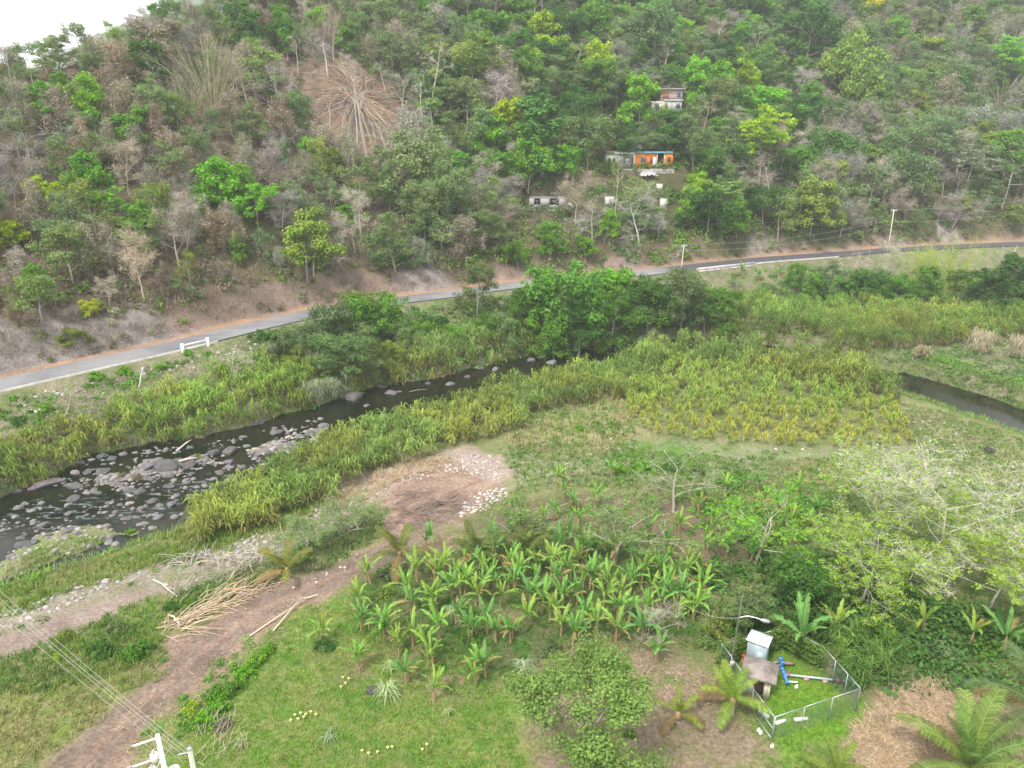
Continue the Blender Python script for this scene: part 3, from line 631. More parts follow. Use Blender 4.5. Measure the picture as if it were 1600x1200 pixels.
for p, px, py, d_ in zip(P3, PX, PY, drc):
    if total > 1150: break
    b1 = math.hypot(p[0] - BURN1[0], p[1] - BURN1[1]); b2 = math.hypot(p[0] - BURN2[0], p[1] - BURN2[1])
    if b1 < 9 or b2 < 6 or near(p[0], p[1], 3.5 if px > 700 else 3.2): continue
    g_ = fbm(p[0], p[1], 22, 61); u = random.random()
    L_ = [('bare', 'x', .20), ('vine', 'brownish', .15), ('vine', 'pale grey', .12), ('airy', 'grey green', .13), ('airy', 'olive green', .08), ('broad', 'mid green', .10), ('broad', 'bright green', .06), ('spindly', 'x', .06), ('feathery', 'grey green', .10)] if px < 520 else \
         [('bare', 'x', .13), ('vine', 'pale grey', .07), ('airy', 'grey green', .16), ('feathery', 'grey green', .14), ('broad', 'mid green', .18), ('broad', 'olive green', .1), ('spindly', 'x', .08), ('round', 'deep green', .08), ('broad', 'bright green', .06)] if px < 800 else \
         [('broad', 'mid green', .24), ('broad', 'bright green', .12), ('round', 'dark green', .14), ('round', 'deep green', .14), ('broad', 'yellow green', .05), ('feathery', 'grey green', .10), ('umbrella', 'light green', .05), ('spindly', 'x', .06), ('narrow', 'deep green', .04), ('bare', 'x', .06)] if px < 1260 else \
         [('bare', 'x', .14), ('vine', 'pale grey', .10), ('feathery', 'grey green', .16), ('airy', 'grey green', .14), ('broad', 'olive green', .14), ('broad', 'mid green', .14), ('round', 'deep green', .08), ('spindly', 'x', .07), ('umbrella', 'light green', .03)]
    if px < 800 and g_ > .55: L_ = L_ + [('broad', 'bright green', .35), ('broad', 'mid green', .3)]
    tot = sum(v[2] for v in L_); u *= tot
    for kk, cc_, v in L_:
        u -= v
        if u <= 0: break
    nm = NAMEK[kk]
    if cnt.get(nm, 0) >= LIM[nm]: continue
    h = random.uniform(6, 11.5) if px < 600 else random.uniform(8, 15.5)
    if b1 < 17:
        kk, cc_, h = random.choice([('spindly', 'x', h), ('spindly', 'x', h * 1.1), ('bare', 'x', h * .6), ('vine', 'brownish', h * .4)]); nm = NAMEK[kk]
    if d_ < 14: h *= .6 if px < 560 else .8
    if p[0] < -85 and p[2] > 40: h *= .75
    hw = h * .25
    if blocks(p, h, hw): continue
    if hidden(p, h * .8): continue
    where = where_hill(px, proj(p + np.array([0, 0, h * .5]))[1])
    lean = (random.uniform(-.08, .08), (.14 if px > 1250 else 0) + random.uniform(-.08, .08))
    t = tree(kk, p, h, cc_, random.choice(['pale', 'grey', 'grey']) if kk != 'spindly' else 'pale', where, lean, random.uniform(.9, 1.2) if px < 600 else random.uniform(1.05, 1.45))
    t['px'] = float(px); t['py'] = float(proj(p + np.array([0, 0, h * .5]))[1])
    cells.setdefault((int(p[0] // 8), int(p[1] // 8)), []).append((p[0], p[1], 2.0)); cnt[nm] = cnt.get(nm, 0) + 1; total += 1
print('forest trees', total, cnt)

# undergrowth on the slope: nobody could count it
def scatter_leaves(name, Pc, colr, rad, per, leaf, flat=.6, mat='leafc', seed=5, aspect=1.6, upb=.5, jc=.25):
    """low bushy growth round each point as leaf clumps, colour per clump"""
    rg = np.random.default_rng(seed); n = len(Pc); ti = np.repeat(np.arange(n), per); off = rg.normal(size=(n * per, 3)); off /= np.linalg.norm(off, axis=1)[:, None]; off *= rg.random((n * per, 1)) ** .5
    off[:, 2] = np.abs(off[:, 2]) * flat; rad = np.broadcast_to(rad, (n,)); C = Pc[ti] + off * rad[ti][:, None]
    Nn = off + rg.normal(size=off.shape) * .45; Nn[:, 2] += upb
    sz = leaf * rg.uniform(.6, 1.4, len(C)); k = rg.uniform(1 - jc, 1 + jc, n)[:, None]; cc_ = (np.asarray(colr) * k)[ti]
    V = quads(C, Nn, sz, aspect, rg); var = .4 * rg.random(n)[ti] + .6 * rg.random(len(C))
    me = quad_mesh(name, V, {'col': np.repeat(cc_, 4, 0), 'var': np.repeat(var, 4)}); return kindof(put(name, me, M[mat]), 'stuff')
Pn = rng.uniform([-200, 88], [240, 330], (26000, 2)); dr_, _, sd_ = seg_dist(Pn[:, 0], Pn[:, 1], road2); ok = (sd_ > 0) & (dr_ > np.interp(Pn[:, 0], [-10, 30], [6.0, 4.2]) + 3 * fbm(Pn[:, 0], Pn[:, 1], 9, 71)); Pn = Pn[ok]
z_ = H(Pn[:, 0], Pn[:, 1]); Q = np.column_stack([Pn, z_]); q = Q - CAM; dep = q @ FW; px = 800 + F * q[:, 0] / dep; py = 600 - F * (q @ UP) / dep
dens = np.interp(px, [0, 500, 800, 1600], [.42, .42, .95, .85]) * np.clip(.35 + fbm(Pn[:, 0], Pn[:, 1], 15, 72) * 1.2, 0, 1)
bd = np.hypot(Pn[:, 0] - BURN1[0], Pn[:, 1] - BURN1[1])
ok = (px > -60) & (px < 1680) & (py > -50) & (rng.random(len(px)) < dens) & (bd > 14); Q = Q[ok][:7400]; px = px[ok][:7400]
gk = fbm(Q[:, 0], Q[:, 1], 12, 73)[:, None]; left = np.interp(px, [0, 500, 850, 1600], [.7, .6, .1, .3])[:, None]
u = rng.random((len(Q), 1)); cu = np.where(u < left * .8, rgb(.20, .18, .11), np.where(gk > .5, rgb(.15, .29, .03), rgb(.09, .20, .03)))
scatter_leaves('hillside_undergrowth', Q, cu, np.interp(px, [0, 500, 800, 1600], [1.2, 1.2, 1.9, 1.9]) * rng.uniform(.6, 1.45, len(Q)), 42, .30, 1.15, seed=77)

# ------------------------------------------------------------------ blades: cane, grass, reeds
def blades(P, per, length, width, spread, hgt0, hgt1, droop, colr, seed, jc=.2, segs=3, up=1.0, colb=None, rise=0.0):
    """arching leaf blades; colr is per point, colb the colour of the low blades"""
    rg = np.random.default_rng(seed); n = len(P); ti = np.repeat(np.arange(n), per); m_ = n * per
    length = np.broadcast_to(length, (n,))[ti]; hs = np.broadcast_to(hgt1, (n,))[ti]
    u = rg.random(m_) ** .7; base = P[ti].copy(); a = rg.random(m_) * 6.283; r = rg.random(m_) ** .5 * spread
    base[:, 0] += np.cos(a) * r; base[:, 1] += np.sin(a) * r; base[:, 2] += hgt0 + (hs - hgt0) * u
    az = rg.random(m_) * 6.283; el = rg.uniform(.35, 1.35, m_) * up + rise * u
    D = np.stack([np.cos(az) * np.cos(el), np.sin(az) * np.cos(el), np.sin(el)], 1); L = (length * rg.uniform(.6, 1.2, m_))[:, None]
    W_ = np.stack([-np.sin(az), np.cos(az), np.zeros(m_)], 1) * width * rg.uniform(.7, 1.3, (m_, 1)); W_ += D * 0
    if segs == 3:
        p1 = base + D * L * .5; D2 = D.copy(); D2[:, 2] -= droop; D2 /= np.linalg.norm(D2, axis=1)[:, None]; p2 = p1 + D2 * L * .5
        V = np.stack([base - W_ * .4, base + W_ * .4, p1 - W_ * .5, p1 + W_ * .5, p2], 1).reshape(-1, 3)
        k = np.arange(m_) * 5; F_ = np.stack([k, k + 1, k + 3, k + 2, k + 2, k + 3, k + 4], 1).ravel(); ct = np.tile([4, 3], m_); nv = 5
    else:
        p1 = base + D * L; V = np.stack([base - W_ * .5, base + W_ * .5, p1], 1).reshape(-1, 3); F_ = np.arange(3 * m_); ct = np.full(m_, 3); nv = 3
    cc_ = np.broadcast_to(np.asarray(colr, float), (n, 3))[ti] * rg.uniform(1 - jc, 1 + jc, (m_, 1))
    if colb is not None:
        k_ = np.clip((.55 - u) * 2.2 + rg.normal(size=m_) * .25, 0, 1)[:, None]; cc_ = cc_ * (1 - k_) + np.asarray(colb) * k_
    var = rg.random(m_) * .8
    return V, F_, ct, np.repeat(cc_, nv, 0), np.repeat(var, nv)
def blade_obj(name, parts, kind='stuff', mat='leafc'):
    off = 0; Vs = []; Fs = []; cs = []; co = []; va = []
    for V, F_, ct, c_, v_ in parts: Vs.append(V); Fs.append(F_ + off); cs.append(ct); co.append(c_); va.append(v_); off += len(V)
    me = mesh_np(name, np.concatenate(Vs), np.concatenate(Fs), np.concatenate(cs), {'col': np.concatenate(co), 'var': np.concatenate(va)})
    o = put(name, me, M[mat]); 
    if kind: kindof(o, kind)
    return o
def fill(px, dens, seed, edge=.6, z=0.0, avoid_water=True, warp=2.5):
    """points spread over a patch of ground"""
    pg = poly(px, z); b0 = pg.min(0) - 2; b1 = pg.max(0) + 2; rg = np.random.default_rng(seed); n = int((b1 - b0).prod() * dens); P = rg.uniform(b0, b1, (n, 2))
    s_ = sdist(P[:, 0], P[:, 1], pg) + (fbm(P[:, 0], P[:, 1], 3, seed % 7) - .5) * warp; P = P[s_ > 0]
    d_, _, sd__ = seg_dist(P[:, 0], P[:, 1], road2); P = P[(d_ > 5.2) & (sd__ <= 0)]
    if avoid_water: P = P[sdist(P[:, 0], P[:, 1], RIV) < -.2]
    return np.column_stack([P, H(P[:, 0], P[:, 1])])
kb = (px < 900) & (rng.random(len(px)) < .55); Qb = Q[kb][:3200]; Qb = Qb + rng.normal(size=Qb.shape) * [1.2, 1.2, 0]; Qb[:, 2] = H(Qb[:, 0], Qb[:, 1])
blade_obj('dry_slope_brush', [blades(Qb, 22, rng.uniform(1.2, 3.2, len(Qb)), .05, .9, 0, .5, .2, rgb(.26, .235, .17), 90, segs=1, jc=.4)])
Pk = rng.uniform([-190, 85], [200, 260], (90000, 2)); d_k, _, s_k = seg_dist(Pk[:, 0], Pk[:, 1], road2); Pk = Pk[(s_k > 0) & (d_k > 5.3) & (d_k < 17 + 4 * fbm(Pk[:, 0], Pk[:, 1], 9, 91))]; Pk = Pk[rng.random(len(Pk)) < np.interp(Pk[:, 0], [-20, 60], [1, .45])][:3600]
Pk = np.column_stack([Pk, H(Pk[:, 0], Pk[:, 1])]); kk_ = fbm(Pk[:, 0], Pk[:, 1], 6, 92)[:, None]
blade_obj('cut_bank_brush', [blades(Pk, 16, rng.uniform(.8, 2.3, len(Pk)), .05, .8, 0, .4, .2, rgb(.25, .21, .15) * (.6 + kk_), 93, segs=1, jc=.4)])
Pg = Pk[(rng.random(len(Pk)) < .3) & (kk_[:, 0] > .42)]; scatter_leaves('cut_bank_shrubs', Pg, np.where(rng.random((len(Pg), 1)) < .5, rgb(.14, .21, .04), rgb(.19, .18, .09)), rng.uniform(.5, 1.5, len(Pg)), 34, .2, .9, seed=94)
CG = rgb(.24, .345, .06); CT = rgb(.36, .29, .13); CY = rgb(.36, .38, .065); CD = rgb(.09, .17, .035)
zA = [(-80, 760), (0, 715), (60, 700), (120, 680), (200, 655), (300, 625), (400, 600), (480, 600), (518, 628), (450, 648), (400, 662), (300, 685), (230, 697), (150, 710), (80, 746), (0, 781), (-60, 803), (-160, 835)]
zB = [(525, 588), (590, 570), (650, 555), (700, 548), (790, 520), (840, 520), (862, 542), (840, 553), (745, 573), (700, 588), (600, 604), (545, 612)]
zC = [(300, 820), (345, 785), (420, 748), (520, 697), (600, 674), (660, 656), (740, 628), (830, 604), (900, 592), (1000, 570), (1060, 566), (1010, 605), (990, 632), (940, 622), (880, 640), (800, 672), (770, 690), (720, 700), (640, 722), (560, 755), (500, 785), (430, 812), (380, 835), (320, 845)]
zD = [(985, 612), (1010, 580), (1060, 563), (1150, 570), (1260, 588), (1340, 607), (1385, 630), (1410, 660), (1425, 695), (1360, 705), (1200, 700), (1060, 692), (1000, 668), (975, 640)]
zE = [(1085, 482), (1150, 478), (1250, 488), (1400, 492), (1500, 500), (1620, 500), (1700, 510), (1700, 545), (1560, 545), (1450, 548), (1360, 560), (1280, 545), (1200, 528), (1120, 520), (1060, 522), (1060, 500)]
def cane(name, px, dens, seed, h, cg=CG, colb=CT, per=46, L=1.6, width=.095, warp=4.5):
    P = fill(px, dens, seed, warp=warp); n = len(P); hh = h * np.random.default_rng(seed).uniform(.55, 1.2, n) * (.6 + .8 * fbm(P[:, 0], P[:, 1], 5, 3))
    k = fbm(P[:, 0], P[:, 1], 7, seed % 9)[:, None]; c_ = cg * (1 - .6 * sstep(.45, .7, k)) + (CY * .6 * sstep(.45, .7, k))
    t = fbm(P[:, 0], P[:, 1], 11, seed % 5 + 3)[:, None]; c_ = c_ * (.5 + 1.0 * t) * np.random.default_rng(seed + 1).uniform(.75, 1.25, (n, 1))
    o = blade_obj(name, [blades(P, per, L, width, .5, .25, hh, 1.1, c_, seed, colb=colb)]); print(name, n, n * per); return o
cane('riverside_cane_thicket', zA, .85, 101, 2.8, rgb(.20, .315, .05))
cane('far_bank_cane_thicket', zB, .9, 102, 3.2, rgb(.20, .30, .07), colb=rgb(.42, .31, .14))
zF = [(990, 585), (1000, 562), (1060, 555), (1150, 561), (1260, 578), (1345, 598), (1400, 618), (1380, 632), (1330, 616), (1250, 598), (1150, 582), (1060, 576), (1020, 590)]
cane('cane_field_edge_thicket', zF, .9, 107, 4.0, rgb(.20, .31, .065))
cane('near_bank_cane_thicket', zC, .9, 103, 2.6, rgb(.20, .31, .065))
cane('upstream_cane_thicket', zE, .6, 105, 3.6, rgb(.175, .29, .05))

# sugar cane field: tufts stand apart; the nearest three hundred are things, the rest one mass
PD = fill(zD, .62, 104, warp=2.0); PD = PD[np.argsort(PD[:, 1])]
tuftM = []
for k in range(6):
    V, F_, ct, c_, v_ = blades(np.zeros((1, 3)), 46, 1.4, .10, .22, .5, 1.7, 1.2, rgb(1, 1, 1), 200 + k, colb=rgb(1.3, .95, 1.4), jc=.15, rise=.3)
    tuftM.append(mesh_np('cane_tuft', V, F_, ct, {'var': v_}))
keep = []
for p in PD:
    if all((p[0] - q[0]) ** 2 + (p[1] - q[1]) ** 2 > .7 for q in keep[-60:]): keep.append(p)
PD = np.array(keep); nD = 290; print('cane tufts', len(PD))
for p in PD[:nD]:
    yel = float(np.clip((104 - p[1]) / 12 + random.uniform(-.3, .3), 0, 1)); c_ = CG * (1 - yel) * 1.1 + CY * yel * 1.1
    o = put('cane_tuft', random.choice(tuftM), M['leaf'], loc=tuple(p), rot=(random.uniform(-.1, .1), random.uniform(-.1, .1), random.uniform(0, 6.28)), scale=random.uniform(.85, 1.25) * (1 - .25 * yel), color=jit(c_, .15))
    tag(o, ('yellowing' if yel > .5 else 'green') + ' tuft of cane in the dense field inside the river bend', 'cane plant', 'cane tufts in the field inside the river bend', auto=True)
kD = np.clip((104 - PD[nD:, 1]) / 12, 0, 1)[:, None]
blade_obj('cane_field', [blades(PD[nD:], 46, 1.5, .10, .3, .4, 1.9, 1.2, CG * (1 - kD) * 1.1 + CY * kD * 1.1, 210, colb=rgb(.30, .24, .10), rise=.3)])

# low grass and weeds over the valley floor
def grass(name, px, dens, seed, L, c1, c2, per=5, width=.05, warp=3.0, water=True, z=0.0):
    P = fill(px, dens, seed, warp=warp, avoid_water=water, z=z); k = sstep(.35, .65, fbm(P[:, 0], P[:, 1], 3.5, seed % 11))[:, None]
    return blades(P, per, L, width, .25, 0, .02, .6, (rgb(*c1) * k + rgb(*c2) * (1 - k)) * [1.05, 1.2, 1.0], seed, segs=1, jc=.3)
gp = []
lawn = [(250, 1290), (300, 1110), (400, 1020), (480, 955), (570, 935), (700, 1000), (800, 1110), (835, 1290)]
gp.append(grass('g', lawn, 16, 301, .28, (.14, .25, .03), (.22, .28, .06), width=.045))
gp.append(grass('g', [(540, 930), (640, 880), (760, 845), (950, 825), (1090, 890), (1110, 1010), (960, 1020), (830, 1070), (700, 1060), (560, 1000)], 6, 302, .35, (.07, .15, .02), (.14, .19, .05), width=.06))
gp.append(grass('g', [(1125, 1045), (1170, 1005), (1230, 1005), (1280, 1045), (1345, 1110), (1370, 1130), (1290, 1170), (1270, 1290), (1180, 1290), (1200, 1160)], 18, 303, .22, (.12, .25, .02), (.20, .30, .04), width=.04))
gp.append(grass('g', [(-100, 1100), (40, 1050), (180, 1010), (260, 1000), (250, 1055), (160, 1120), (60, 1190), (-90, 1290)], 9, 304, .5, (.15, .21, .035), (.26, .23, .10), width=.07))
gp.append(grass('g', [(-100, 1050), (0, 1025), (130, 975), (250, 935), (330, 905), (420, 885), (330, 960), (260, 985), (245, 1030), (160, 1060), (0, 1085)], 9, 305, .6, (.08, .16, .03), (.15, .22, .04), width=.08))
gp.append(grass('g', [(780, 700), (900, 690), (1000, 700), (1150, 715), (1300, 720), (1450, 720), (1650, 800), (1650, 1100), (1380, 1060), (1250, 960), (1180, 850), (1000, 760), (820, 770)], 5.5, 306, .5, (.11, .19, .035), (.23, .23, .11), width=.09))
gp.append(grass('g', [(1380, 625), (1480, 645), (1600, 690), (1750, 740), (1750, 820), (1550, 760), (1430, 710)], 7, 307, .4, (.13, .2, .04), (.22, .21, .10), width=.09))
gp.append(grass('g', [(790, 690), (830, 640), (900, 610), (980, 610), (1000, 690), (940, 710), (860, 720)], 3, 308, .9, (.17, .22, .06), (.38, .30, .17), width=.1))
gp.append(grass('g', [(340, 905), (420, 870), (520, 840), (600, 800), (590, 840), (540, 875), (450, 900), (380, 925)], 8, 309, .7, (.13, .19, .05), (.25, .23, .12), width=.08))
gp.append(grass('g', [(-80, 960), (0, 915), (100, 892), (200, 862), (300, 822), (400, 800), (520, 780), (480, 815), (330, 860), (200, 900), (90, 935), (-60, 985)], 8, 310, .7, (.14, .22, .03), (.24, .25, .08), width=.08))
gp.append(grass('g', [(-60, 925), (0, 880), (30, 856), (62, 836), (110, 828), (165, 824), (172, 835), (160, 848), (110, 864), (60, 886), (0, 904)], 12, 311, .5, (.16, .26, .03), (.28, .27, .12), width=.07, warp=1, water=False))
gp.append(grass('g', [(1350, 580), (1440, 585), (1540, 617), (1600, 638), (1760, 690), (1760, 650), (1600, 600), (1450, 560)], 6, 312, .7, (.12, .28, .02), (.17, .22, .06), width=.1))
gp.append(grass('g', [(0, 620), (150, 590), (300, 560), (420, 540), (480, 590), (380, 605), (200, 650), (60, 690), (-60, 720), (-80, 640)], 2.6, 313, .6, (.08, .19, .02), (.22, .2, .11), width=.09, z=3.5))
gp.append(grass('g', [(830, 1060), (960, 1010), (1140, 1040), (1200, 1160), (1200, 1290), (1000, 1290), (840, 1200)], 3.5, 314, .25, (.12, .2, .03), (.28, .23, .14), width=.04))
Pr = rng.uniform([-130, 45], [150, 165], (150000, 2)); dv_ = -sdist(Pr[:, 0], Pr[:, 1], RIV); wv = 2.6 + 2.2 * fbm(Pr[:, 0], Pr[:, 1], 5, 81); Pr = Pr[(dv_ > .15) & (dv_ < wv)]
_, _, rs2 = seg_dist(Pr[:, 0], Pr[:, 1], poly(south_px, WATER)); Pr = Pr[rng.random(len(Pr)) < .8]; Pr = np.column_stack([Pr, H(Pr[:, 0], Pr[:, 1])]); kr = fbm(Pr[:, 0], Pr[:, 1], 4, 82)[:, None]
gp.append(blades(Pr, 6, .9, .09, .3, 0, .1, .6, rgb(.15, .30, .035) * kr * 1.6 + rgb(.19, .22, .08) * (1 - kr), 330, segs=1, jc=.3)); print('bank grass', len(Pr))
blade_obj('grass', gp)
# dry straw heap at the lower right, dead stalks on the ground
blade_obj('dry_straw', [blades(fill([(1340, 1115), (1400, 1068), (1480, 1068), (1560, 1112), (1640, 1165), (1640, 1290), (1320, 1290), (1330, 1170)], 22, 320, warp=2), 5, .7, .045, .3, .02, .12, .3, rgb(.50, .38, .25), 320, segs=1, up=.2, jc=.35),
          blades(fill([(500, 790), (560, 752), (640, 722), (700, 712), (720, 725), (640, 745), (560, 790)], 3.5, 321), 6, 1.2, .06, .4, .02, .3, .3, rgb(.50, .38, .22), 321, segs=1, up=.35, jc=.3),
          blades(fill([(250, 925), (330, 880), (430, 850), (430, 880), (340, 915), (270, 940)], 3, 322), 6, 1.2, .05, .4, .02, .3, .3, rgb(.42, .36, .30), 322, segs=1, up=.4, jc=.3),
          blades(fill([(880, 1010), (960, 1005), (1000, 1030), (1130, 1050), (1130, 1100), (1040, 1110), (1000, 1060), (900, 1040)], 4, 323), 5, .6, .05, .3, .02, .1, .3, rgb(.42, .32, .22), 323, segs=1, up=.2, jc=.3),
          blades(fill([(250, 1090), (330, 1030), (420, 960), (450, 930), (500, 930), (420, 1000), (340, 1070), (220, 1200), (100, 1250), (60, 1230)], 1.2, 324), 5, .8, .04, .4, .02, .06, .3, rgb(.48, .36, .25), 324, segs=1, up=.1, jc=.3)])
# weeds and creepers: leafy low growth
def weeds(name, px, dens, seed, c, rad, per=36, leaf=.13, flat=.6, warp=3, cut=.0, z=0.0):
    P = fill(px, dens, seed, warp=warp, z=z)
    if len(P) == 0: return print('empty', name, seed)
    if cut: P = P[fbm(P[:, 0], P[:, 1], 5, seed % 13) > cut]
    k = fbm(P[:, 0], P[:, 1], 5, seed % 7 + 1)[:, None]; scatter_leaves(name, P, rgb(*c) * [1, 1.1, 1] * (.7 + .8 * k), np.random.default_rng(seed).uniform(rad * .5, rad * 1.3, len(P)), per, leaf, flat, seed=seed)
weeds('embankment_creeper', [(-60, 625), (60, 602), (150, 588), (260, 565), (300, 552), (330, 560), (200, 600), (60, 640), (-60, 670)], .5, 331, (.08, .21, .015), .8, 40, .16, z=4.5)
weeds('embankment_weeds', [(400, 520), (480, 500), (600, 482), (700, 472), (800, 462), (860, 460), (1000, 450), (1000, 520), (850, 520), (700, 545), (560, 585), (480, 600), (400, 590)], .42, 332, (.10, .18, .04), 1.5, 40, .24, 1.0, z=3.0)
weeds('embankment_weeds', [(1180, 440), (1300, 428), (1450, 420), (1700, 410), (1700, 500), (1500, 495), (1300, 480), (1180, 460)], .32, 333, (.10, .19, .035), 1.6, 40, .22, 1.0, z=3.0)
weeds('embankment_weeds', [(1100, 452), (1180, 436), (1300, 422), (1450, 414), (1660, 406), (1660, 425), (1450, 440), (1300, 450), (1180, 450), (1100, 460)], .45, 346, (.12, .19, .05), .8, 30, .17, .8, cut=.3, z=4.5)
weeds('embankment_weeds', [(430, 540), (600, 500), (800, 480), (1000, 465), (1100, 470), (1200, 470), (1400, 450), (1700, 430), (1700, 500), (1400, 490), (1150, 500), (1000, 530), (800, 525), (600, 555), (450, 600)], .22, 347, (.10, .19, .035), 1.3, 40, .2, 1.0, z=0.5)
weeds('river_edge_weeds', [(1250, 545), (1360, 555), (1450, 545), (1700, 540), (1700, 640), (1600, 625), (1500, 598), (1440, 585), (1350, 570)], .35, 334, (.12, .18, .06), 1.1, 36, .18)
weeds('field_weeds', [(940, 715), (1010, 690), (1090, 700), (1180, 740), (1300, 790), (1320, 860), (1200, 830), (1080, 770), (960, 750)], .4, 335, (.11, .21, .03), .7, 36, .13, cut=.35)
weeds('plot_edge_weeds', [(1110, 900), (1200, 860), (1330, 880), (1500, 940), (1640, 960), (1640, 1100), (1480, 1070), (1380, 1080), (1320, 1060), (1240, 1000), (1150, 980)], .55, 336, (.065, .135, .03), 1.7, 60, .19, .9)
weeds('field_weeds', [(720, 845), (860, 800), (1000, 770), (1160, 850), (1100, 930), (950, 850), (800, 850)], .35, 337, (.12, .23, .035), .7, 36, .14, cut=.3)
weeds('track_side_weeds', [(-60, 1060), (60, 1040), (150, 985), (260, 940), (340, 905), (430, 890), (420, 905), (330, 950), (255, 985), (245, 1030), (180, 1010), (60, 1080)], .35, 338, (.075, .15, .03), .7, 36, .11, cut=.4)
weeds('track_side_weeds', [(260, 1100), (330, 1030), (400, 1000), (440, 990), (440, 1010), (380, 1060), (320, 1130), (240, 1190), (225, 1150)], .5, 339, (.10, .21, .03), .6, 40, .10, .9)
weeds('field_weeds', [(1060, 770), (1160, 745), (1280, 760), (1340, 800), (1330, 880), (1230, 890), (1150, 850), (1090, 810)], .5, 343, (.10, .21, .03), 1.1, 44, .16, .8, cut=.3)
weeds('field_weeds', [(800, 700), (1000, 690), (1300, 710), (1500, 740), (1640, 800), (1640, 880), (1300, 800), (1050, 740), (850, 750)], .22, 344, (.13, .22, .05), .6, 34, .13, .6, cut=.35)
weeds('clearing_weeds', [(785, 695), (830, 645), (900, 612), (985, 612), (1000, 690), (940, 710), (860, 720)], .35, 345, (.16, .24, .06), .7, 36, .15, .8, cut=.35)
weeds('lawn_weeds', lawn, .28, 340, (.14, .23, .035), .35, 30, .07, .35, cut=.45)
weeds('rocky_bank_weeds', [(-60, 975), (0, 950), (100, 920), (230, 885), (400, 830), (540, 790), (590, 800), (560, 830), (420, 850), (330, 880), (100, 955), (0, 985)], .25, 341, (.12, .19, .04), .55, 30, .11, cut=.4)
weeds('hedge_by_track_weeds', [(445, 860), (520, 825), (590, 800), (600, 835), (545, 872), (480, 890)], .6, 342, (.10, .17, .05), .9, 44, .12, .9)

# ------------------------------------------------------------------ shrubs as things
shr = []
for k in range(6):
    rg = np.random.default_rng(400 + k); a = rg.normal(size=(26, 3)); a[:, 2] = np.abs(a[:, 2]) * .9; a /= np.linalg.norm(a, axis=1)[:, None]; tips = a * rg.uniform(.45, 1.0, (26, 1)) * np.array([.9, .9, .9])
    cr = crown_mesh('foliage', tips, .3, 46, .085, 400 + k, .8); mb = MB()
    for q in tips[:10]: mb.tube([(0, 0, -.1), q * .5 + np.array([0, 0, .05]), q], [.03, .02, .01], 4, cap=False)
    shr.append((mb.mesh('stems'), cr))
def shrub(px, py, r, colour, where, label=None, hscale=1.0, colr=None):
    p = G(px, py); st, cr = random.choice(shr)
    t = thing('shrub', label or f'{colour} leafy shrub {where}', 'shrub', tuple(p), random.uniform(0, 6.28), scale=(r, r, r * hscale), auto=label is None); t['px'] = px; t['py'] = py
    put('stems', st, M['bark'], t, color=BARKS['brown']); put('foliage', cr, M['leaf'], t, color=jit(colr or GREENS[colour], .1)); return t
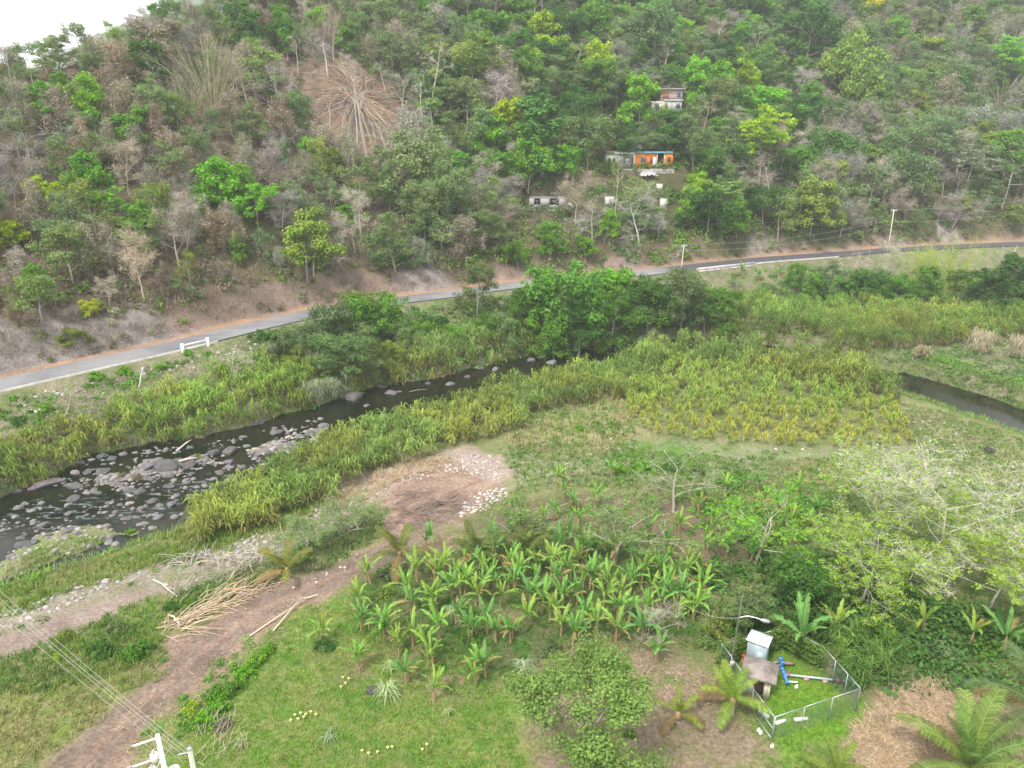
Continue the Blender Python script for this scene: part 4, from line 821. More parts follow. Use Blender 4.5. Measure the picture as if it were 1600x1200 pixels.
for (a, b_, r, c_, wh) in [(160, 1020, 1.3, 'deep green', 'between the two dirt tracks'), (213, 1022, 1.4, 'mid green', 'between the two dirt tracks'), (100, 1000, .9, 'olive green', 'between the two dirt tracks'), (90, 1030, .6, 'yellow green', 'between the two dirt tracks'),
        (270, 950, .9, 'deep green', 'between the two dirt tracks'), (300, 945, .8, 'mid green', 'between the two dirt tracks'), (360, 915, .8, 'bright green', 'between the two dirt tracks'), (185, 985, 1.0, 'grey green', 'between the two dirt tracks'),
        (507, 1012, .95, 'deep green', 'on the lawn below a young banana'), (320, 1130, 1.0, 'bright green', 'in the row beside the main dirt track'), (345, 1105, 1.1, 'bright green', 'in the row beside the main dirt track'), (365, 1080, 1.0, 'mid green', 'in the row beside the main dirt track'),
        (385, 1055, 1.0, 'bright green', 'in the row beside the main dirt track'), (402, 1035, .9, 'bright green', 'in the row beside the main dirt track'), (418, 1018, .8, 'bright green', 'in the row beside the main dirt track'), (335, 1085, .9, 'mid green', 'in the row beside the main dirt track'), (300, 1110, .8, 'yellow green', 'in the row beside the main dirt track'),
        (350, 1135, .8, 'brownish', 'in the row beside the main dirt track'), (615, 905, 1.6, 'grey green', 'at the left edge of the banana plot'), (600, 930, 1.1, 'olive green', 'at the left edge of the banana plot'), (860, 1018, 1.1, 'grey green', 'at the lower edge of the banana plot'), (735, 1000, 1.0, 'mid green', 'in the middle of the banana plot'),
        (690, 1045, .6, 'mid green', 'in the middle of the banana plot'), (920, 1035, .9, 'grey green', 'at the lower edge of the banana plot'), (1160, 960, 1.8, 'pale grey', 'by the lamp pole'), (1120, 985, 1.5, 'olive green', 'by the lamp pole'), (1110, 1010, 1.1, 'light green', 'by the lamp pole'), (1145, 985, 1.3, 'mid green', 'by the lamp pole'),
        (1290, 970, 1.6, 'deep green', 'behind the fenced compound'), (1230, 985, 1.2, 'olive green', 'behind the fenced compound'), (1195, 985, 1.2, 'dark green', 'behind the fenced compound'), (1380, 1000, 1.4, 'mid green', 'right of the fenced compound'), (1470, 1030, 1.6, 'grey green', 'right of the fenced compound'), (1540, 1020, 1.5, 'mid green', 'right of the fenced compound'),
        (405, 530, 2.0, 'deep green', 'at the road edge above the river'), (293, 553, .9, 'bright green', 'at the white roadside barrier'), (195, 583, 1.2, 'bright green', 'on the bank below the road'), (150, 590, 1.3, 'bright green', 'on the bank below the road'), (250, 575, 1.0, 'bright green', 'on the bank below the road'), (385, 585, 1.2, 'mid green', 'on the bank below the road'), (30, 660, 1.3, 'deep green', 'on the bank below the road'), (75, 640, 1.3, 'bright green', 'on the bank below the road'),
        (480, 530, 1.6, 'grey green', 'on the bank between road and river'), (450, 560, 1.6, 'mid green', 'on the bank between road and river'), (520, 560, 1.8, 'olive green', 'on the bank between road and river'), (560, 560, 2.2, 'grey green', 'on the bank between road and river'), (590, 520, 1.6, 'mid green', 'on the bank between road and river'),
        (690, 505, 1.6, 'dark green', 'on the bank between road and river'), (740, 500, 1.6, 'mid green', 'on the bank between road and river'), (610, 500, 1.3, 'bright green', 'on the bank between road and river'), (660, 492, 1.0, 'bright green', 'on the bank between road and river'), (1130, 470, 1.6, 'mid green', 'below the stone retaining wall'), (1190, 460, 1.8, 'bright green', 'below the stone retaining wall'),
        (1255, 445, 1.8, 'bright green', 'below the dark road stretch'), (1290, 440, 1.8, 'mid green', 'below the dark road stretch'), (1320, 460, 2, 'deep green', 'below the dark road stretch'), (1240, 470, 1.5, 'mid green', 'below the dark road stretch'), (1570, 480, 2.6, 'deep green', 'at the right end of the river bank'), (1540, 500, 2.2, 'dark green', 'at the right end of the river bank'), (1600, 500, 2.4, 'mid green', 'at the right end of the river bank'),
        (1395, 625, 1.2, 'grey green', 'on the river bank by the cane field'), (1240, 610, 1.0, 'deep green', 'inside the cane field'), (740, 660, 1.4, 'deep green', 'in the near bank cane'), (770, 640, 1.3, 'mid green', 'in the near bank cane'), (1010, 735, 1.5, 'bright green', 'in the grass above the banana plot'), (1050, 730, 1.6, 'light green', 'in the grass above the banana plot'), (1090, 740, 1.3, 'light green', 'in the grass above the banana plot'),
        (970, 740, 1.1, 'bright green', 'in the grass above the banana plot'), (905, 672, 1.0, 'bright green', 'in the dry clearing by the cane'), (985, 1150, .5, 'mid green', 'beside the mango tree'), (260, 815, .7, 'yellow green', 'on the stones in the river'), (205, 832, .6, 'bright green', 'on the stones in the river'), (215, 748, .8, 'brownish', 'on the stones in the river'), (190, 745, .7, 'pale grey', 'on the stones in the river'), (310, 715, .6, 'olive green', 'on the stones in the river')]:
    shrub(a, b_, r, c_, wh)

# ------------------------------------------------------------------ single trees of the valley floor and the road bank
VT = [('round', 880, 552, 412, 'mid green', 'grey', 1.05, 'broad green tree on the far river bank below the road'), ('feathery', 950, 545, 445, 'mid green', 'pale', 1.3, 'wide feathery tree on the far river bank left of the river mouth'), ('broad', 850, 530, 425, 'bright green', 'grey', .9, 'light green tree at the left of the big river bank trees'),
      ('broad', 955, 500, 418, 'bright green', 'grey', 1.0, 'bright green small tree touching the road above the bank trees'), ('feathery', 1060, 530, 420, 'grey green', 'grey', 1.0, 'grey green feathery tree in front of the stone retaining wall'), ('feathery', 1120, 520, 450, 'mid green', 'grey', 1.3, 'low feathery tree right of the grey green one on the bank'),
      ('feathery', 1010, 525, 440, 'deep green', 'grey', 1.1, 'deep green feathery tree on the far river bank'), ('feathery', 745, 500, 408, 'grey green', 'pale', .8, 'pale feathery tree beside the road left of the bank trees'), ('airy', 560, 540, 455, 'olive green', 'pale', 1.2, 'thinly leaved olive tree hiding the road bend'), ('airy', 620, 540, 475, 'light green', 'pale', 1.2, 'thinly leaved light green tree below the road'),
      ('feathery', 540, 600, 520, 'grey green', 'grey', 1.2, 'bushy grey green tree at the water edge by the big boulder'), ('feathery', 575, 590, 510, 'grey green', 'grey', 1.2, 'bushy tree behind the tan cane of the far bank'), ('barewide', 362, 600, 538, 'x', 'pale', 1.1, 'small leafless tree on the bank below the white barrier'), ('barewide', 100, 665, 590, 'x', 'pale', 1.2, 'pale leafless tree leaning over the left river bank'),
      ('airy', 470, 570, 500, 'grey green', 'grey', 1.3, 'low sparse tree right of the road sapling'), ('barewide', 1335, 465, 390, 'x', 'pale', 1.2, 'white branched leafless tree below the tall utility pole'), ('bare', 1385, 455, 372, 'x', 'pale', 1.0, 'pale leafless tree standing right below the tall utility pole'), ('spindly', 1045, 445, 380, 'x', 'pale', 1.2, 'white leafless sapling by the road left of the retaining wall'),
      ('feathery', 1290, 470, 405, 'grey green', 'grey', 1.3, 'dark feathery tree on the bank under the road'), ('round', 1240, 455, 410, 'mid green', 'grey', 1.0, 'small round green tree on the bank under the road'), ('round', 1440, 480, 415, 'mid green', 'grey', 1.1, 'round green tree left of the yellow bamboo'), ('spindly', 1560, 450, 385, 'x', 'pale', 1.0, 'slanting white stem at the far right of the road bank'),
      ('round', 1570, 470, 395, 'deep green', 'grey', 1.2, 'deep green tree at the right picture edge below the road'), ('broad', 1620, 480, 400, 'dark green', 'grey', 1.2, 'dark tree cut by the right picture edge below the road'), ('airy', 1150, 455, 425, 'light green', 'pale', 1.2, 'thin light green sapling under the stone retaining wall'),
      ('round', 895, 1218, 1062, 'x', 'pale', 1.15, 'MANGO')]
for (k, bx, by, ty, c_, bk_, wd_, lb) in VT:
    if lb == 'MANGO': continue
    p = G(bx, by); h = height_for(p, ty); tree(k, p, h, c_, bk_, '', (random.uniform(-.04, .04), random.uniform(-.05, .1)), wd_, lb)
for k_, (bx, by, ty, kk, c_) in enumerate([(440, 548, 512, 'round', 'mid green'), (470, 590, 540, 'feathery', 'olive green'), (505, 580, 520, 'airy', 'light green'), (530, 550, 470, 'round', 'grey green'), (590, 545, 458, 'round', 'mid green'), (610, 580, 530, 'feathery', 'olive green'), (640, 560, 510, 'airy', 'light green'), (655, 540, 500, 'round', 'bright green'),
        (680, 535, 495, 'round', 'deep green'), (710, 545, 502, 'airy', 'bright green'), (760, 535, 492, 'round', 'mid green'), (790, 540, 490, 'airy', 'light green'), (820, 520, 450, 'round', 'mid green'), (500, 540, 482, 'airy', 'grey green'), (560, 535, 452, 'airy', 'olive green'), (905, 560, 470, 'feathery', 'deep green'), (865, 565, 500, 'round', 'mid green'), (985, 500, 430, 'round', 'deep green'),
        (1030, 515, 440, 'round', 'mid green'), (1080, 510, 455, 'feathery', 'grey green'), (1100, 525, 470, 'feathery', 'mid green'), (1350, 480, 420, 'round', 'deep green'), (1400, 480, 430, 'round', 'mid green'), (1500, 475, 420, 'feathery', 'deep green'), (1530, 485, 420, 'round', 'dark green'), (1270, 470, 425, 'round', 'bright green'), (1310, 475, 430, 'round', 'mid green')]):
    p = G(bx, by); tree(kk, p, height_for(p, ty), c_, 'grey', 'on the bank between road and river' if bx < 830 else 'on the far bank below the road' if bx < 1200 else 'on the right bank below the road', None, 1.15)
    q = proj(p); REG[-1][0]['px'] = float(q[0]); REG[-1][0]['py'] = float(q[1])
# near trees need finer leaves
GREENS['mango green'] = (.17, .27, .06); GREENS['lime'] = (.25, .38, .04)
def near_tree(px, py, ty, seed, colour, bark, label, leaf, wide=1.0, fuzz=None, cdry=False, name='broadleaf_tree', **kw):
    p = G(px, py); h = height_for(p, ty); st, tips = skeleton(seed, 10.0, **kw); s_ = h / 10 * 1.05
    t = thing(name, label, 'tree', tuple(p), scale=(s_ * wide, s_ * wide, s_)); bc = (.50, .46, .39) if name == 'rain_tree' else BARKS[bark]
    put('trunk', tubes([(c, 8) for c in st['trunk']] + [(c, 6) for c in st['limb']], 5).mesh('trunk', True), M['bark'], t, color=bc)
    mb = tubes([(c, 4) for c in st['sub']] + [(c, 3) for c in st['twig']], 3)
    if fuzz: V, n_ = twig_fuzz('t', tips, fuzz[0], fuzz[1], seed, fuzz[2]); mb.add(V, [(3 * i, 3 * i + 1, 3 * i + 2) for i in range(n_)])
    put('branches', mb.mesh('branches'), M['bark'], t, color=bc)
    if leaf: put('crown', crown_mesh('crown', tips, seed=seed, **leaf), M['leaf'], t, color=GREENS[colour])
    return t, h
near_tree(918, 1212, 1055, 501, 'mango green', 'pale', 'big round tree with pale limbs at the bottom edge below the banana plot', dict(rc=.95, per=170, leaf=.10, flat=.8), 1.35, tf=.2, spread=.5, limbs=9, subs=5, twigs=2, up=.35, name='mango_tree')
US = dict(tf=.4, spread=.78, limbs=10, subs=8, twigs=4, up=.16, wob=.12, r0=.115)
near_tree(1462, 905, 745, 502, 'lime', 'pale', 'largest sprawling half bare tree with pale bare limbs at the right', dict(rc=.6, per=6, leaf=.12, flat=.5, upb=.9), 1.08, fuzz=(.75, 11, .026), name='rain_tree', **US)
near_tree(1365, 850, 735, 503, 'lime', 'pale', 'sprawling tree left of the largest one with sparse yellow green leaf', dict(rc=.55, per=13, leaf=.13, flat=.5, upb=.9), 1.2, fuzz=(.7, 5, .03), name='rain_tree', **US)
near_tree(1345, 945, 850, 504, 'lime', 'pale', 'sprawling yellow green tree nearest above the fenced compound reeds', dict(rc=.65, per=32, leaf=.12, flat=.4, upb=.9), 1.2, fuzz=(.6, 4, .03), name='rain_tree', **US)
near_tree(1545, 950, 850, 505, 'lime', 'pale', 'yellow green sprawling tree at the right picture edge', dict(rc=.65, per=32, leaf=.12, flat=.4, upb=.9), 1.3, fuzz=(.6, 4, .03), name='rain_tree', **US)
A4 = dict(tf=.35, spread=.6, limbs=7, subs=5, twigs=3, up=.3, wob=.2, r0=.17)
near_tree(960, 880, 790, 506, 'light green', 'pale', 'open light green tree with white stem in the upper banana plot', dict(rc=.7, per=16, leaf=.15, flat=.5, upb=.8), 1.5, fuzz=(.6, 3, .03), name='sparse_tree', **A4)
near_tree(805, 855, 795, 507, 'light green', 'pale', 'low light green tree at the upper left of the banana plot', dict(rc=.9, per=18, leaf=.19, flat=.5, upb=.8), 1.6, fuzz=(.6, 3, .03), name='sparse_tree', **A4)
near_tree(1180, 880, 790, 508, 'bright green', 'pale', 'open bright green tree at the upper right of the banana plot', dict(rc=.8, per=18, leaf=.16, flat=.5, upb=.8), 1.5, fuzz=(.6, 3, .03), name='sparse_tree', **A4)
near_tree(1052, 800, 715, 509, 'light green', 'pale', 'white stemmed sparse tree standing above the banana plot', dict(rc=.7, per=8, leaf=.13, flat=.5, upb=.8), 1.3, fuzz=(.8, 6, .03), name='sparse_tree', **A4)
near_tree(1245, 960, 868, 510, 'deep green', 'grey', 'dense dark tree behind the fenced compound', dict(rc=.95, per=70, leaf=.16, flat=.8), 1.3, tf=.2, spread=.4, limbs=10, subs=4, twigs=2, up=.35)
near_tree(1165, 990, 915, 511, 'grey green', 'grey', 'small grey green bushy tree around the lamp pole', dict(rc=.9, per=60, leaf=.16, flat=.8), 1.1, tf=.2, spread=.36, limbs=9, subs=4, twigs=2, up=.4)
near_tree(1028, 1015, 950, 512, 'x' if 0 else 'pale grey', 'pale', 'small leafless twiggy tree at the right of the banana plot', None, 1.1, fuzz=(.9, 9, .03), name='bare_tree', **A4)
near_tree(480, 860, 812, 513, 'light green', 'pale', 'low sparse bush tree left of the dirt clearing', dict(rc=1.1, per=40, leaf=.12, flat=.5), 2.0, fuzz=(.8, 6, .04), name='sparse_tree', **A4)
near_tree(560, 830, 785, 514, 'light green', 'pale', 'low sparse bush tree touching the dirt clearing', dict(rc=1.1, per=40, leaf=.12, flat=.5), 1.8, fuzz=(.8, 6, .04), name='sparse_tree', **A4)

# ------------------------------------------------------------------ banana plants
def banana_leaf(L, w_, seed, droop):
    """one big leaf: midrib and a blade torn into strips along both edges"""
    rg = np.random.default_rng(seed); k = 13; t = np.linspace(0, 1, k); ang = droop[0] - droop[1] * t ** 1.4
    x = np.concatenate([[0], np.cumsum(np.cos(ang[:-1]) * L / (k - 1))]); z = np.concatenate([[0], np.cumsum(np.sin(ang[:-1]) * L / (k - 1))])
    V = []; F_ = []; var = []
    for i in range(k): V += [(x[i], -.018, z[i]), (x[i], .018, z[i])]; var += [.95, .95]
    for i in range(k - 1): F_.append([2 * i, 2 * i + 1, 2 * i + 3, 2 * i + 2])
    for s_ in (-1, 1):
        for i in range(1, k - 1):
            f = (t[i] + t[i + 1]) / 2; wd = w_ * math.sin(min(1, f * .93 + .07) * math.pi) ** .55 * rg.uniform(.8, 1.08); dr = rg.uniform(-.25, .55) * (.4 + f); g = rg.uniform(.0, .16); sw = .35 * wd + .05
            x0, x1, z0, z1 = x[i], x[i + 1], z[i], z[i + 1]; dx, dz = x1 - x0, z1 - z0; b = len(V)
            V += [(x0, s_ * .02, z0), (x1, s_ * .02, z1), (x1 + sw - dx * g, s_ * wd, z1 + wd * dr), (x0 + sw + dx * g, s_ * wd, z0 + wd * dr)]; F_.append([b, b + 1, b + 2, b + 3] if s_ > 0 else [b + 3, b + 2, b + 1, b]); q = rg.uniform(.2, .6); var += [q + .1, q + .1, q, q]
    return np.array(V), F_, np.array(var)
LEAFS = []
for k in range(10):
    V, F_, vv = banana_leaf(2.7, .25, 600 + k, [(1.3, .7), (1.1, 1.1), (.95, 1.3), (1.35, .5), (.65, 1.3), (1.0, 1.0), (1.2, 1.5), (1.45, .35), (.5, 1.5), (1.1, .8)][k])
    LEAFS.append(mesh_np('leaf', V, [i for f in F_ for i in f], [4] * len(F_), {'var': vv}))
mb = MB(); mb.tube([(0, 0, -.15), (.02, 0, .8), (.04, .02, 1.6), (.05, .03, 2.05)], [.15, .12, .09, .05], 8, False); stemM = mb.mesh('pseudostem', True)
mb = MB()
for k in range(5):
    a = k * 1.3; mb.add([(math.cos(a) * .1, math.sin(a) * .1, 1.75), (math.cos(a + .35) * .17, math.sin(a + .35) * .17, 1.2), (math.cos(a) * .22, math.sin(a) * .22, .55), (math.cos(a - .35) * .17, math.sin(a - .35) * .17, 1.15)], [(0, 1, 2, 3)])
skirtM = mb.mesh('dead_leaves')
M['bstem'] = plain('banana_stem', (.34, .22, .13), .8, 2.2, .35, second=(.17, .19, .06)); M['bdead'] = plain('dead_banana_leaf', (.33, .20, .11), .9, 4, .3)
def banana(p, h, where, label=None, stems=None, tint=None):
    n_st = stems or random.choice([1, 1, 2, 2, 3]); sc_ = h / 4.0
    t = thing('banana_plant', label or f"{'tall' if h > 4 else 'young' if h < 2.3 else 'mid sized'} banana plant {where}", 'banana plant', tuple(p), random.uniform(0, 6.28), 'banana plants in the plot by the river', auto=label is None)
    x, y, _ = proj(p); t['px'] = float(x); t['py'] = float(y); base = tint or random.choice([(.17, .35, .075), (.22, .40, .07), (.14, .30, .075), (.24, .37, .07)])
    for i in range(n_st):
        a = random.uniform(0, 6.28); r = 0 if i == 0 else random.uniform(.3, .6); s_ = sc_ * (1 if i == 0 else random.uniform(.55, .95))
        tilt = Matrix.Rotation(random.uniform(-.1, .1), 4, 'X') @ Matrix.Rotation(random.uniform(-.1, .1), 4, 'Y')
        B = Matrix.Translation((r * math.cos(a), r * math.sin(a), 0)) @ tilt
        o = put('pseudostem', stemM, M['bstem'], t); o.matrix_local = B @ Matrix.Scale(s_, 4)
        if i == 0: o = put('dead_leaves', skirtM, M['bdead'], t); o.matrix_local = B @ Matrix.Scale(s_, 4)
        nl = random.randint(7, 9) if i == 0 else random.randint(4, 6); a0 = random.random() * 6.28
        for j in range(nl):
            q = random.uniform(.75, 1.1) * s_; az = a0 + j * 2.4 + random.uniform(-.3, .3)
            lm = LEAFS[[0, 3, 7, 1, 5, 9, 2, 6, 4, 8][min(9, int(j * 10 / nl))]] 
            o = put('leaf', lm, M['leaf'], t, color=jit(base, .15) if not (j >= nl - 2 and random.random() < .25) else jit((.30, .24, .09), .2)); o.matrix_local = B @ Matrix.Translation((.05 * s_, .03 * s_, 1.95 * s_)) @ Matrix.Rotation(az, 4, 'Z') @ Matrix.Rotation(random.uniform(-.25, .25), 4, 'X') @ Matrix.Scale(q, 4)
    return t
bz = [(110, 570), (85, 500), (230, 632), (205, 622), (330, 660), (320, 512), (412, 500), (438, 505), (560, 270), (690, 392), (780, 412), (870, 432), (905, 118), (982, 255), (800, 292), (660, 602), (580, 622), (450, 622), (842, 580), (765, 640), (962, 540), (1042, 652), (1068, 645), (1150, 620),
      (1235, 640), (1355, 627), (1420, 705), (1240, 540), (1118, 402), (1300, 420), (1135, 272), (1470, 302), (1460, 432), (1400, 452), (1200, 420), (1090, 392), (622, 800), (655, 800), (420, 745), (300, 830), (90, 762), (422, 905), (480, 325), (520, 375), (140, 380), (350, 372), (600, 322), (700, 282),
      (880, 345), (720, 482), (610, 475), (852, 482), (905, 512), (1000, 480), (1060, 472), (1330, 332), (1230, 292), (1260, 462), (1380, 520), (1500, 540), (1520, 482), (1500, 382), (1180, 352), (762, 202), (832, 250), (690, 232), (412, 232), (1062, 302), (1040, 45), (962, 102), (640, 422), (562, 422), (502, 442),
      (975, 402), (270, 690), (390, 690), (540, 560), (700, 640), (300, 450), (440, 380), (990, 610), (1100, 570), (1180, 480), (1290, 560), (800, 380), (770, 340), (640, 350), (950, 330), (1010, 360), (1350, 400), (1440, 480)]
for (a, b_) in bz:
    x, y = 530 + a / 2.857, 780 + b_ / 2.857; p = G(x, y); where = 'at the lower left of the plot' if y > 1000 and x < 700 else 'in the front row of the plot' if y > 990 else 'in the middle of the plot, left side' if x < 760 and y > 910 else 'in the middle of the plot, right side' if y > 910 else 'at the back of the plot'
    banana(p, random.uniform(2.3, 3.3) if y > 850 else random.uniform(2.0, 2.8), where)
for (x, y) in [(955, 745), (880, 780), (905, 825), (932, 792), (870, 762), (1090, 805), (1112, 835), (1132, 775), (1180, 795), (1212, 805), (1242, 780), (1230, 808), (1150, 808), (1100, 785), (1076, 885), (1112, 905), (1040, 865), (1060, 835), (1195, 835), (1262, 835), (1160, 770), (1030, 905), (1090, 940), (1245, 860), (1150, 850), (1280, 810), (1135, 870), (1070, 910), (1055, 940), (1085, 965), (1030, 960), (1100, 930), (985, 875), (1010, 845), (945, 860), (915, 870), (890, 850), (1020, 800), (990, 790), (1215, 845), (1100, 860), (1175, 880), (1060, 985), (1235, 830), (1185, 770)]:
    banana(G(x, y), random.uniform(1.9, 3.2), 'among the bushes above the plot' if x < 1060 else 'on the brown ground right of the plot')
for (x, y, h, lb) in [(1253, 1028, 4.6, 'tall banana plant just behind the metal clad kiosk fence'), (1300, 1000, 3.2, 'banana plant in the dark growth right of the compound banana'), (1568, 1025, 4.0, 'banana plant at the far right under the yellow green trees'), (1515, 1010, 3.2, 'banana plant left of the far right one under the trees'),
        (1440, 990, 3.0, 'banana plant in the shade below the largest sprawling tree'), (507, 1000, 2.4, 'young banana plant growing out of a dark shrub on the lawn'), (895, 288, 6.0, 'banana plant on the slope left of the orange house'), (990, 272, 2.6, 'banana plant right in front of the orange house'), (738, 208, 5, 'banana plant on the slope left of the narrow deep green tree'), (1160, 432, 3.6, 'banana plant below the stone retaining wall'), (1185, 440, 3.2, 'banana plant right of the one below the retaining wall'), (1220, 432, 3.2, 'banana plant at the foot of the road bank')]:
    p = G(x, y)
    if p is not None: banana(p, h, '', lb)

# ------------------------------------------------------------------ palms
def frond(L, seed, a0, dr, half=.46, n=44, w_=.034):
    """a coconut frond: rachis with two combs of leaflets"""
    rg = np.random.default_rng(seed); k = 12; t = np.linspace(0, 1, k); ang = a0 - dr * t ** 1.3
    x = np.concatenate([[0], np.cumsum(np.cos(ang[:-1]) * L / (k - 1))]); z = np.concatenate([[0], np.cumsum(np.sin(ang[:-1]) * L / (k - 1))])
    P = np.stack([x, x * 0, z], 1); mb = MB(); mb.tube(P, np.linspace(.045, .012, k), 4, False); var = [np.full(4 * k, .95)]
    for i in range(n):
        f = .14 + .86 * i / (n - 1); q = f * (k - 1); j = min(int(q), k - 2); p = P[j] + (P[j + 1] - P[j]) * (q - j); d = P[j + 1] - P[j]; d /= np.linalg.norm(d)
        ll = half * L * .5 * math.sin(.25 + 2.6 * f) ** .7 * rg.uniform(.85, 1.1) if f < 1 else .1
        for s_ in (-1, 1):
            D = d * .55 + np.array([0, s_ * 1.0, 0]) + np.array([0, 0, .15]); D /= np.linalg.norm(D); m_ = p + D * ll * .55; e = m_ + (D - np.array([0, 0, .9])) * ll * .4; u = d * w_
            mb.add([p - u, p + u, m_ + u, m_ - u, e], [(0, 1, 2, 3), (3, 2, 4)]); var.append(np.full(5, rg.random() * .7))
    return mb.mesh('frond', attrs={'var': np.concatenate(var)})
FR = [frond(4.2, 700 + k, a, d) for k, (a, d) in enumerate([(1.3, .8), (1.12, 1.0), (.9, 1.15), (.65, 1.2), (.4, 1.2), (.1, 1.1), (1.45, .6)])]
def palm(p, trunk_h, L, n, label, tint=(.13, .20, .04), lean=(0, 0), name='coconut_palm'):
    t = thing(name, label, 'palm', tuple(p), random.uniform(0, 6.28), rot=(lean[0], lean[1], random.uniform(0, 6.28)))
    mb = MB(); k = 8; zz = np.linspace(-.2, trunk_h, k); mb.tube([(.04 * z * math.sin(z * .3), 0, z) for z in zz], .16 * np.linspace(1.35, .75, k), 8, False)
    put('trunk', mb.mesh('trunk', True), M['bark'], t, color=(.33, .29, .24))
    mb = MB(); mb.tube([(0, 0, trunk_h - .25), (0, 0, trunk_h + .15), (0, 0, trunk_h + .5)], [.2, .22, .05], 7); put('crownshaft', mb.mesh('crownshaft', True), M['bdead'], t)
    s_ = L / 4.2
    for i in range(n):
        f = i / max(1, n - 1); lm = FR[[6, 0, 1, 2, 3, 4, 5][min(6, int(f * 7))]]; c_ = jit(tint, .12) if f < .85 else jit((.26, .2, .08), .12)
        o = put('frond', lm, M['leaf'], t, color=c_); o.matrix_local = Matrix.Translation((0, 0, trunk_h + .2)) @ Matrix.Rotation(i * 2.4, 4, 'Z') @ Matrix.Rotation(random.uniform(-.3, .3), 4, 'X') @ Matrix.Scale(s_ * random.uniform(.85, 1.08), 4)
    return t
for (x, y, th, L, n, lb, tn) in [(450, 905, .8, 3.4, 7, 'young palm with yellowing curved fronds beside the dirt track', (.20, .22, .04)), (628, 885, 1.4, 3.6, 9, 'yellowish young palm at the top left of the banana plot', (.17, .20, .04)), (745, 880, 1.0, 3.2, 8, 'olive young palm at the back of the banana plot', (.10, .14, .03)),
        (825, 880, 1.0, 3.2, 8, 'dark olive young palm right of the other one at the back of the plot', (.12, .15, .03)), (1143, 1116, 1.1, 2.9, 12, 'young coconut palm outside the compound fence by the hut', (.24, .34, .05)), (1058, 1128, .5, 2.2, 8, 'tiny coconut palm on the bare ground left of the compound', (.20, .27, .04)),
        (1508, 1240, 1.9, 5.2, 18, 'large coconut palm at the bottom right corner', (.20, .30, .07)), (1615, 1195, 4.0, 4.8, 14, 'coconut palm cut by the right picture edge at the bottom', (.13, .20, .07)), (1300, 1222, .5, 2.6, 9, 'small coconut palm at the bottom edge right of the compound', (.18, .26, .04)),
        (1255, 950, 1.0, 2.6, 8, 'small dark palm in the growth behind the compound', (.07, .14, .03)), (955, 112, 8, 4.6, 14, 'coconut palm high above the orange house', (.17, .21, .05)), (1183, 118, 6, 4.8, 14, 'pale coconut palm on the upper slope right of the houses', (.20, .23, .07)), (1435, 110, 8, 5.2, 15, 'coconut palm with hanging dead fronds at the upper right', (.13, .18, .04)),
        (1068, 92, 8, 4.0, 11, 'slim coconut palm on the upper slope left of the pale one', (.16, .2, .05)), (1128, 95, 7, 4.2, 12, 'yellowish coconut palm beside the pale one', (.2, .22, .06)), (1150, 62, 7, 4.2, 12, 'coconut palm at the top edge above the pale one', (.12, .17, .05)), (1105, 65, 5, 3.0, 9, 'small palm at the top edge among slim palms', (.12, .2, .05)), (1395, 40, 6, 4.2, 11, 'palm at the top edge of the right forest', (.12, .17, .05))]:
    p = G(x, y)
    if p is not None: palm(p, th, L, n, lb, tn, (random.uniform(-.05, .05), random.uniform(0, .1)))

# ------------------------------------------------------------------ grass clumps that stand alone
def clump(name, px, py, r, h, c, label, per=60, L=1.4, width=.06, droop=1.2, group=None, auto=False):
    p = G(px, py); V, F_, ct, c_, v_ = blades(np.zeros((1, 3)), per, L, width, r, .05, h, droop, rgb(1, 1, 1), int(px * 7 + py), jc=.15)
    me = mesh_np(name, V, F_, ct, {'var': v_}); o = put(name, me, M['leaf'], loc=tuple(p), color=c); tag(o, label, 'grass clump', group, auto); o['px'] = px; o['py'] = py; return o
clump('ornamental_grass', 606, 1088, .25, .5, (.42, .52, .26), 'pale striped grass fountain beside a dark heap on the lawn', 90, 1.7, .055)
clump('ornamental_grass', 820, 1050, .22, .5, (.34, .44, .24), 'pale striped grass fountain at the lower edge of the banana plot', 80, 1.6, .055)
clump('ornamental_grass', 706, 960, .25, .4, (.38, .44, .26), 'grey striped grass fountain inside the banana plot', 70, 1.2, .05)
clump('ornamental_grass', 610, 1048, .2, .4, (.36, .46, .2), 'small pale grass fountain left of the lawn banana plants', 60, 1.1, .05)
clump('ornamental_grass', 700, 1118, .15, .3, (.38, .45, .2), 'little pale grass clump on the lawn below the plot', 40, .9, .045)
clump('ornamental_grass', 1170, 1035, .2, .4, (.2, .32, .12), 'narrow leaved clump beside the metal clad kiosk', 50, 1.2, .05)
clump('ornamental_grass', 515, 1155, .2, .3, (.34, .42, .25), 'grey green grass clump near the bottom of the lawn', 40, 1.0, .045)
clump('ornamental_grass', 380, 1165, .3, .3, (.4, .42, .22), 'pale straggly grass clump near the bottom left of the lawn', 40, 1.1, .04)
for (x, y, r, h, c, lb, L) in [(490, 628, 1.6, 3.0, (.33, .36, .22), 'pale feathery cane clump hanging over the water by the boulder', 2.4), (520, 622, 1.2, 2.6, (.32, .36, .22), 'second pale feathery cane clump nearest the big boulder', 2.2), (1530, 552, 1.8, 3.4, (.50, .44, .30), 'straw coloured dry reed clump left one on the right bank', 2.8),
        (1590, 560, 1.8, 3.2, (.48, .42, .29), 'straw coloured dry reed clump right one on the right bank', 2.8), (1440, 560, 1.0, 1.8, (.40, .34, .2), 'small dry reed clump left of the straw coloured pair', 1.8), (420, 560, 1.4, 2.0, (.25, .28, .15), 'pale reed clump right of the road sapling', 2.0), (975, 520, 1.5, 3.6, (.22, .30, .07), 'yellow green reed clump on the far bank at the river mouth', 1.8), (1000, 515, 1.4, 3.2, (.22, .28, .08), 'yellow green reed clump right of its twin on the far bank', 1.8)]:
    clump('reed_clump', x, y, r, h, c, lb, 420, L, .07)
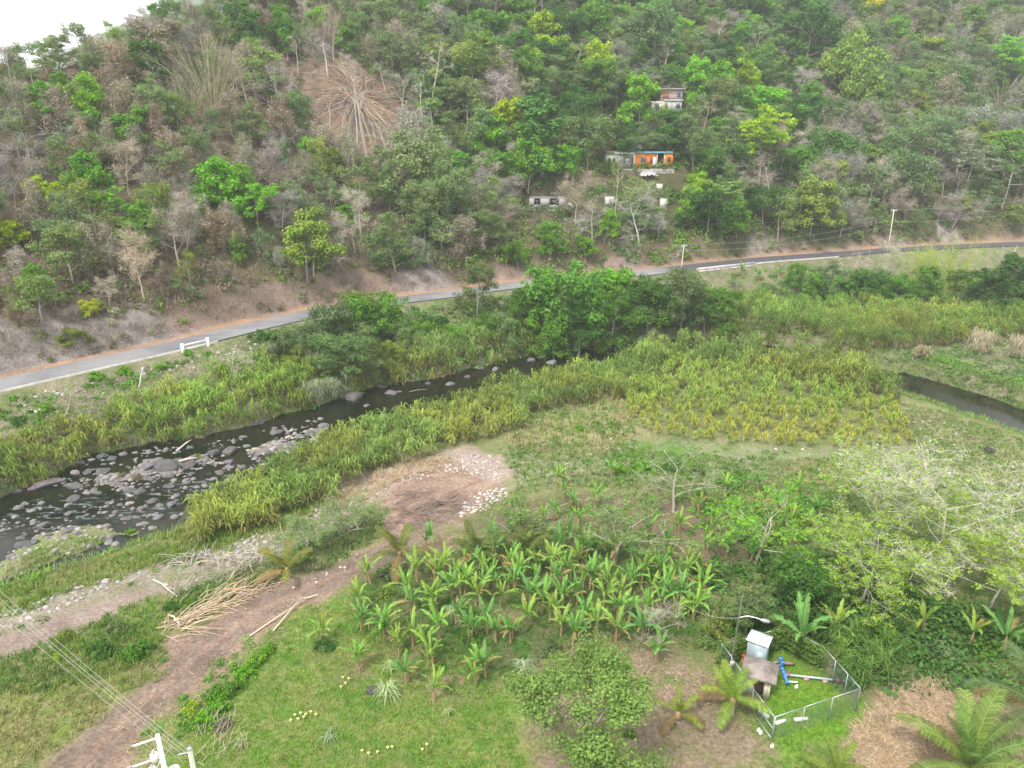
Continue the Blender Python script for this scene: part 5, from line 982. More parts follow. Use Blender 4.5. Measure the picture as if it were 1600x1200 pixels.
for (x, y) in [(1330, 1020), (1355, 1050), (1380, 1030), (1310, 1045), (1350, 1000), (1400, 1045), (1375, 1065), (1325, 1070), (1300, 1015), (1345, 1075)]:
    clump('reed_clump', x, y, .5, 2.6, jit((.13, .24, .045), .15), 'tall green reed clump beside the fenced compound', 90, 1.3, .075, 1.0, 'green reeds beside the fenced compound', True)
for (x, y) in [(1118, 870), (1100, 965), (1125, 960), (1140, 975), (1105, 1000)]:
    clump('reed_clump', x, y, .25, 2.2, jit((.2, .3, .08), .15), 'light green cane clump left of the lamp pole', 60, 1.2, .07, 1.0, 'light green cane clumps near the lamp pole', True)

# ------------------------------------------------------------------ bamboo
def culm_mesh(L, bend, seed, rad=.05):
    rg = np.random.default_rng(seed); k = 9; t = np.linspace(0, 1, k); an = bend * t ** 1.5
    x = np.concatenate([[0], np.cumsum(np.sin(an[:-1]) * L / (k - 1))]); z = np.concatenate([[0], np.cumsum(np.cos(an[:-1]) * L / (k - 1))])
    mb = MB(); mb.tube(np.stack([x, rg.normal(size=k) * .05, z], 1), rad * np.linspace(1, .3, k), 4, False); return mb.mesh('culm')
CULM = [culm_mesh(12, b_, 800 + i) for i, b_ in enumerate([.05, .2, .5, .9, 1.3])]
M['culm'] = plain('bamboo_culm', (.45, .33, .19), .7, 2, .25, objcol=True)
def fallen(centre, label, n, spread, seed):
    """dead culms thrown outward from one root, lying along the slope"""
    rg = random.Random(seed); t = thing('fallen_bamboo', label, 'dead bamboo', tuple(centre)); c0 = np.array(centre); fav = [.15, .55, 1.1, 2.0, 2.6, 3.0, 3.3, 3.8, 4.2, 4.6, 4.75, 5.0, 5.4, 5.9]
    for i in range(n):
        a = rg.gauss(rg.choice(fav), .35) if rg.random() < .6 else rg.uniform(0, 6.283); L = rg.triangular(2.5, 17, 6) * spread * (1.25 if math.sin(a) < -.3 else 1); r0 = rg.uniform(.3, 3.5) * spread
        s0 = c0[:2] + np.array([math.cos(a), math.sin(a)]) * r0; e = c0[:2] + np.array([math.cos(a + rg.gauss(0, .5)), math.sin(a + rg.gauss(0, .5))]) * (L + r0 * .5)
        zs = Hs(*s0) + rg.uniform(.1, .9); ze = Hs(*e) + rg.uniform(.1, 2.6); mid = (s0 + e) / 2; zm = max(Hs(*mid) + .5, (zs + ze) / 2 + rg.uniform(0, 1.6))
        P0 = np.array([*s0, zs]); P2 = np.array([*e, ze]); P1 = np.array([mid[0] + rg.gauss(0, .7), mid[1] + rg.gauss(0, .7), zm]); tt = np.linspace(0, 1, 7)[:, None]; pts = P0 * (1 - tt) ** 2 + (2 * P1 - .5 * (P0 + P2)) * 2 * tt * (1 - tt) + P2 * tt ** 2
        mb = MB(); mb.tube(pts - c0, .06 * np.linspace(1, .4, 7), 4, False)
        put('culm', mb.mesh('culm'), M['culm'], t, color=jit(rg.choice([(.42, .30, .19), (.36, .26, .17), (.46, .34, .22), (.28, .21, .15), (.22, .16, .11), (.12, .10, .09)]), .15))
    return t
c1 = G(562, 150); c2 = G(325, 195)
fallen(c1, 'tan starburst of fallen bamboo culms round a black burnt root on the hillside', 290, 1.55, 3)
fallen(c2, 'pile of fallen tan bamboo culms under the arching clump on the left hillside', 80, .75, 4)
Pl = np.array([c1[0], c1[1]]) + rng.normal(size=(900, 2)) * [8, 9]; Pl = np.column_stack([Pl, H(Pl[:, 0], Pl[:, 1])])
blade_obj('bamboo_litter', [blades(Pl, 7, 2.2, .05, 1.2, 0, .3, .5, rgb(.36, .26, .17), 95, segs=1, jc=.45, up=.35)])
c3 = G(548, 250); fallen(c3, 'curtain of fallen brown bamboo below the burnt root', 60, .8, 5)
def bamboo(p, n, L, label, tint, leafc, spread=.5, per=1400, seed=1, lean_all=(0, 0), leafy=1.0, rad=1.0):
    rg = random.Random(seed); t = thing('bamboo_clump', label, 'bamboo', tuple(p)); tips = []
    for i in range(n):
        k = rg.randrange(5); a = rg.uniform(0, 6.28); s_ = L / 12 * rg.uniform(.7, 1.1); th = rg.uniform(0, spread)
        o = put('culm', CULM[k], M['culm'], t, color=jit(tint, .2)); Mx = Matrix.Translation((rad * math.cos(a) * rg.random(), rad * math.sin(a) * rg.random(), 0)) @ Matrix.Rotation(a, 4, 'Z') @ Matrix.Rotation(th, 4, 'Y') @ Matrix.Scale(s_, 4); o.matrix_local = Mx
        b_ = [.05, .2, .5, .9, 1.3][k]; tt = np.linspace(0, 1, 9); an = b_ * tt ** 1.5; x = np.concatenate([[0], np.cumsum(np.sin(an[:-1]) * 1.5)]); z = np.concatenate([[0], np.cumsum(np.cos(an[:-1]) * 1.5)])
        for j in range(3, 9): tips.append(Mx @ Vector((x[j], 0, z[j])))
    tips = np.array(tips)
    if leafy > 0: put('foliage', crown_mesh('foliage', tips, .9 * leafy, max(4, per // len(tips)), .17, seed, 1.0, hang=.8, aspect=4), M['leaf'], t, color=leafc)
    return t
bamboo(G(335, 190), 60, 19, 'arching dry bamboo clump with pale thin foliage on the left ridge', (.36, .31, .19), (.24, .27, .13), .6, 9000, 11, leafy=1.5)
bamboo(G(300, 205), 30, 15, 'leaning dry bamboo clump left of the arching one on the ridge', (.38, .30, .19), (.24, .26, .15), .9, 2500, 12, leafy=1.2)
bamboo(G(510, 80), 40, 13, 'upright brown bamboo stand at the top edge above the burnt patch', (.36, .27, .19), (.22, .17, .12), .25, 1600, 13, rad=3)
bamboo(G(650, 75), 40, 13, 'upright green bamboo stand at the top edge right of the burnt patch', (.16, .2, .07), (.10, .15, .04), .25, 2500, 14, rad=2.5)
bamboo(G(1475, 470), 46, 15, 'bright yellow green bamboo clump on the bank below the right road end', (.3, .34, .08), (.34, .44, .06), .6, 9000, 15, leafy=1.5, rad=1.6)
bamboo(G(1435, 460), 30, 12, 'smaller yellow green bamboo clump left of the bright one', (.3, .34, .08), (.30, .40, .06), .6, 5000, 16, leafy=1.4)
bamboo(G(1560, 180), 40, 17, 'tall leaning pale bamboo stand at the far right of the forest', (.38, .35, .24), (.13, .18, .05), .45, 2600, 17, rad=2)

# ------------------------------------------------------------------ boulders and stones
bould = []
for k in range(10):
    rg = np.random.default_rng(930 + k); bm = __import__('bmesh').new(); __import__('bmesh').ops.create_icosphere(bm, subdivisions=3, radius=1)
    pl = rg.normal(size=(13, 3)); pl /= np.linalg.norm(pl, axis=1)[:, None]; of = rg.uniform(.52, .86, 13)
    for v in bm.verts:
        c = np.array(v.co); 
        for q, o_f in zip(pl, of):
            dd = c @ q - o_f
            if dd > 0: c = c - q * dd * .95
        c *= 1 + .05 * math.sin(c[0] * 9 + k) * math.cos(c[1] * 8 + k); v.co = c
    me = bpy.data.meshes.new('boulder'); bm.to_mesh(me); bm.free(); me.polygons.foreach_set('use_smooth', np.ones(len(me.polygons), bool)); bould.append(me)
STC = [(.085, .08, .088), (.14, .13, .13), (.19, .175, .165), (.115, .108, .11), (.23, .21, .20), (.28, .26, .24)]
nb = 0
def boulder(px, py, rpx, where, pick=None, label=None, flatz=.6, elong=None, zoff=0):
    global nb
    p = G(px, py); dep = proj(p)[2]; r = rpx / F * dep; c = pick or random.choice(STC[:4]); e = elong or random.uniform(1.0, 1.5)
    if p[2] < WATER - .1: p[2] = WATER - .1 * r
    tone = 'dark grey' if sum(c) < .5 else 'grey' if sum(c) < .72 else 'pale'
    sz = 'huge' if rpx >= 15 else 'large' if rpx >= 9 else 'mid sized' if rpx > 5 else 'small'
    _j = random.uniform(.8, 1.15)
    o = put('boulder', random.choice(bould), M['stone'], loc=(p[0], p[1], p[2] + r * flatz * .08 + zoff), rot=(random.uniform(-.2, .2), random.uniform(-.2, .2), R(15) + random.uniform(-.5, .5)), scale=(r * e / 1.1, r * .95, r * flatz), color=jit(c, .1))
    tag(o, label or f'{sz} {tone} boulder {where}', 'boulder', None if label else 'boulders along the river', auto=label is None); o['px'] = px; o['py'] = py; nb += 1; return o
big = [(552, 630, 19, 'grey'), (596, 609, 12, ''), (611, 621, 10, ''), (573, 640, 5, ''), (668, 605, 6, ''), (704, 606, 7, ''), (731, 596, 6, ''), (749, 580, 9, ''), (888, 550, 13, ''), (916, 548, 8, ''), (846, 563, 10, ''), (862, 573, 9, ''), (830, 568, 8, ''), (1006, 532, 18, ''), (773, 582, 8, ''), (624, 618, 4, ''),
       (403, 660, 10, ''), (506, 667, 9, ''), (486, 680, 10, ''), (432, 682, 12, ''), (324, 684, 8, ''), (314, 690, 9, ''), (297, 706, 7, ''), (359, 708, 15, 'd'), (334, 712, 13, 'd'), (260, 732, 21, 'd'), (293, 732, 15, 'd'), (236, 730, 12, ''), (263, 746, 11, ''), (359, 730, 8, ''), (344, 746, 10, ''), (175, 720, 10, 'd'), (160, 720, 11, 'd'), (194, 717, 7, ''),
       (69, 765, 20, 'flat'), (27, 773, 8, ''), (118, 764, 15, ''), (148, 772, 8, ''), (179, 757, 8, ''), (199, 768, 9, ''), (266, 769, 9, ''), (222, 778, 12, 'd'), (415, 707, 8, ''), (388, 700, 7, ''), (442, 690, 7, ''), (466, 686, 9, ''), (69, 830, 11, ''), (108, 829, 11, ''), (41, 852, 14, 'd'), (54, 848, 8, ''), (173, 856, 8, ''), (171, 843, 8, ''), (166, 823, 7, ''), (195, 821, 7, ''),
       (225, 828, 9, ''), (247, 816, 9, ''), (238, 793, 10, ''), (269, 797, 9, ''), (205, 776, 10, ''), (116, 787, 13, 'd'), (108, 810, 7, ''), (93, 803, 8, ''), (137, 742, 11, 'd'), (160, 740, 14, 'd'), (118, 742, 8, ''), (128, 729, 9, ''), (126, 870, 6, ''), (126, 881, 6, ''), (108, 797, 8, ''), (15, 871, 7, ''), (280, 720, 9, ''), (245, 720, 9, ''), (380, 690, 7, ''), (450, 695, 8, ''), (400, 715, 6, '')]
for (x, y, r, k) in big:
    wh = 'at the far river bank' if x > 520 else 'in the rapids' if y < 760 else 'in the lower rapids' if x > 90 else 'in the river at the left edge'
    boulder(x, y, r * .95, wh, {'d': STC[0], 'flat': STC[3]}.get(k), elong=1.8 if k == 'flat' else None, flatz=.45 if k == 'flat' else .65, label='huge rounded boulder standing in the river below the pale cane clump' if x == 552 else 'broad rock ledge at the river mouth under the far bank trees' if x == 1006 else None)
rg_ = random.Random(8)
def inpoly_px(n, pg):
    xs = [a for a, b in pg]; ys = [b for a, b in pg]; out = []
    while len(out) < n:
        x = rg_.uniform(min(xs), max(xs)); y = rg_.uniform(min(ys), max(ys))
        if inside(np.array([x]), np.array([y]), pg)[0]: out.append((x, y))
    return out
for (n_, pg, lo, hi, wh) in [(80, [(100, 775), (125, 735), (165, 712), (250, 712), (330, 712), (380, 700), (350, 728), (300, 748), (240, 760), (200, 800), (150, 780)], 2.5, 7, 'among the rapids stones'), (30, [(30, 855), (62, 828), (110, 815), (190, 812), (250, 808), (262, 815), (190, 838), (165, 850), (60, 842)], 2.5, 6, 'round the grassy river island'),
        (28, [(380, 712), (430, 682), (500, 662), (520, 668), (480, 700), (420, 735), (390, 745)], 3, 6, 'on the stony spit in the river'), (24, [(0, 960), (100, 925), (220, 888), (235, 900), (100, 945), (0, 985)], 3, 6.5, 'in the stone berm beside the upper dirt track'), (12, [(350, 858), (410, 828), (420, 838), (360, 872)], 3, 6, 'in the stone berm below the cane'),
        (34, [(590, 745), (640, 722), (700, 706), (770, 716), (785, 738), (770, 740), (700, 724), (640, 738), (590, 760)], 2, 4, 'in the rubble rim of the dirt clearing'), (16, [(728, 795), (740, 772), (785, 762), (790, 772), (760, 792), (735, 805)], 2.5, 4.5, 'in the rubble heap right of the dirt clearing')]:
    for (x, y) in inpoly_px(n_, pg):
        if nb < 296: boulder(x, y, rg_.triangular(lo, hi * 1.15, lo), wh, rg_.choice(STC) if 'rapids' in wh or 'island' in wh else rg_.choice([(.32, .28, .26), (.38, .33, .30), (.27, .24, .23)]))
print('boulders', nb)
# small stones, past counting
bm = __import__('bmesh').new(); __import__('bmesh').ops.create_icosphere(bm, subdivisions=1, radius=1); SV = np.array([v.co for v in bm.verts]); SF = np.array([[v.index for v in f.verts] for f in bm.faces]); bm.free()
def stones(name, specs, seed):
    rg = np.random.default_rng(seed); Ps = []; rs = []; cs = []
    for (px, dens, r0, r1, c, wat) in specs:
        P = fill(px, dens, seed, avoid_water=False, z=WATER if wat else 0, warp=1.5); seed += 1
        if wat == 'channel': P = P[(sdist(P[:, 0], P[:, 1], RIV) > .3) & (P[:, 2] < WATER - .3) & (fbm(P[:, 0], P[:, 1], 4, 83) > .5)]; P[:, 2] = WATER - .04
        elif wat: P = P[P[:, 2] > WATER - .5]
        Ps.append(P); rs.append(r0 + (r1 - r0) * rg.random(len(P)) ** 2.5); cs.append(np.tile(rgb(*c), (len(P), 1)) * rg.uniform(.6, 1.35, (len(P), 1)))
    P = np.concatenate(Ps); r = np.concatenate(rs); c = np.concatenate(cs); n = len(P); S = r[:, None] * np.stack([rg.uniform(.8, 1.4, n), rg.uniform(.8, 1.2, n), rg.uniform(.45, .8, n)], 1)
    V = SV[None] * rg.uniform(.75, 1.15, (n, len(SV), 1)) * S[:, None]; a = rg.random(n) * 6.28; ca, sa = np.cos(a)[:, None], np.sin(a)[:, None]
    V = np.stack([V[..., 0] * ca - V[..., 1] * sa, V[..., 0] * sa + V[..., 1] * ca, V[..., 2]], -1) + P[:, None]; nv = len(SV)
    Fx = (SF[None] + (np.arange(n) * nv)[:, None, None]).reshape(-1); print(name, n)
    me = mesh_np(name, V.reshape(-1, 3), Fx, np.full(n * len(SF), 3), {'col': np.repeat(c, nv, 0)}); kindof(put(name, me, M['stonec']), 'stuff')
m, n, out = mat_new('small_stones'); a_ = N(n, 'ShaderNodeAttribute', attribute_name='col'); b = N(n, 'ShaderNodeBsdfPrincipled', Roughness=.9); n.links.new(a_.outputs['Color'], b.inputs['Base Color']); n.links.new(b.outputs[0], out.inputs[0]); M['stonec'] = m
stones('river_stones', [([(0, 800), (60, 770), (140, 725), (240, 700), (330, 692), (420, 672), (500, 650), (520, 670), (460, 700), (400, 745), (300, 805), (180, 850), (60, 890), (0, 900)], 1.5, .14, .55, (.15, .138, .135), 'channel'), ([(100, 780), (125, 735), (165, 712), (250, 706), (330, 706), (385, 695), (360, 728), (300, 750), (240, 765), (200, 800), (150, 785)], 6, .12, .5, (.17, .155, .15), True), ([(375, 712), (430, 680), (500, 660), (525, 660), (490, 700), (420, 740), (385, 750)], 4, .1, .4, (.22, .20, .19), True),
        ([(-40, 890), (20, 850), (62, 822), (110, 812), (190, 812), (265, 805), (250, 835), (180, 850), (110, 866), (60, 890), (0, 915)], 2.0, .1, .4, (.24, .22, .20), True), ([(0, 790), (60, 770), (150, 720), (240, 700), (240, 706), (160, 730), (70, 778), (0, 805)], 1.2, .1, .4, (.25, .22, .22), True), ([(40, 905), (170, 865), (300, 815), (310, 825), (180, 878), (50, 920)], 2, .08, .3, (.30, .28, .24), True)], 950)
stones('rubble_stones', [([(-60, 975), (0, 955), (100, 922), (220, 885), (240, 900), (100, 948), (0, 990), (-60, 1010)], 5, .06, .3, (.33, .29, .26), False), ([(335, 870), (400, 828), (430, 835), (420, 850), (350, 885)], 4, .06, .32, (.33, .29, .26), False), ([(470, 812), (520, 770), (590, 740), (640, 716), (700, 700), (775, 712), (795, 742), (770, 752), (700, 735), (640, 752), (590, 775), (520, 810)], 5, .05, .3, (.35, .30, .27), False),
        ([(720, 805), (735, 770), (790, 758), (795, 775), (760, 795)], 7, .08, .3, (.40, .35, .32), False), ([(1200, 700), (1450, 690), (1800, 770), (1800, 860), (1550, 780), (1300, 745)], .7, .05, .25, (.40, .37, .35), False), ([(500, 880), (560, 860), (600, 850), (560, 885), (450, 930), (430, 920)], 2, .05, .2, (.40, .33, .29), False), ([(850, 690), (1000, 680), (1000, 720), (850, 730)], .8, .05, .25, (.42, .38, .35), False),
        ([(1380, 640), (1480, 660), (1600, 700), (1600, 740), (1450, 710)], 1.2, .05, .3, (.30, .27, .27), False), ([(30, 660), (150, 610), (330, 570), (430, 570), (380, 600), (200, 640), (60, 690)], 2.0, .06, .4, (.40, .36, .33), False), ([(240, 925), (340, 880), (420, 850), (430, 870), (340, 905), (260, 940)], 1.5, .05, .25, (.42, .38, .34), False)], 970)

# ------------------------------------------------------------------ houses on the hill
def wallmat(name, c, **k): return plain(name, c, .85, .8, .14, **k)
M['orange'] = wallmat('orange_render', (.80, .24, .04)); M['palegreen'] = wallmat('pale_green_render', (.50, .62, .48)); M['whitewash'] = plain('white_render', (.50, .48, .45), .9, 1.2, .35); M['pinkwash'] = wallmat('pink_render', (.62, .42, .42))
M['turq'] = wallmat('turquoise_fascia', (.18, .45, .55)); M['rust'] = plain('rusty_zinc', (.22, .10, .07), .8, 2, .4, second=(.30, .24, .21)); M['slab'] = plain('grey_roof_slab', (.15, .145, .15), .9, 1, .3); M['block'] = plain('bare_block_wall', (.30, .28, .27), .95, 2, .25)
M['redwood'] = wallmat('red_brown_paint', (.30, .07, .05)); M['glass'] = plain('window_glass', (.05, .07, .09), .15, 1, .1); M['orangewood'] = wallmat('orange_shutter', (.55, .25, .10)); M['greennet'] = plain('green_netting', (.03, .14, .11), .9, 3, .2)
def part(t, name, specs, mat, sub=None):
    mb = MB()
    for c, d in specs: mb.box(c, d)
    return put(name, mb.mesh(name), mat, sub or t)
def window(t, x, z, w_, h_, y, frame=M['white_paint'], pane=M['glass'], bars=2):
    f = part(t, 'window', [((x, y - .03, z + h_ / 2), (w_ + .12, .1, .07)), ((x, y - .03, z - h_ / 2), (w_ + .12, .1, .07)), ((x - w_ / 2, y - .03, z), (.07, .1, h_ - .08)), ((x + w_ / 2, y - .03, z), (.07, .1, h_ - .08))] + [((x - w_ / 2 + w_ * (i + 1) / (bars + 1), y - .03, z), (.05, .06, h_ - .1)) for i in range(bars)], frame)
    part(t, 'pane', [((x, y + .012, z), (w_ - .05, .03, h_ - .05))], pane, f); return f
# orange house: px 945..1052, base about y 262
pH = PADS[0][5]
hy = pH[1]; hz0 = PZ(1000, 262, 0); 
dist = proj(pH)[2]; mpp = dist / F; W_ = 103 * mpp; zb = pH[2] - .3
t = thing('house', 'long low orange and pale green house with a satellite dish and a turquoise fascia', 'house', (pH[0] - 1 * mpp, pH[1] + 3, zb), R(-2))
s_ = W_ / 18.0; t.scale = (s_, s_, s_ * 1.3)
yf = -3.0
part(t, 'terrace', [((0, -1.2, -1.6), (18.4, 9.0, 3.4))], M['concrete'])
part(t, 'pale_green_wing', [((-7.3, 0, 1.55), (3.4, 6, 2.9))], M['palegreen']); part(t, 'white_wall', [((-3.5, 0, 1.55), (4.2, 6, 2.9))], M['whitewash'])
part(t, 'orange_wall', [((.0, 0, 1.62), (2.8, 6.1, 3.04)), ((3.0, 0, 1.62), (3.2, 5.6, 3.04)), ((7.9, 0, 1.62), (2.2, 6.0, 3.04)), ((5.7, 1.4, 1.62), (2.2, 3.0, 3.04))], M['orange'])
part(t, 'roof', [((-5.2, 0, 3.12), (7.9, 6.6, .2)), ((3.7, .2, 3.28), (10.6, 6.8, .22))], M['slab'])
part(t, 'zinc_roof', [((-7.2, .2, 3.32), (3.8, 5.2, .14)), ((-4.2, .8, 3.42), (1.9, 4.2, .14))], M['rust'])
part(t, 'fascia', [((3.6, -3.28, 3.3), (10.4, .12, .34))], M['turq']); part(t, 'white_fascia', [((-4.2, -3.36, 3.14), (5.4, .1, .28))], M['white_paint'])
mb = MB(); 
for xx in (-8.2, -6.9):
    an = np.linspace(0, 6.283, 17)[:-1]; V = [(xx + .38 * math.cos(q), -3.03, 1.65 + .62 * math.sin(q)) for q in an]; mb.add(V, [tuple(range(16))[::-1]])
put('oval_window', mb.mesh('oval_window'), M['redwood'], t)
for xx in (-4.9, -4.1, -2.4): window(t, xx, 1.7, .55, 1.3, -3.0, M['white_paint'], M['dark'], 1)
part(t, 'column', [((-1.45, -3.12, 1.6), (.28, .25, 3.0))], M['white_paint']); part(t, 'arched_door', [((-2.0, -3.03, 1.3), (.5, .08, 1.9))], M['dark'])
window(t, 1.0, 1.8, 1.4, 1.1, -3.05); window(t, 7.9, 1.9, .9, 1.0, -3.0, M['redwood'])
part(t, 'door', [((4.1, -2.82, 1.3), (.8, .08, 2.2))], M['white_paint']); part(t, 'red_shutter', [((3.2, -2.82, 1.75), (.7, .08, 1.3))], M['redwood'])
part(t, 'red_door', [((5.3, -.13, 1.4), (1.3, .08, 2.2))], M['redwood'])
for xx in (4.75, 6.7): part(t, 'veranda_post', [((xx, -2.9, 1.62), (.18, .18, 3.04))], M['white_paint'])
part(t, 'veranda_rail', [((5.7, -2.9, .95), (1.74, .08, .08)), ((5.7, -2.9, .5), (1.74, .06, .06))], M['white_paint'])
part(t, 'side_wall', [((9.12, -.5, 1.3), (.2, 4.4, 2.4))], M['redwood'])
def wp(t, v): return Matrix.Translation(t.location) @ Matrix.Rotation(t.rotation_euler[2], 4, 'Z') @ Matrix.Diagonal((*t.scale, 1)) @ Vector(v)
q = wp(t, (-.2, .3, 3.39)); d_ = thing('satellite_dish', 'grey satellite dish on the roof of the orange house', 'satellite dish', tuple(q))
mb = MB(); nr, na = 5, 18; V = []
for i in range(nr + 1):
    rr_ = 1.05 * i / nr
    for j in range(na): a = j * 6.2832 / na; V.append((rr_ * math.cos(a), -.25 + .25 * (rr_ / 1.05) ** 2 * -1, 1.35 + rr_ * math.sin(a)))
mb.add(V, [(i * na + j, i * na + (j + 1) % na, (i + 1) * na + (j + 1) % na, (i + 1) * na + j) for i in range(nr) for j in range(na)]); put('dish', mb.mesh('dish', True), plain('dish_grey', (.42, .43, .46), .6, 2, .1), d_)
mb = MB(); mb.tube([(0, 0, 0), (0, 0, 1.2)], .07, 6); mb.tube([(0, -.2, .6), (0, -.9, 1.25)], .03, 4); put('mast', mb.mesh('mast'), M['galv'], d_)
q = wp(t, (1.3, .8, 3.39)); k_ = thing('water_tank', 'black plastic water tank on the roof of the orange house', 'water tank', tuple(q))
mb = MB(); zs = [0, .05, .5, .52, .6, .62, 1.3, 1.5, 1.6]; rs_ = [.6, .68, .68, .64, .64, .68, .68, .5, .25]; mb.tube([(0, 0, z) for z in zs], rs_, 20); put('tank', mb.mesh('tank'), plain('black_plastic', (.02, .02, .024), .5, 2, .1), k_)
mb = MB(); mb.tube([(0, 0, 1.6), (0, 0, 1.68)], .26, 14); put('lid', mb.mesh('lid'), M['dark'], k_)
# heap of white sheets on the terrace slope
p = G(1012, 272); mb = MB()
rg = np.random.default_rng(5)
gxx, gyy = np.meshgrid(np.linspace(-3, 3, 22), np.linspace(-1.8, 1.8, 14)); gz = .5 * np.clip(1 - (gxx / 3) ** 2 - (gyy / 1.8) ** 2, 0, 1) ** .6 + rg.random(gxx.shape) * .5 - .15 - .12 * gyy * -1
mb.add(np.stack([gxx.ravel() * .75 * (1 + .25 * np.sin(gyy.ravel() * 3)), gyy.ravel() * .8, gz.ravel() - .25], 1), [(j * 22 + i, j * 22 + i + 1, (j + 1) * 22 + i + 1, (j + 1) * 22 + i) for j in range(13) for i in range(21)])
o = put('tarpaulin_heap', mb.mesh('tarpaulin_heap', True), plain('white_tarpaulin', (.34, .34, .34), .8, 1.5, .35), loc=(p[0], p[1], p[2] + .1)); tag(o, 'crumpled white tarpaulin heap in front of the orange house', 'tarpaulin')
# upper house
p = PADS[1][5]; t = thing('house', 'two storey pink and white house half hidden by trees above the orange house', 'house', (p[0], p[1] + 3, p[2] - .4), R(4)); m_ = proj(p)[2] / F; t.scale = (m_ * 52 / 9.5,) * 3
part(t, 'lower_wall', [((-.3, 0, 1.2), (8.8, 5, 3.2))], M['whitewash']); part(t, 'upper_wall', [((1.2, .3, 4.3), (6.2, 4.6, 3.0))], M['pinkwash']); part(t, 'roof', [((1.0, .2, 5.92), (7.6, 5.8, .2))], M['rust']); part(t, 'eave', [((1.0, -2.75, 6.05), (7.4, .1, .14))], M['white_paint'])
part(t, 'shutter', [((-.7, -2.04, 4.4), (1.8, .1, 1.7))], M['orangewood']); window(t, 3.2, 4.4, .9, 1.2, -2.0, M['turq']); window(t, -3.2, 1.3, 1.5, 1.9, -2.5, M['white_paint'], M['dark']); window(t, -.4, 1.5, .8, 1.4, -2.5, M['orangewood'], M['dark']); window(t, 3.0, 1.5, 1.1, 1.4, -2.5, M['galv'], M['dark'])
part(t, 'balcony_rail', [((1.6, -2.62, 3.0), (5.6, .1, .5))], M['whitewash']); part(t, 'plinth', [((-.3, -.2, -1.6), (9.2, 5.6, 2.4))], M['concrete']); part(t, 'steps', [((-3.6, -3.2, -.6), (1.2, 1.2, .4)), ((-3.6, -3.9, -1.0), (1.2, .8, .4))], M['orangewood'])
part(t, 'net', [((2.6, -3.2, -.6), (3.6, .08, 2.0))], M['greennet'])
p = PADS[2][5]; t = thing('shed', 'small rusty roofed shed left of the pink and white house', 'shed', (p[0], p[1] + 1.5, p[2] - .3), R(12)); part(t, 'wall', [((0, 0, 1.3), (4.2, 3, 2.8))], M['concrete']); part(t, 'door', [((-.6, -1.53, 1.1), (.9, .06, 2))], M['dark'])
mb = MB(); mb.add([(-2.8, -2.2, 2.6), (2.8, -2.2, 2.6), (2.8, 2.2, 3.6), (-2.8, 2.2, 3.6), (-2.8, -2.2, 2.72), (2.8, -2.2, 2.72), (2.8, 2.2, 3.72), (-2.8, 2.2, 3.72)], [(0, 3, 2, 1), (4, 5, 6, 7), (0, 1, 5, 4), (1, 2, 6, 5), (2, 3, 7, 6), (3, 0, 4, 7)]); put('roof', mb.mesh('roof'), M['rust'], t)
p = G(982, 180); t = thing('outhouse', 'tiny grey block outhouse under the trees below the rusty shed', 'outhouse', (p[0], p[1] + 1, p[2] - .3)); part(t, 'wall', [((0, 0, 1.3), (2.4, 2, 2.9))], M['block']); part(t, 'doorway', [((-.4, -1.02, 1.2), (.8, .06, 2))], M['dark']); part(t, 'roof', [((0, 0, 2.85), (2.8, 2.4, .16))], M['rust'])
# unfinished block building
p = PADS[3][5]; t = thing('unfinished_building', 'unfinished grey block building with empty window holes left below the orange house', 'building', (p[0], p[1] + 2.5, p[2] - .3), R(-3)); m_ = proj(p)[2] / F; t.scale = (m_ * 56 / 8.5,) * 3
part(t, 'lower_wall', [((0, 0, .2), (8.6, 5, 1.6))], M['block']); part(t, 'ring_beam', [((0, 0, 1.08), (8.8, 5.2, .16))], M['concrete'])
part(t, 'upper_wall', [((-3.7, -2.4, 2.2), (1.2, .2, 2.1)), ((-.6, -2.4, 2.2), (2.2, .2, 2.1)), ((3.5, -2.4, 2.2), (1.6, .2, 2.1)), ((-2.4, -2.4, 1.45), (1.4, .2, .6)), ((1.6, -2.4, 1.45), (2.2, .2, .6)), ((-4.2, .1, 2.2), (.2, 4.8, 2.1)), ((4.2, .1, 2.2), (.2, 4.8, 2.1)), ((0, 2.4, 2.2), (8.2, .2, 2.1))], M['block'])
part(t, 'window_opening', [((-2.4, -2.2, 2.35), (1.4, .1, 1.2)), ((1.6, -2.2, 2.35), (2.2, .1, 1.2))], M['dark']); part(t, 'roof_sheet', [((-1, 0, 3.3), (6.6, 5, .1))], M['slab'])
for (x, y, w_, h_, lb) in [(1036, 322, 12, 17, 'white rendered wall end right below the orange house'), (952, 315, 14, 13, 'pale wall fragment between trees below the orange house'), (1030, 290, 10, 8, 'small white outbuilding at the right end below the orange house'), (890, 322, 12, 10, 'pale wall corner right of the unfinished block building')]:
    p = G(x, y + 5); m_ = proj(p)[2] / F; t = thing('wall', lb, 'wall', (p[0], p[1], p[2] - .3), R(random.uniform(-20, 20))); part(t, 'wall_face', [((0, 0, h_ * m_ / 2), (w_ * m_, .3, h_ * m_ + .6))], M['whitewash']); part(t, 'coping', [((0, 0, h_ * m_ + .36), (w_ * m_ + .1, .4, .1))], M['concrete'])

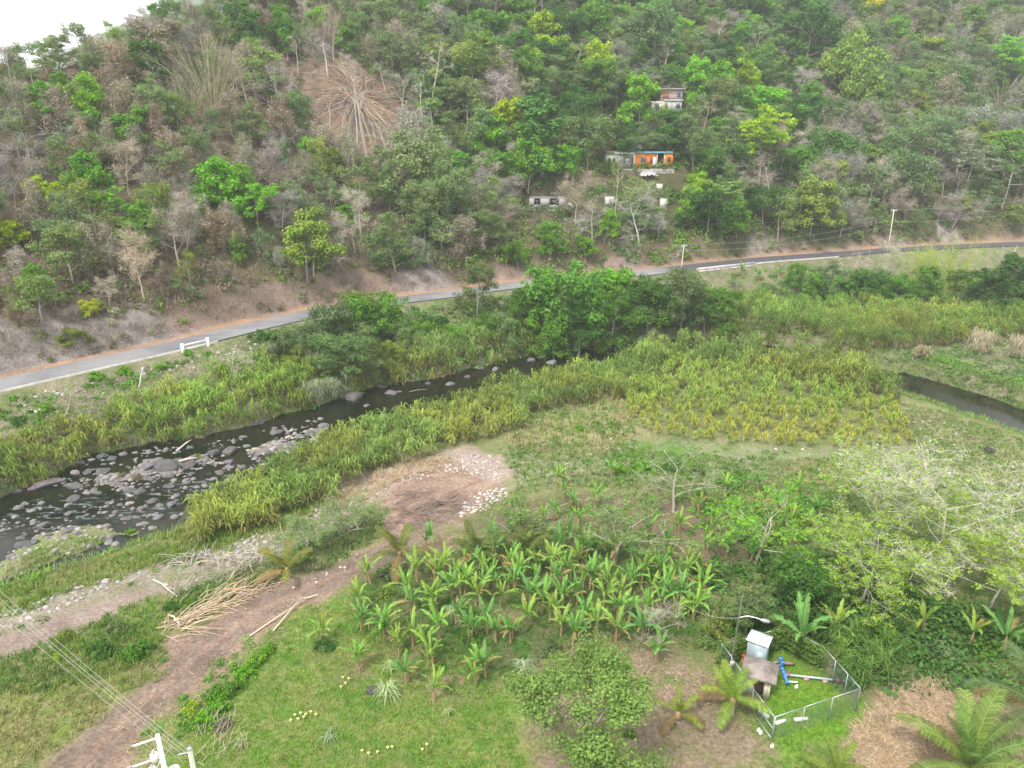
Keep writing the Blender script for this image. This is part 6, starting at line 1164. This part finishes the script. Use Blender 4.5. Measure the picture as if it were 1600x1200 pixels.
# ------------------------------------------------------------------ road side: retaining wall, barrier
def road_at(px):
    X_ = [proj(q)[0] for q in RC]; return int(np.argmin(np.abs(np.array(X_) - px) + (np.array([proj(q)[2] for q in RC]) < 0) * 1e6))
i0, i1 = road_at(1076), road_at(1158)
t = thing('retaining_wall', 'pale rough stone retaining wall holding the road above the river', 'wall', tuple(RC[i0])); rgw = random.Random(4)
mb = MB(); a_ = RC[i0] - RN[i0] * 3.75; b_ = RC[i1] - RN[i1] * 3.75; L = np.linalg.norm(b_ - a_); ux = (b_ - a_) / L; uz = np.array([0, 0, 1.]); un = np.cross(ux, uz); rot = np.stack([ux, -un, uz], 1)
mb.box((a_ + b_) / 2 + uz * -1.3 + un * .1 - RC[i0], (L, .5, 2.9), M3=rot); put('core', mb.mesh('core'), M['concrete'], t)
stM = []
for k in range(6):
    mb = MB(); mb.box((0, 0, 0), (.8, .3, .42)); me = mb.mesh('stone'); 
    for v in me.vertices: v.co += Vector((rgw.uniform(-.07, .07), rgw.uniform(-.03, .06), rgw.uniform(-.06, .06)))
    stM.append(me)
M['wstone'] = plain('pale_wall_stone', (.46, .42, .40), .95, 1.5, .3, objcol=True)
rows = 6; nc = int(L / .85); 
for r_ in range(rows):
    for c in range(nc):
        if len(t.children) > 295: break
        u_ = (c + .5 + (.4 if r_ % 2 else 0)) * L / nc + rgw.uniform(-.05, .05)
        if u_ > L: continue
        q = a_ + ux * u_ + uz * (-2.5 + r_ * .46) + un * .42 - RC[i0]
        o = put('stone', rgw.choice(stM), M['wstone'], t, color=jit(rgw.choice([(.44, .40, .39), (.50, .46, .44), (.34, .30, .29)]), .15)); o.matrix_local = Matrix.Translation(q) @ Matrix(rot.tolist()).to_4x4()
mb = MB(); mb.box((a_ + b_) / 2 + uz * .3 + un * .1 - RC[i0], (L, .55, .5), M3=rot); put('coping', mb.mesh('coping'), plain('coping_concrete', (.42, .38, .37), .9, 1, .25), t)
# white barrier
i0, i1 = road_at(277), road_at(310); a_ = RC[i0] - RN[i0] * 4.0; b_ = RC[i1] - RN[i1] * 4.0; c0 = a_.copy()
t = thing('roadside_barrier', 'short white barrier with two posts at the road edge on the left', 'barrier', tuple(c0)); L = np.linalg.norm(b_ - a_); ux = (b_ - a_) / L; rot = np.stack([ux, np.cross(np.array([0, 0, 1.]), ux), [0, 0, 1.]], 1)
for q in (a_, b_): mb = MB(); mb.box(q - c0 + np.array([0, 0, .15]), (.42, .35, 2.3), M3=rot); put('post', mb.mesh('post'), M['white_paint'], t)
mb = MB(); mb.box((a_ + b_) / 2 - c0 + np.array([0, 0, .95]), (L - .46, .16, .22), M3=rot); put('rail', mb.mesh('rail'), M['white_paint'], t)
mb = MB(); mb.box((a_ + b_) / 2 - c0 + np.array([0, 0, .35]), (L - .46, .14, .14), M3=rot); put('rail', mb.mesh('rail'), M['white_paint'], t)
p = G(347, 532); o = put('roadside_bush_marker', None) if 0 else None

# ------------------------------------------------------------------ poles and cables
def pole_between(name, px, py, tx, ty, r, label, mat, cross=None, lean_y=0.0):
    p = G(px, py); d = ray(tx, ty); k = (p[1] + lean_y - CAM[1]) / d[1]; top = CAM + d * k
    t = thing(name, label, 'pole', tuple(p)); mb = MB(); mb.tube([(0, 0, -.3), *( (top - p) * f for f in (.33, .66, 1))], [r, r * .9, r * .78, r * .66], 8); put('shaft', mb.mesh('shaft', True), mat, t); return t, p, top
M['palepole'] = plain('pale_wood_pole', (.55, .53, .42), .85, 1.5, .15); M['cream'] = plain('cream_concrete_pole', (.66, .63, .52), .85, 1.5, .12)
P1 = pole_between('utility_pole', 1387, 393, 1397, 327, .17, 'tall pale utility pole beside the right stretch of the road', M['palepole'])
P2 = pole_between('utility_pole', 1064, 423, 1069, 382, .14, 'short pale utility pole by the road left of the retaining wall', M['palepole'])
for (t, p, top) in (P1, P2):
    mb = MB(); mb.box(top - p - np.array([0, 0, .35]), (1.6, .12, .12)); put('crossarm', mb.mesh('crossarm'), M['palepole'], t)
    for s_ in (-.6, 0, .6): mb = MB(); mb.tube([(s_, 0, 0), (s_, 0, .16), (s_, 0, .28)], [.05, .08, .03], 6); o = put('insulator', mb.mesh('insulator'), M['white_paint'], t); o.location = top - p - np.array([0, 0, .29])
def cable(a, b_, sag, r, label, name='power_cable', mat=None):
    a = np.array(a); b_ = np.array(b_); tt = np.linspace(0, 1, 15)[:, None]; P = a * (1 - tt) + b_ * tt; P[:, 2] -= sag * 4 * (tt * (1 - tt))[:, 0]
    mb = MB(); mb.tube(P - a, r, 4); o = put(name, mb.mesh(name), mat or M['wire'], loc=tuple(a)); return tag(o, label, 'cable')
M['lcable'] = plain('weathered_cable', (.34, .34, .31), .6, 2, .1)
e1 = P1[2] + np.array([45, 12, 1.5]); rt = P2[2]
cable(P1[2] - [0, 0, .05], e1, .8, .022, 'top cable running right from the tall utility pole', mat=M['lcable']); cable(P1[2] - [.1, 0, 3.2], e1 - [0, 0, 3.4], .9, .022, 'lower cable running right from the tall utility pole', mat=M['lcable'])
cable(rt, P1[2] - [0, 0, 2.6], 1.6, .022, 'upper cable between the two roadside utility poles', mat=M['lcable']); cable(rt - [0, 0, 1.4], P1[2] - [0, 0, 4.0], 1.8, .022, 'lower cable between the two roadside utility poles', mat=M['lcable'])
# bottom left poles: they rise from below the frame, tops seen
def top_at(px, py, dep):
    d = ray(px, py); return CAM + d * (dep / (d @ FW))
T1 = top_at(246, 1148, 36.0); T2 = top_at(296, 1169, 38.0)
for (T, lb, mt, r) in ((T1, 'white metal utility pole with transformers at the bottom left edge', M['white_paint'], .14), (T2, 'cream wooden utility pole at the bottom edge right of the white one', M['cream'], .15)):
    gz = Hs(T[0] , T[1]); base = np.array([T[0], T[1], gz]); t = thing('utility_pole', lb, 'utility pole', tuple(base)); hh = T[2] - gz
    mb = MB(); mb.tube([(0, 0, -.3), (0, 0, hh * .5), (0, 0, hh)], [r * 1.35, r * 1.1, r * .75], 10); put('shaft', mb.mesh('shaft', True), mt, t)
    if T is T1:
        for k, (dz, ln) in enumerate([(.25, 1.3), (1.55, 1.7), (2.4, 1.9)]):
            mb = MB(); mb.box((-ln * .45, -.1, hh - dz - .1), (ln, .07, .09), rotz=R(28)); put('crossarm', mb.mesh('crossarm'), M['white_paint'], t)
            mb = MB(); mb.tube([(-ln * .8, -.5, hh - dz - .05), (-ln * .8, -.5, hh - dz + .12)], [.06, .04], 6); put('insulator', mb.mesh('insulator'), M['galv'], t)
        for k, (xx, yy, zz) in enumerate([(-.45, .1, 1.3), (-.55, -.1, 2.0), (.42, .05, 2.2)]):
            mb = MB(); rr_ = .19 if k < 2 else .28; l_ = .45 if k < 2 else .95; mb.tube([(xx, yy, hh - zz - l_), (xx, yy, hh - zz - .04), (xx, yy, hh - zz)], [rr_, rr_, rr_ * .7], 14); put('transformer', mb.mesh('transformer'), M['white_paint'], t)
            mb = MB(); mb.tube([(xx, yy, hh - zz), (xx, yy, hh - zz + .2)], [.05, .03], 6); put('bushing', mb.mesh('bushing'), M['galv'], t)
        mb = MB(); mb.tube([(-.5, 0, hh - 1.2), (-.35, -.1, hh - .9), (-.15, 0, hh - .8), (-.1, 0, hh - 1.6), (-.35, -.1, hh - 2.1)], .025, 5); put('lead_wire', mb.mesh('lead_wire'), M['white_paint'], t)
    else:
        mb = MB(); mb.tube([(0, 0, hh - .06), (0, 0, hh + .02)], r * .95, 10); put('cap', mb.mesh('cap'), M['galv'], t)
        mb = MB(); mb.box((-.3, 0, hh - .35), (.7, .08, .09), rotz=R(20)); put('bracket', mb.mesh('bracket'), M['galv'], t)
far = PZ(-260, 680, 6.0)
cable(T2 + [-.15, 0, -.05], far + [0, 0, 1.2], 1.5, .011, 'upper of the cables crossing the left dirt tracks', mat=M['lcable']); cable(T2 + [-.3, 0, -.25], far + [-1, 0, .8], 1.5, .011, 'second of the cables crossing the left dirt tracks', mat=M['lcable'])
cable(T2 + [-.4, 0, -.45], far + [-1.6, 0, .6], 1.5, .011, 'third of the cables crossing the left dirt tracks', mat=M['lcable']); cable(T2 + [-.5, 0, -.9], far + [-2.6, 0, -.3], 1.7, .010, 'lowest of the cables crossing the left dirt tracks', mat=M['lcable'])

# ------------------------------------------------------------------ fenced compound
gA, gB, gC, gD, gE = [G(*q) for q in ((1206, 1157), (1337, 1112), (1282, 1047), (1222, 1014), (1124, 1040))]
M['mesh_wire'] = plain('fence_wire', (.17, .20, .18), .5, 3, .1)
def fence_run(a, b_, label, n, tophalf=True, h=2.1, frames=False):
    t = thing('chain_link_fence', label, 'fence', tuple(a)); L = np.linalg.norm((b_ - a)[:2]); ux = (b_ - a) / L
    for i in range(n + 1):
        q = a + (b_ - a) * i / n; q[2] = Hs(q[0], q[1]); mb = MB(); mb.tube([q - a + [0, 0, -.2], q - a + [0, 0, h + .05]], .03, 6); put('post', mb.mesh('post'), M['galv'], t)
    for i in range(n):
        q0 = a + (b_ - a) * i / n; q1 = a + (b_ - a) * (i + 1) / n; l_ = L / n - .08; mb = MB(); p_ = .15
        z0 = Hs(*((q0 + q1) / 2)[:2]) - a[2]; o0 = q0 - a; o0[2] = z0; o0 = o0 + ux * .04
        for s_ in (1, -1):
            k = -int(h / p_) - 1
            while k * p_ < l_ + h:
                x0 = k * p_; xa, xb = max(0, x0), min(l_, x0 + h)
                if xb > xa:
                    za, zb_ = (xa - x0, xb - x0) if s_ == 1 else (h - (xa - x0), h - (xb - x0))
                    A_p = o0 + ux * xa + np.array([0, 0, za]); B_p = o0 + ux * xb + np.array([0, 0, zb_]); w2 = np.array([0, 0, .008]); mb.add([A_p - w2, B_p - w2, B_p + w2, A_p + w2], [(0, 1, 2, 3)])
                k += 1
        put('wire_panel', mb.mesh('wire_panel'), M['mesh_wire'], t)
        mb = MB(); mb.tube([o0 + np.array([0, 0, h + .02]), o0 + ux * l_ + np.array([0, 0, h + .02])], .028, 5); put('top_rail', mb.mesh('top_rail'), M['galv'], t)
    return t
fence_run(gA, gB, 'front run of the chain link compound fence facing the bottom of the picture', 3); fence_run(gB, gC, 'right rear run of the chain link compound fence beside the reeds', 3)
fence_run(gC, gD, 'back run of the chain link compound fence overgrown by creepers', 2); fence_run(gE + (gA - gE) * .001, gE + (gA - gE) * .62, 'left run of the chain link compound fence behind the young palm', 3)
fence_run(gD, gE, 'short back left run of the compound fence behind the metal clad kiosk', 3)
gt = fence_run(gE + (gA - gE) * .63, gA - (gA - gE) * .012, 'double leaf chain link gate at the bottom left corner of the compound', 2, h=1.95); gt.name = 'chain_link_gate'; gt['category'] = 'gate'
L_ = gA - gE; t = gt
for f in (.02, .19, .2, .36):
    pass
mb = MB(); q = L_ * .365; mb.tube([(0, 0, .12), (*q[:2], .12)], .03, 5); put('bottom_rail', mb.mesh('bottom_rail'), M['galv'], gt)
mb = MB(); mb.tube([(0, 0, 1.0), (*q[:2], 1.0)], .025, 5); put('mid_rail', mb.mesh('mid_rail'), M['galv'], gt)
for fr, to, nm in ((gD, gE, 'creepers over the back left fence'), (gC, gD, 'creepers over the back fence')):
    tt = np.linspace(0, 1, 26)[:, None]; P = fr * (1 - tt) + to * tt; P = np.concatenate([P + [0, .1, 0], P + [0, .05, .5], P + [0, -.05, 1.0], P + [0, -.05, 1.5], P + [0, 0, 1.9]]); k = rng.random(len(P)) < .75
    scatter_leaves('fence_creeper', P[k], np.tile(rgb(.10, .18, .03), (k.sum(), 1)), .42, 42, .09, .8, seed=8)
# metal clad kiosk
p = G(1184, 1052); mm_ = proj(p)[2] / F
t = thing('metal_kiosk', 'tall box kiosk clad in pale ribbed metal sheet with a flat white roof', 'kiosk', tuple(p + [.05, .7, 0]), R(-33))
M['sheet'] = plain('ribbed_zinc_sheet', (.30, .37, .40), .5, 1.2, .12, metal=.2); M['roofsheet'] = plain('white_zinc_roof', (.72, .76, .78), .45, 1.5, .08, metal=.1)
bw, bd, bh = 1.4, 1.2, 2.7
part(t, 'body', [((0, 0, bh / 2), (bw, bd, bh))], M['sheet'])
for k in range(8):
    x = -bw / 2 + bw * (k + .5) / 8; part(t, 'rib', [((x, -bd / 2 - .015, bh / 2), (.05, .03, bh - .04))], M['sheet'])
for k in range(7):
    y = -bd / 2 + bd * (k + .5) / 7; part(t, 'rib', [((-bw / 2 - .015, y, bh / 2), (.03, .05, bh - .04))], M['sheet'])
rf = part(t, 'roof', [((0, 0, bh + .05), (bw + .28, bd + .28, .06))], M['roofsheet'])
for k in range(7): part(t, 'roof_rib', [((-bw / 2 + bw * k / 6, 0, bh + .095), (.05, bd + .26, .03))], M['roofsheet'], rf)
part(t, 'door', [((.25, -bd / 2 - .045, 1.05), (.7, .03, 2.0))], M['sheet'])
# concrete hut
p = G(1189, 1088); t = thing('pump_hut', 'small cream concrete hut with a stained grey slab roof', 'hut', tuple(p + [-.15, .55, 0]), R(-25))
M['creamw'] = plain('cream_render', (.52, .48, .36), .9, 2, .25)
part(t, 'wall_left', [((-.85, 0, .95), (.16, 1.5, 1.9))], M['creamw']); part(t, 'wall_right', [((.85, 0, .95), (.16, 1.5, 1.9))], M['creamw']); part(t, 'wall_back', [((0, .72, .95), (1.52, .14, 1.9))], M['creamw']); part(t, 'front_wall', [((-.52, -.7, .95), (.48, .12, 1.9)), ((.62, -.7, .95), (.28, .12, 1.9))], M['creamw'])
part(t, 'doorway', [((.1, -.3, .9), (.7, .05, 1.8))], plain('brown_door', (.16, .09, .05), .8, 3, .2)); part(t, 'door_post', [((.44, -.8, .95), (.07, .1, 1.9))], M['dark'])
mb = MB(); mb.add([(-1.25, -1.15, 1.9), (1.3, -1.15, 1.9), (1.3, 1.1, 1.9), (-1.25, 1.1, 1.9), (-1.25, -1.15, 2.02), (1.3, -1.15, 2.02), (1.3, 1.1, 2.05), (-1.25, 1.1, 2.05), (0, -1.15, 2.2), (0, 1.1, 2.22)], [(0, 3, 2, 1), (0, 1, 5, 8, 4), (1, 2, 6, 5), (2, 3, 7, 9, 6), (3, 0, 4, 7), (4, 8, 9, 7), (8, 5, 6, 9)]); put('roof', mb.mesh('roof'), plain('stained_slab', (.24, .20, .18), .95, 2, .35, second=(.12, .10, .09)), t)
p = G(1163, 1083); t = thing('barrel', 'blue barrel at the left corner of the small hut', 'barrel', tuple(p)); mb = MB(); mb.tube([(0, 0, z) for z in (0, .04, .3, .33, .6, .63, .86, .9)], [.26, .29, .29, .3, .29, .3, .29, .26], 16); put('drum', mb.mesh('drum'), plain('blue_plastic', (.06, .14, .32), .5, 2, .15), t); mb = MB(); mb.tube([(0, 0, .9), (0, 0, .93)], .24, 16); put('lid', mb.mesh('lid'), plain('pale_blue', (.25, .35, .5), .5, 2, .1), t)
# orange thing beside the kiosk: a fire-hydrant-like valve stand
p = G(1161, 1034); t = thing('valve_stand', 'orange red valve stand on the grass left of the metal clad kiosk', 'valve'  , tuple(p)); M['ored'] = plain('orange_red_paint', (.62, .13, .05), .6, 3, .2)
mb = MB(); mb.tube([(0, 0, 0), (0, 0, .1), (0, 0, .1), (0, 0, .8), (0, 0, .95), (0, 0, 1.05)], [.22, .22, .13, .12, .15, .05], 10); put('body', mb.mesh('body', False), M['ored'], t); mb = MB(); mb.tube([(-.22, 0, .65), (.22, 0, .65)], .08, 8); put('outlet', mb.mesh('outlet'), M['ored'], t)
# blue pipe manifold and grey main
pa = G(1217, 1038); pb = G(1229, 1073); t = thing('pipe_manifold', 'blue flanged water pipe manifold lying on the compound grass', 'pipe', tuple(pa)); M['bluep'] = plain('blue_pipe_paint', (.05, .20, .42), .5, 3, .15); M['maroon'] = plain('maroon_fitting', (.25, .05, .10), .5, 3, .2)
v = pb - pa; v[2] = 0; up_ = np.array([0, 0, .32]); mb = MB(); mb.tube([up_, v * .35 + up_, v * .7 + up_, v + up_], .11, 10); put('pipe', mb.mesh('pipe', True), M['bluep'], t); vd = v / np.linalg.norm(v)
for f in (.0, .2, .38, .55, .75, 1): mb = MB(); mb.tube([v * f + up_ - vd * .05, v * f + up_ + vd * .05], .18, 12); put('flange', mb.mesh('flange'), M['bluep'], t)
for f in (.1, .3): mb = MB(); mb.tube([v * f + up_, v * f + up_ + [0, 0, .5]], [.1, .07], 8); mb.box(v * f + up_ + np.array([0, 0, .52]), (.3, .3, .05)); put('valve', mb.mesh('valve'), M['bluep'], t)
pd_ = np.array([vd[1], -vd[0], 0]); mb = MB(); mb.tube([v * .08 + up_, v * .08 + up_ + pd_ * -.9, v * .02 + up_ + pd_ * -1.1 - [0, 0, .2]], .12, 8); put('elbow', mb.mesh('elbow'), plain('rusty_elbow', (.2, .14, .12), .8, 4, .3), t); mb = MB(); mb.tube([v * .05 + up_, v * .12 + up_ + pd_ * .5 + [0, 0, .05], v * .3 + up_ + pd_ * .6], .1, 8); put('branch', mb.mesh('branch'), plain('pinkish_fitting', (.35, .24, .2), .8, 4, .3), t)
mb = MB(); mb.tube([v * .95 + up_, v * .95 + up_ - pd_ * .8], .06, 8); put('white_tube', mb.mesh('white_tube'), M['white_paint'], t)
pc = G(1234, 1059); pe = G(1318, 1070); t = thing('water_main', 'long grey water pipe running right from the blue manifold to the fence', 'pipe', tuple(pc)); v = pe - pc; v[2] = 0; mb = MB(); mb.tube([(-.35, 0, .3), v * .5 + [0, 0, .3], v * .78 + [0, 0, .3]], .09, 10); put('pipe', mb.mesh('pipe', True), plain('grey_pipe', (.34, .36, .38), .5, 3, .15), t)
mb = MB(); mb.tube([v * .78 + [0, 0, .3], v + [0, 0, .28]], .1, 8); put('dark_pipe', mb.mesh('dark_pipe'), plain('dark_pipe', (.05, .05, .05), .6, 3, .2), t)
for f in (-.06, .86): mb = MB(); mb.tube([v * f + [0, 0, .3], v * (f + .035) + [0, 0, .3]], .2, 10); put('coupling', mb.mesh('coupling'), M['maroon'], t)
for f in (.3, .65): mb = MB(); mb.box(v * f + np.array([0, 0, .1]), (.35, .35, .24)); put('support_block', mb.mesh('support_block'), plain('pink_block', (.35, .24, .22), .9, 3, .2), t)
for k, (x, y, l_, a) in enumerate([(1219, 1130, .9, .35), (1251, 1126, 1.0, .1), (1193, 1118, .8, -.9)]):
    p = G(x, y); mb = MB(); mb.box((0, 0, .12), (l_, .2, .22), rotz=a); o = put('concrete_block', mb.mesh('concrete_block'), M['white_paint'], loc=tuple(p)); tag(o, ['white concrete block at the gate corner inside the fence', 'white concrete block behind the middle of the front fence', 'white concrete block at the gate of the compound'][k], 'block')
for k, (x, y) in enumerate([(1129, 1131), (1184, 1143), (1187, 1147), (1205, 1168), (1243, 1075)]):
    p = G(x, y); mb = MB(); mb.tube([(0, 0, 0), (.05, 0, .12), (.1, .02, .3)], [.12, .14, .05], 6); o = put('plastic_bag', mb.mesh('plastic_bag', True), M['white_paint'], loc=tuple(p)); tag(o, ['white plastic bag on the bare earth left of the gate', 'white plastic bag outside the compound gate, left one', 'white plastic bag outside the compound gate, right one', 'white plastic scrap below the corner post of the fence', 'white plastic scrap on the grass right of the blue manifold'][k], 'litter')
# street lamp
t, p, top = pole_between('street_lamp', 1140, 1052, 1160, 930, .075, 'slanting dark pole with a white street lamp arm beside the metal clad kiosk', plain('dark_wood_pole', (.13, .12, .11), .9, 2, .3))
t['category'] = 'street lamp'; f = .72; q = (top - p) * f; mb = MB(); mb.tube([q, q + [.6, -.1, .25], q + [1.3, -.15, .1], q + [1.7, -.2, -.05]], .035, 6); put('arm', mb.mesh('arm', True), M['white_paint'], t)
mb = MB(); mb.tube([q + [1.55, -.2, .0], q + [1.8, -.2, -.08], q + [2.2, -.2, -.2], q + [2.35, -.2, -.26]], [.06, .15, .14, .05], 8); put('lamp_head', mb.mesh('lamp_head', True), M['galv'], t)
mb = MB(); q2 = (top - p) * .15; mb.box(q2 + np.array([0, -.16, 0]), (.3, .16, .36)); put('meter_box', mb.mesh('meter_box'), M['white_paint'], t)
cable(p + q, G(1060, 1015) + [0, 0, 4.5], .5, .014, 'thin cable leaving the street lamp pole to the left', mat=M['lcable'])
# long poles on the dirt track
for k, (a, b_, lb) in enumerate([((389, 997), (477, 941), 'longest pale bamboo pole lying beside the dirt track'), ((427, 988), (473, 938), 'second pale bamboo pole crossing the longest one'), ((472, 938), (498, 936), 'short pale bamboo pole at the tip of the long ones'), ((232, 780), (233, 781), None)]):
    if lb is None: continue
    A_p = G(*a); B_p = G(*b_); mb = MB(); mb.tube([[0, 0, .15], (B_p - A_p) * .5 + [0, 0, .3], (B_p - A_p) + [0, 0, .28 + .12 * k]], [.062, .055, .045], 7); o = put('bamboo_pole', mb.mesh('bamboo_pole', True), plain('pale_bamboo', (.60, .47, .36), .7, 2, .15), loc=tuple(A_p)); tag(o, lb, 'pole')
# pile of cut canes and drift sticks
def sticks(name, label, n, pts, L, c, seed, cat='brushwood', az=None, r=.035):
    rg = random.Random(seed); c0 = G(*pts[0]); t = thing(name, label, cat, tuple(c0))
    for i in range(n):
        k = rg.randrange(len(pts) - 1); f = rg.random(); p = G(pts[k][0] * (1 - f) + pts[k + 1][0] * f, pts[k][1] * (1 - f) + pts[k + 1][1] * f) + [rg.gauss(0, .6), rg.gauss(0, .7), 0]
        a = (az if az is not None else 0) + rg.gauss(0, .55 if az is not None else 3); l_ = L * rg.uniform(.4, 1.2); e = p + [math.cos(a) * l_, math.sin(a) * l_, 0]; z0 = rg.uniform(.03, .3); z1 = rg.uniform(.03, .9); ez = Hs(e[0], e[1]); mid = (p + e) / 2 + [rg.gauss(0, .12), rg.gauss(0, .12), .15]
        mb = MB(); mb.tube([p - c0 + [0, 0, z0], mid - c0 + [0, 0, (z0 + z1) / 2], np.array([e[0], e[1], ez]) - c0 + [0, 0, z1]], r * np.array([1, .8, .5]), 4, False); put('stick', mb.mesh('stick'), M['culm'], t, color=jit(c, .25))
    return t
sticks('brush_pile', 'big pile of cut straw coloured canes beside the dirt track', 110, [(255, 990), (290, 970), (330, 945), (365, 925)], 3.2, (.46, .35, .23), 21, az=.75, r=.04)
sticks('brush_pile', 'thin brown brushwood strip running along the track below the young palm', 60, [(345, 945), (400, 925), (440, 905)], 1.6, (.38, .28, .2), 22, az=.3)
sticks('brush_pile', 'grey dead twigs on the stony ground left of the young palm', 90, [(265, 880), (320, 870), (380, 880), (420, 870)], 2.0, (.42, .37, .33), 23)
sticks('brush_pile', 'dark charred cane litter lying on the dirt clearing', 70, [(600, 835), (640, 800), (700, 785), (640, 815), (615, 790), (660, 765)], 3.6, (.17, .12, .095), 24, az=.25, r=.05)
sticks('brush_pile', 'scattered light stalks beside the bright shrub row at the lower left', 34, [(320, 1140), (345, 1160), (330, 1180)], 1.6, (.36, .30, .22), 25, az=1.3, r=.022)
sticks('brush_pile', 'dry grey stems under the sparse bush left of the clearing', 50, [(440, 840), (520, 830), (580, 820)], 1.6, (.42, .38, .32), 26, az=1.2)
for (a, b_, r, lb, c) in [((277, 713), (302, 697), .14, 'bleached driftwood log lying across the rapids stones', (.5, .45, .42)), ((216, 612), (224, 577), .12, 'white dead forked branch standing on the bank below the road', (.62, .58, .54)), ((240, 908), (278, 935), .09, 'long pale dead branch over the dark bushes between the tracks', (.55, .48, .42)), ((265, 963), (283, 980), .09, 'short pale log beside the pile of cut canes', (.6, .5, .4)), ((1222, 812), (1236, 833), .06, 'thin bare stick leaning in the growth right of the plot', (.5, .46, .4)),
                          ((1555, 445), (1590, 385), .12, 'slanting pale dead stem at the far right below the road', (.5, .47, .42)), ((640, 620), (668, 617), .06, 'thin stick floating on the river near the round boulder', (.3, .26, .2)), ((280, 723), (310, 718), .22, 'thick driftwood trunk resting among the dark rapids boulders', (.42, .34, .3))]:
    A_p = G(*a); B_p = G(*b_) if abs(a[1] - b_[1]) < 30 else None
    if B_p is None: d = ray(*b_); B_p = CAM + d * ((A_p[1] + .3) / d[1])
    A_p[2] = max(A_p[2], WATER); B_p[2] = max(B_p[2], WATER); v = B_p - A_p; mb = MB(); mb.tube([[0, 0, .15], v * .35 + [.08, .05, .3], v * .7 + [-.08, 0, .3], v + [0, 0, .2]], r * np.array([1, .85, .65, .35]), 7); w_ = v * .55
    t = thing('dead_branch', lb, 'driftwood', tuple(A_p)); put('stem', mb.mesh('stem', True), M['bark'], t, color=c); mb = MB(); mb.tube([w_ + [0, 0, .25], w_ + v * .2 + np.array([.3, .1, .5]) * np.linalg.norm(v) * .25], [r * .5, r * .2], 5); put('twig', mb.mesh('twig'), M['bark'], t, color=c)
# dark heap by the grass fountain, charred stump on the right flats
for (x, y, r, lb, c, nm, ct) in [(584, 1080, .55, 'dark rounded earth heap left of the pale striped grass fountain', (.06, .055, .05), 'earth_heap', 'heap'), (1546, 706, .8, 'black charred stump on the open flat right of the cane field', (.03, .028, .03), 'charred_stump', 'stump')]:
    p = G(x, y); me = bould[3] if nm == 'earth_heap' else bould[5]; o = put(nm, me, None, loc=(p[0], p[1], p[2] + .15), scale=(r, r * .9, r * .9), color=c); tag(o, lb, ct)
for k, (x, y) in enumerate([(461, 1122), (470, 1119), (478, 1121), (466, 1128), (486, 1117), (494, 1121), (475, 1125), (455, 1130), (536, 1063), (533, 1078), (540, 1072), (566, 1178), (576, 1182), (590, 1180), (606, 1173), (613, 1172), (660, 1176), (667, 1168), (720, 930), (545, 1065)]):
    p = G(x, y); mb = MB(); 
    for j in range(5): a = j * 1.256; mb.add([(0, 0, .3), (.08 * math.cos(a - .45), .08 * math.sin(a - .45), .33), (.12 * math.cos(a), .12 * math.sin(a), .34), (.08 * math.cos(a + .45), .08 * math.sin(a + .45), .33)], [(0, 1, 2, 3)])
    mb.tube([(0, 0, -.05), (0, 0, .3)], .015, 4); o = put('wild_flower', mb.mesh('wild_flower'), plain('pale_yellow_petal', (.62, .62, .22), .6, 4, .1) if k == 0 else bpy.data.materials['pale_yellow_petal'], loc=tuple(p)); tag(o, 'pale yellow flower head standing in the lawn', 'flower', 'pale yellow flowers in the lawn', auto=True); o['px'] = x; o['py'] = y

# ------------------------------------------------------------------ labels of the repeats: each says which one it is
ORD = ['first', 'second', 'third', 'fourth', 'fifth', 'sixth', 'seventh', 'eighth', 'ninth', 'tenth', 'eleventh', 'twelfth']
NUM = ['', 'one', 'two', 'three', 'four', 'five', 'six', 'seven', 'eight', 'nine', 'ten', 'eleven', 'twelve']
from collections import defaultdict
sets = defaultdict(list)
for o, lab, g in REG: sets[lab].append((o, g))
used = set()
def name_row(rows, lab, extra):
    rows.sort(key=lambda q: q[0].get('px', 0)); n = len(rows)
    for i, (o, g) in enumerate(rows):
        if n == 1: s_ = f'{lab}{extra}'
        elif n == 2: s_ = f"{'left' if i == 0 else 'right'} {lab}{extra}"
        else: s_ = f'{lab}{extra}, ' + ('leftmost' if i == 0 else 'rightmost' if i == n - 1 else ORD[i] + ' from left')
        s_ = ' '.join(s_.split()); o['label'] = ' '.join(s_.split()[:16]); o['group'] = g or f'{lab} group'
for lab, L in sets.items():
    n = len(L)
    if n <= 7: name_row(L, lab, '')
    else:
        L.sort(key=lambda q: q[0].get('py', 0)); k = min(4, math.ceil(n / 7)); per = math.ceil(n / k)
        nm_ = {2: ['upper', 'lower'], 3: ['upper', 'middle', 'lower'], 4: ['top', 'upper', 'lower', 'bottom']}[k]
        for j in range(k):
            rows = L[j * per:(j + 1) * per]
            if not rows: continue
            if len(rows) <= 12: name_row(rows, lab, f', {nm_[j]} row')
            else:
                for o, g in rows: o['label'] = ' '.join(f'{lab}, {nm_[j]} row'.split()[:16]); o['group'] = f'{lab}, {nm_[j]} row'
for o in col.objects:
    for k in ('px', 'py', 'h'):
        if k in o: del o[k]
print('objects', len(col.objects), 'tris', sum(sum(len(p.vertices) - 2 for p in me.polygons) for me in bpy.data.meshes if me.users) if 0 else '')
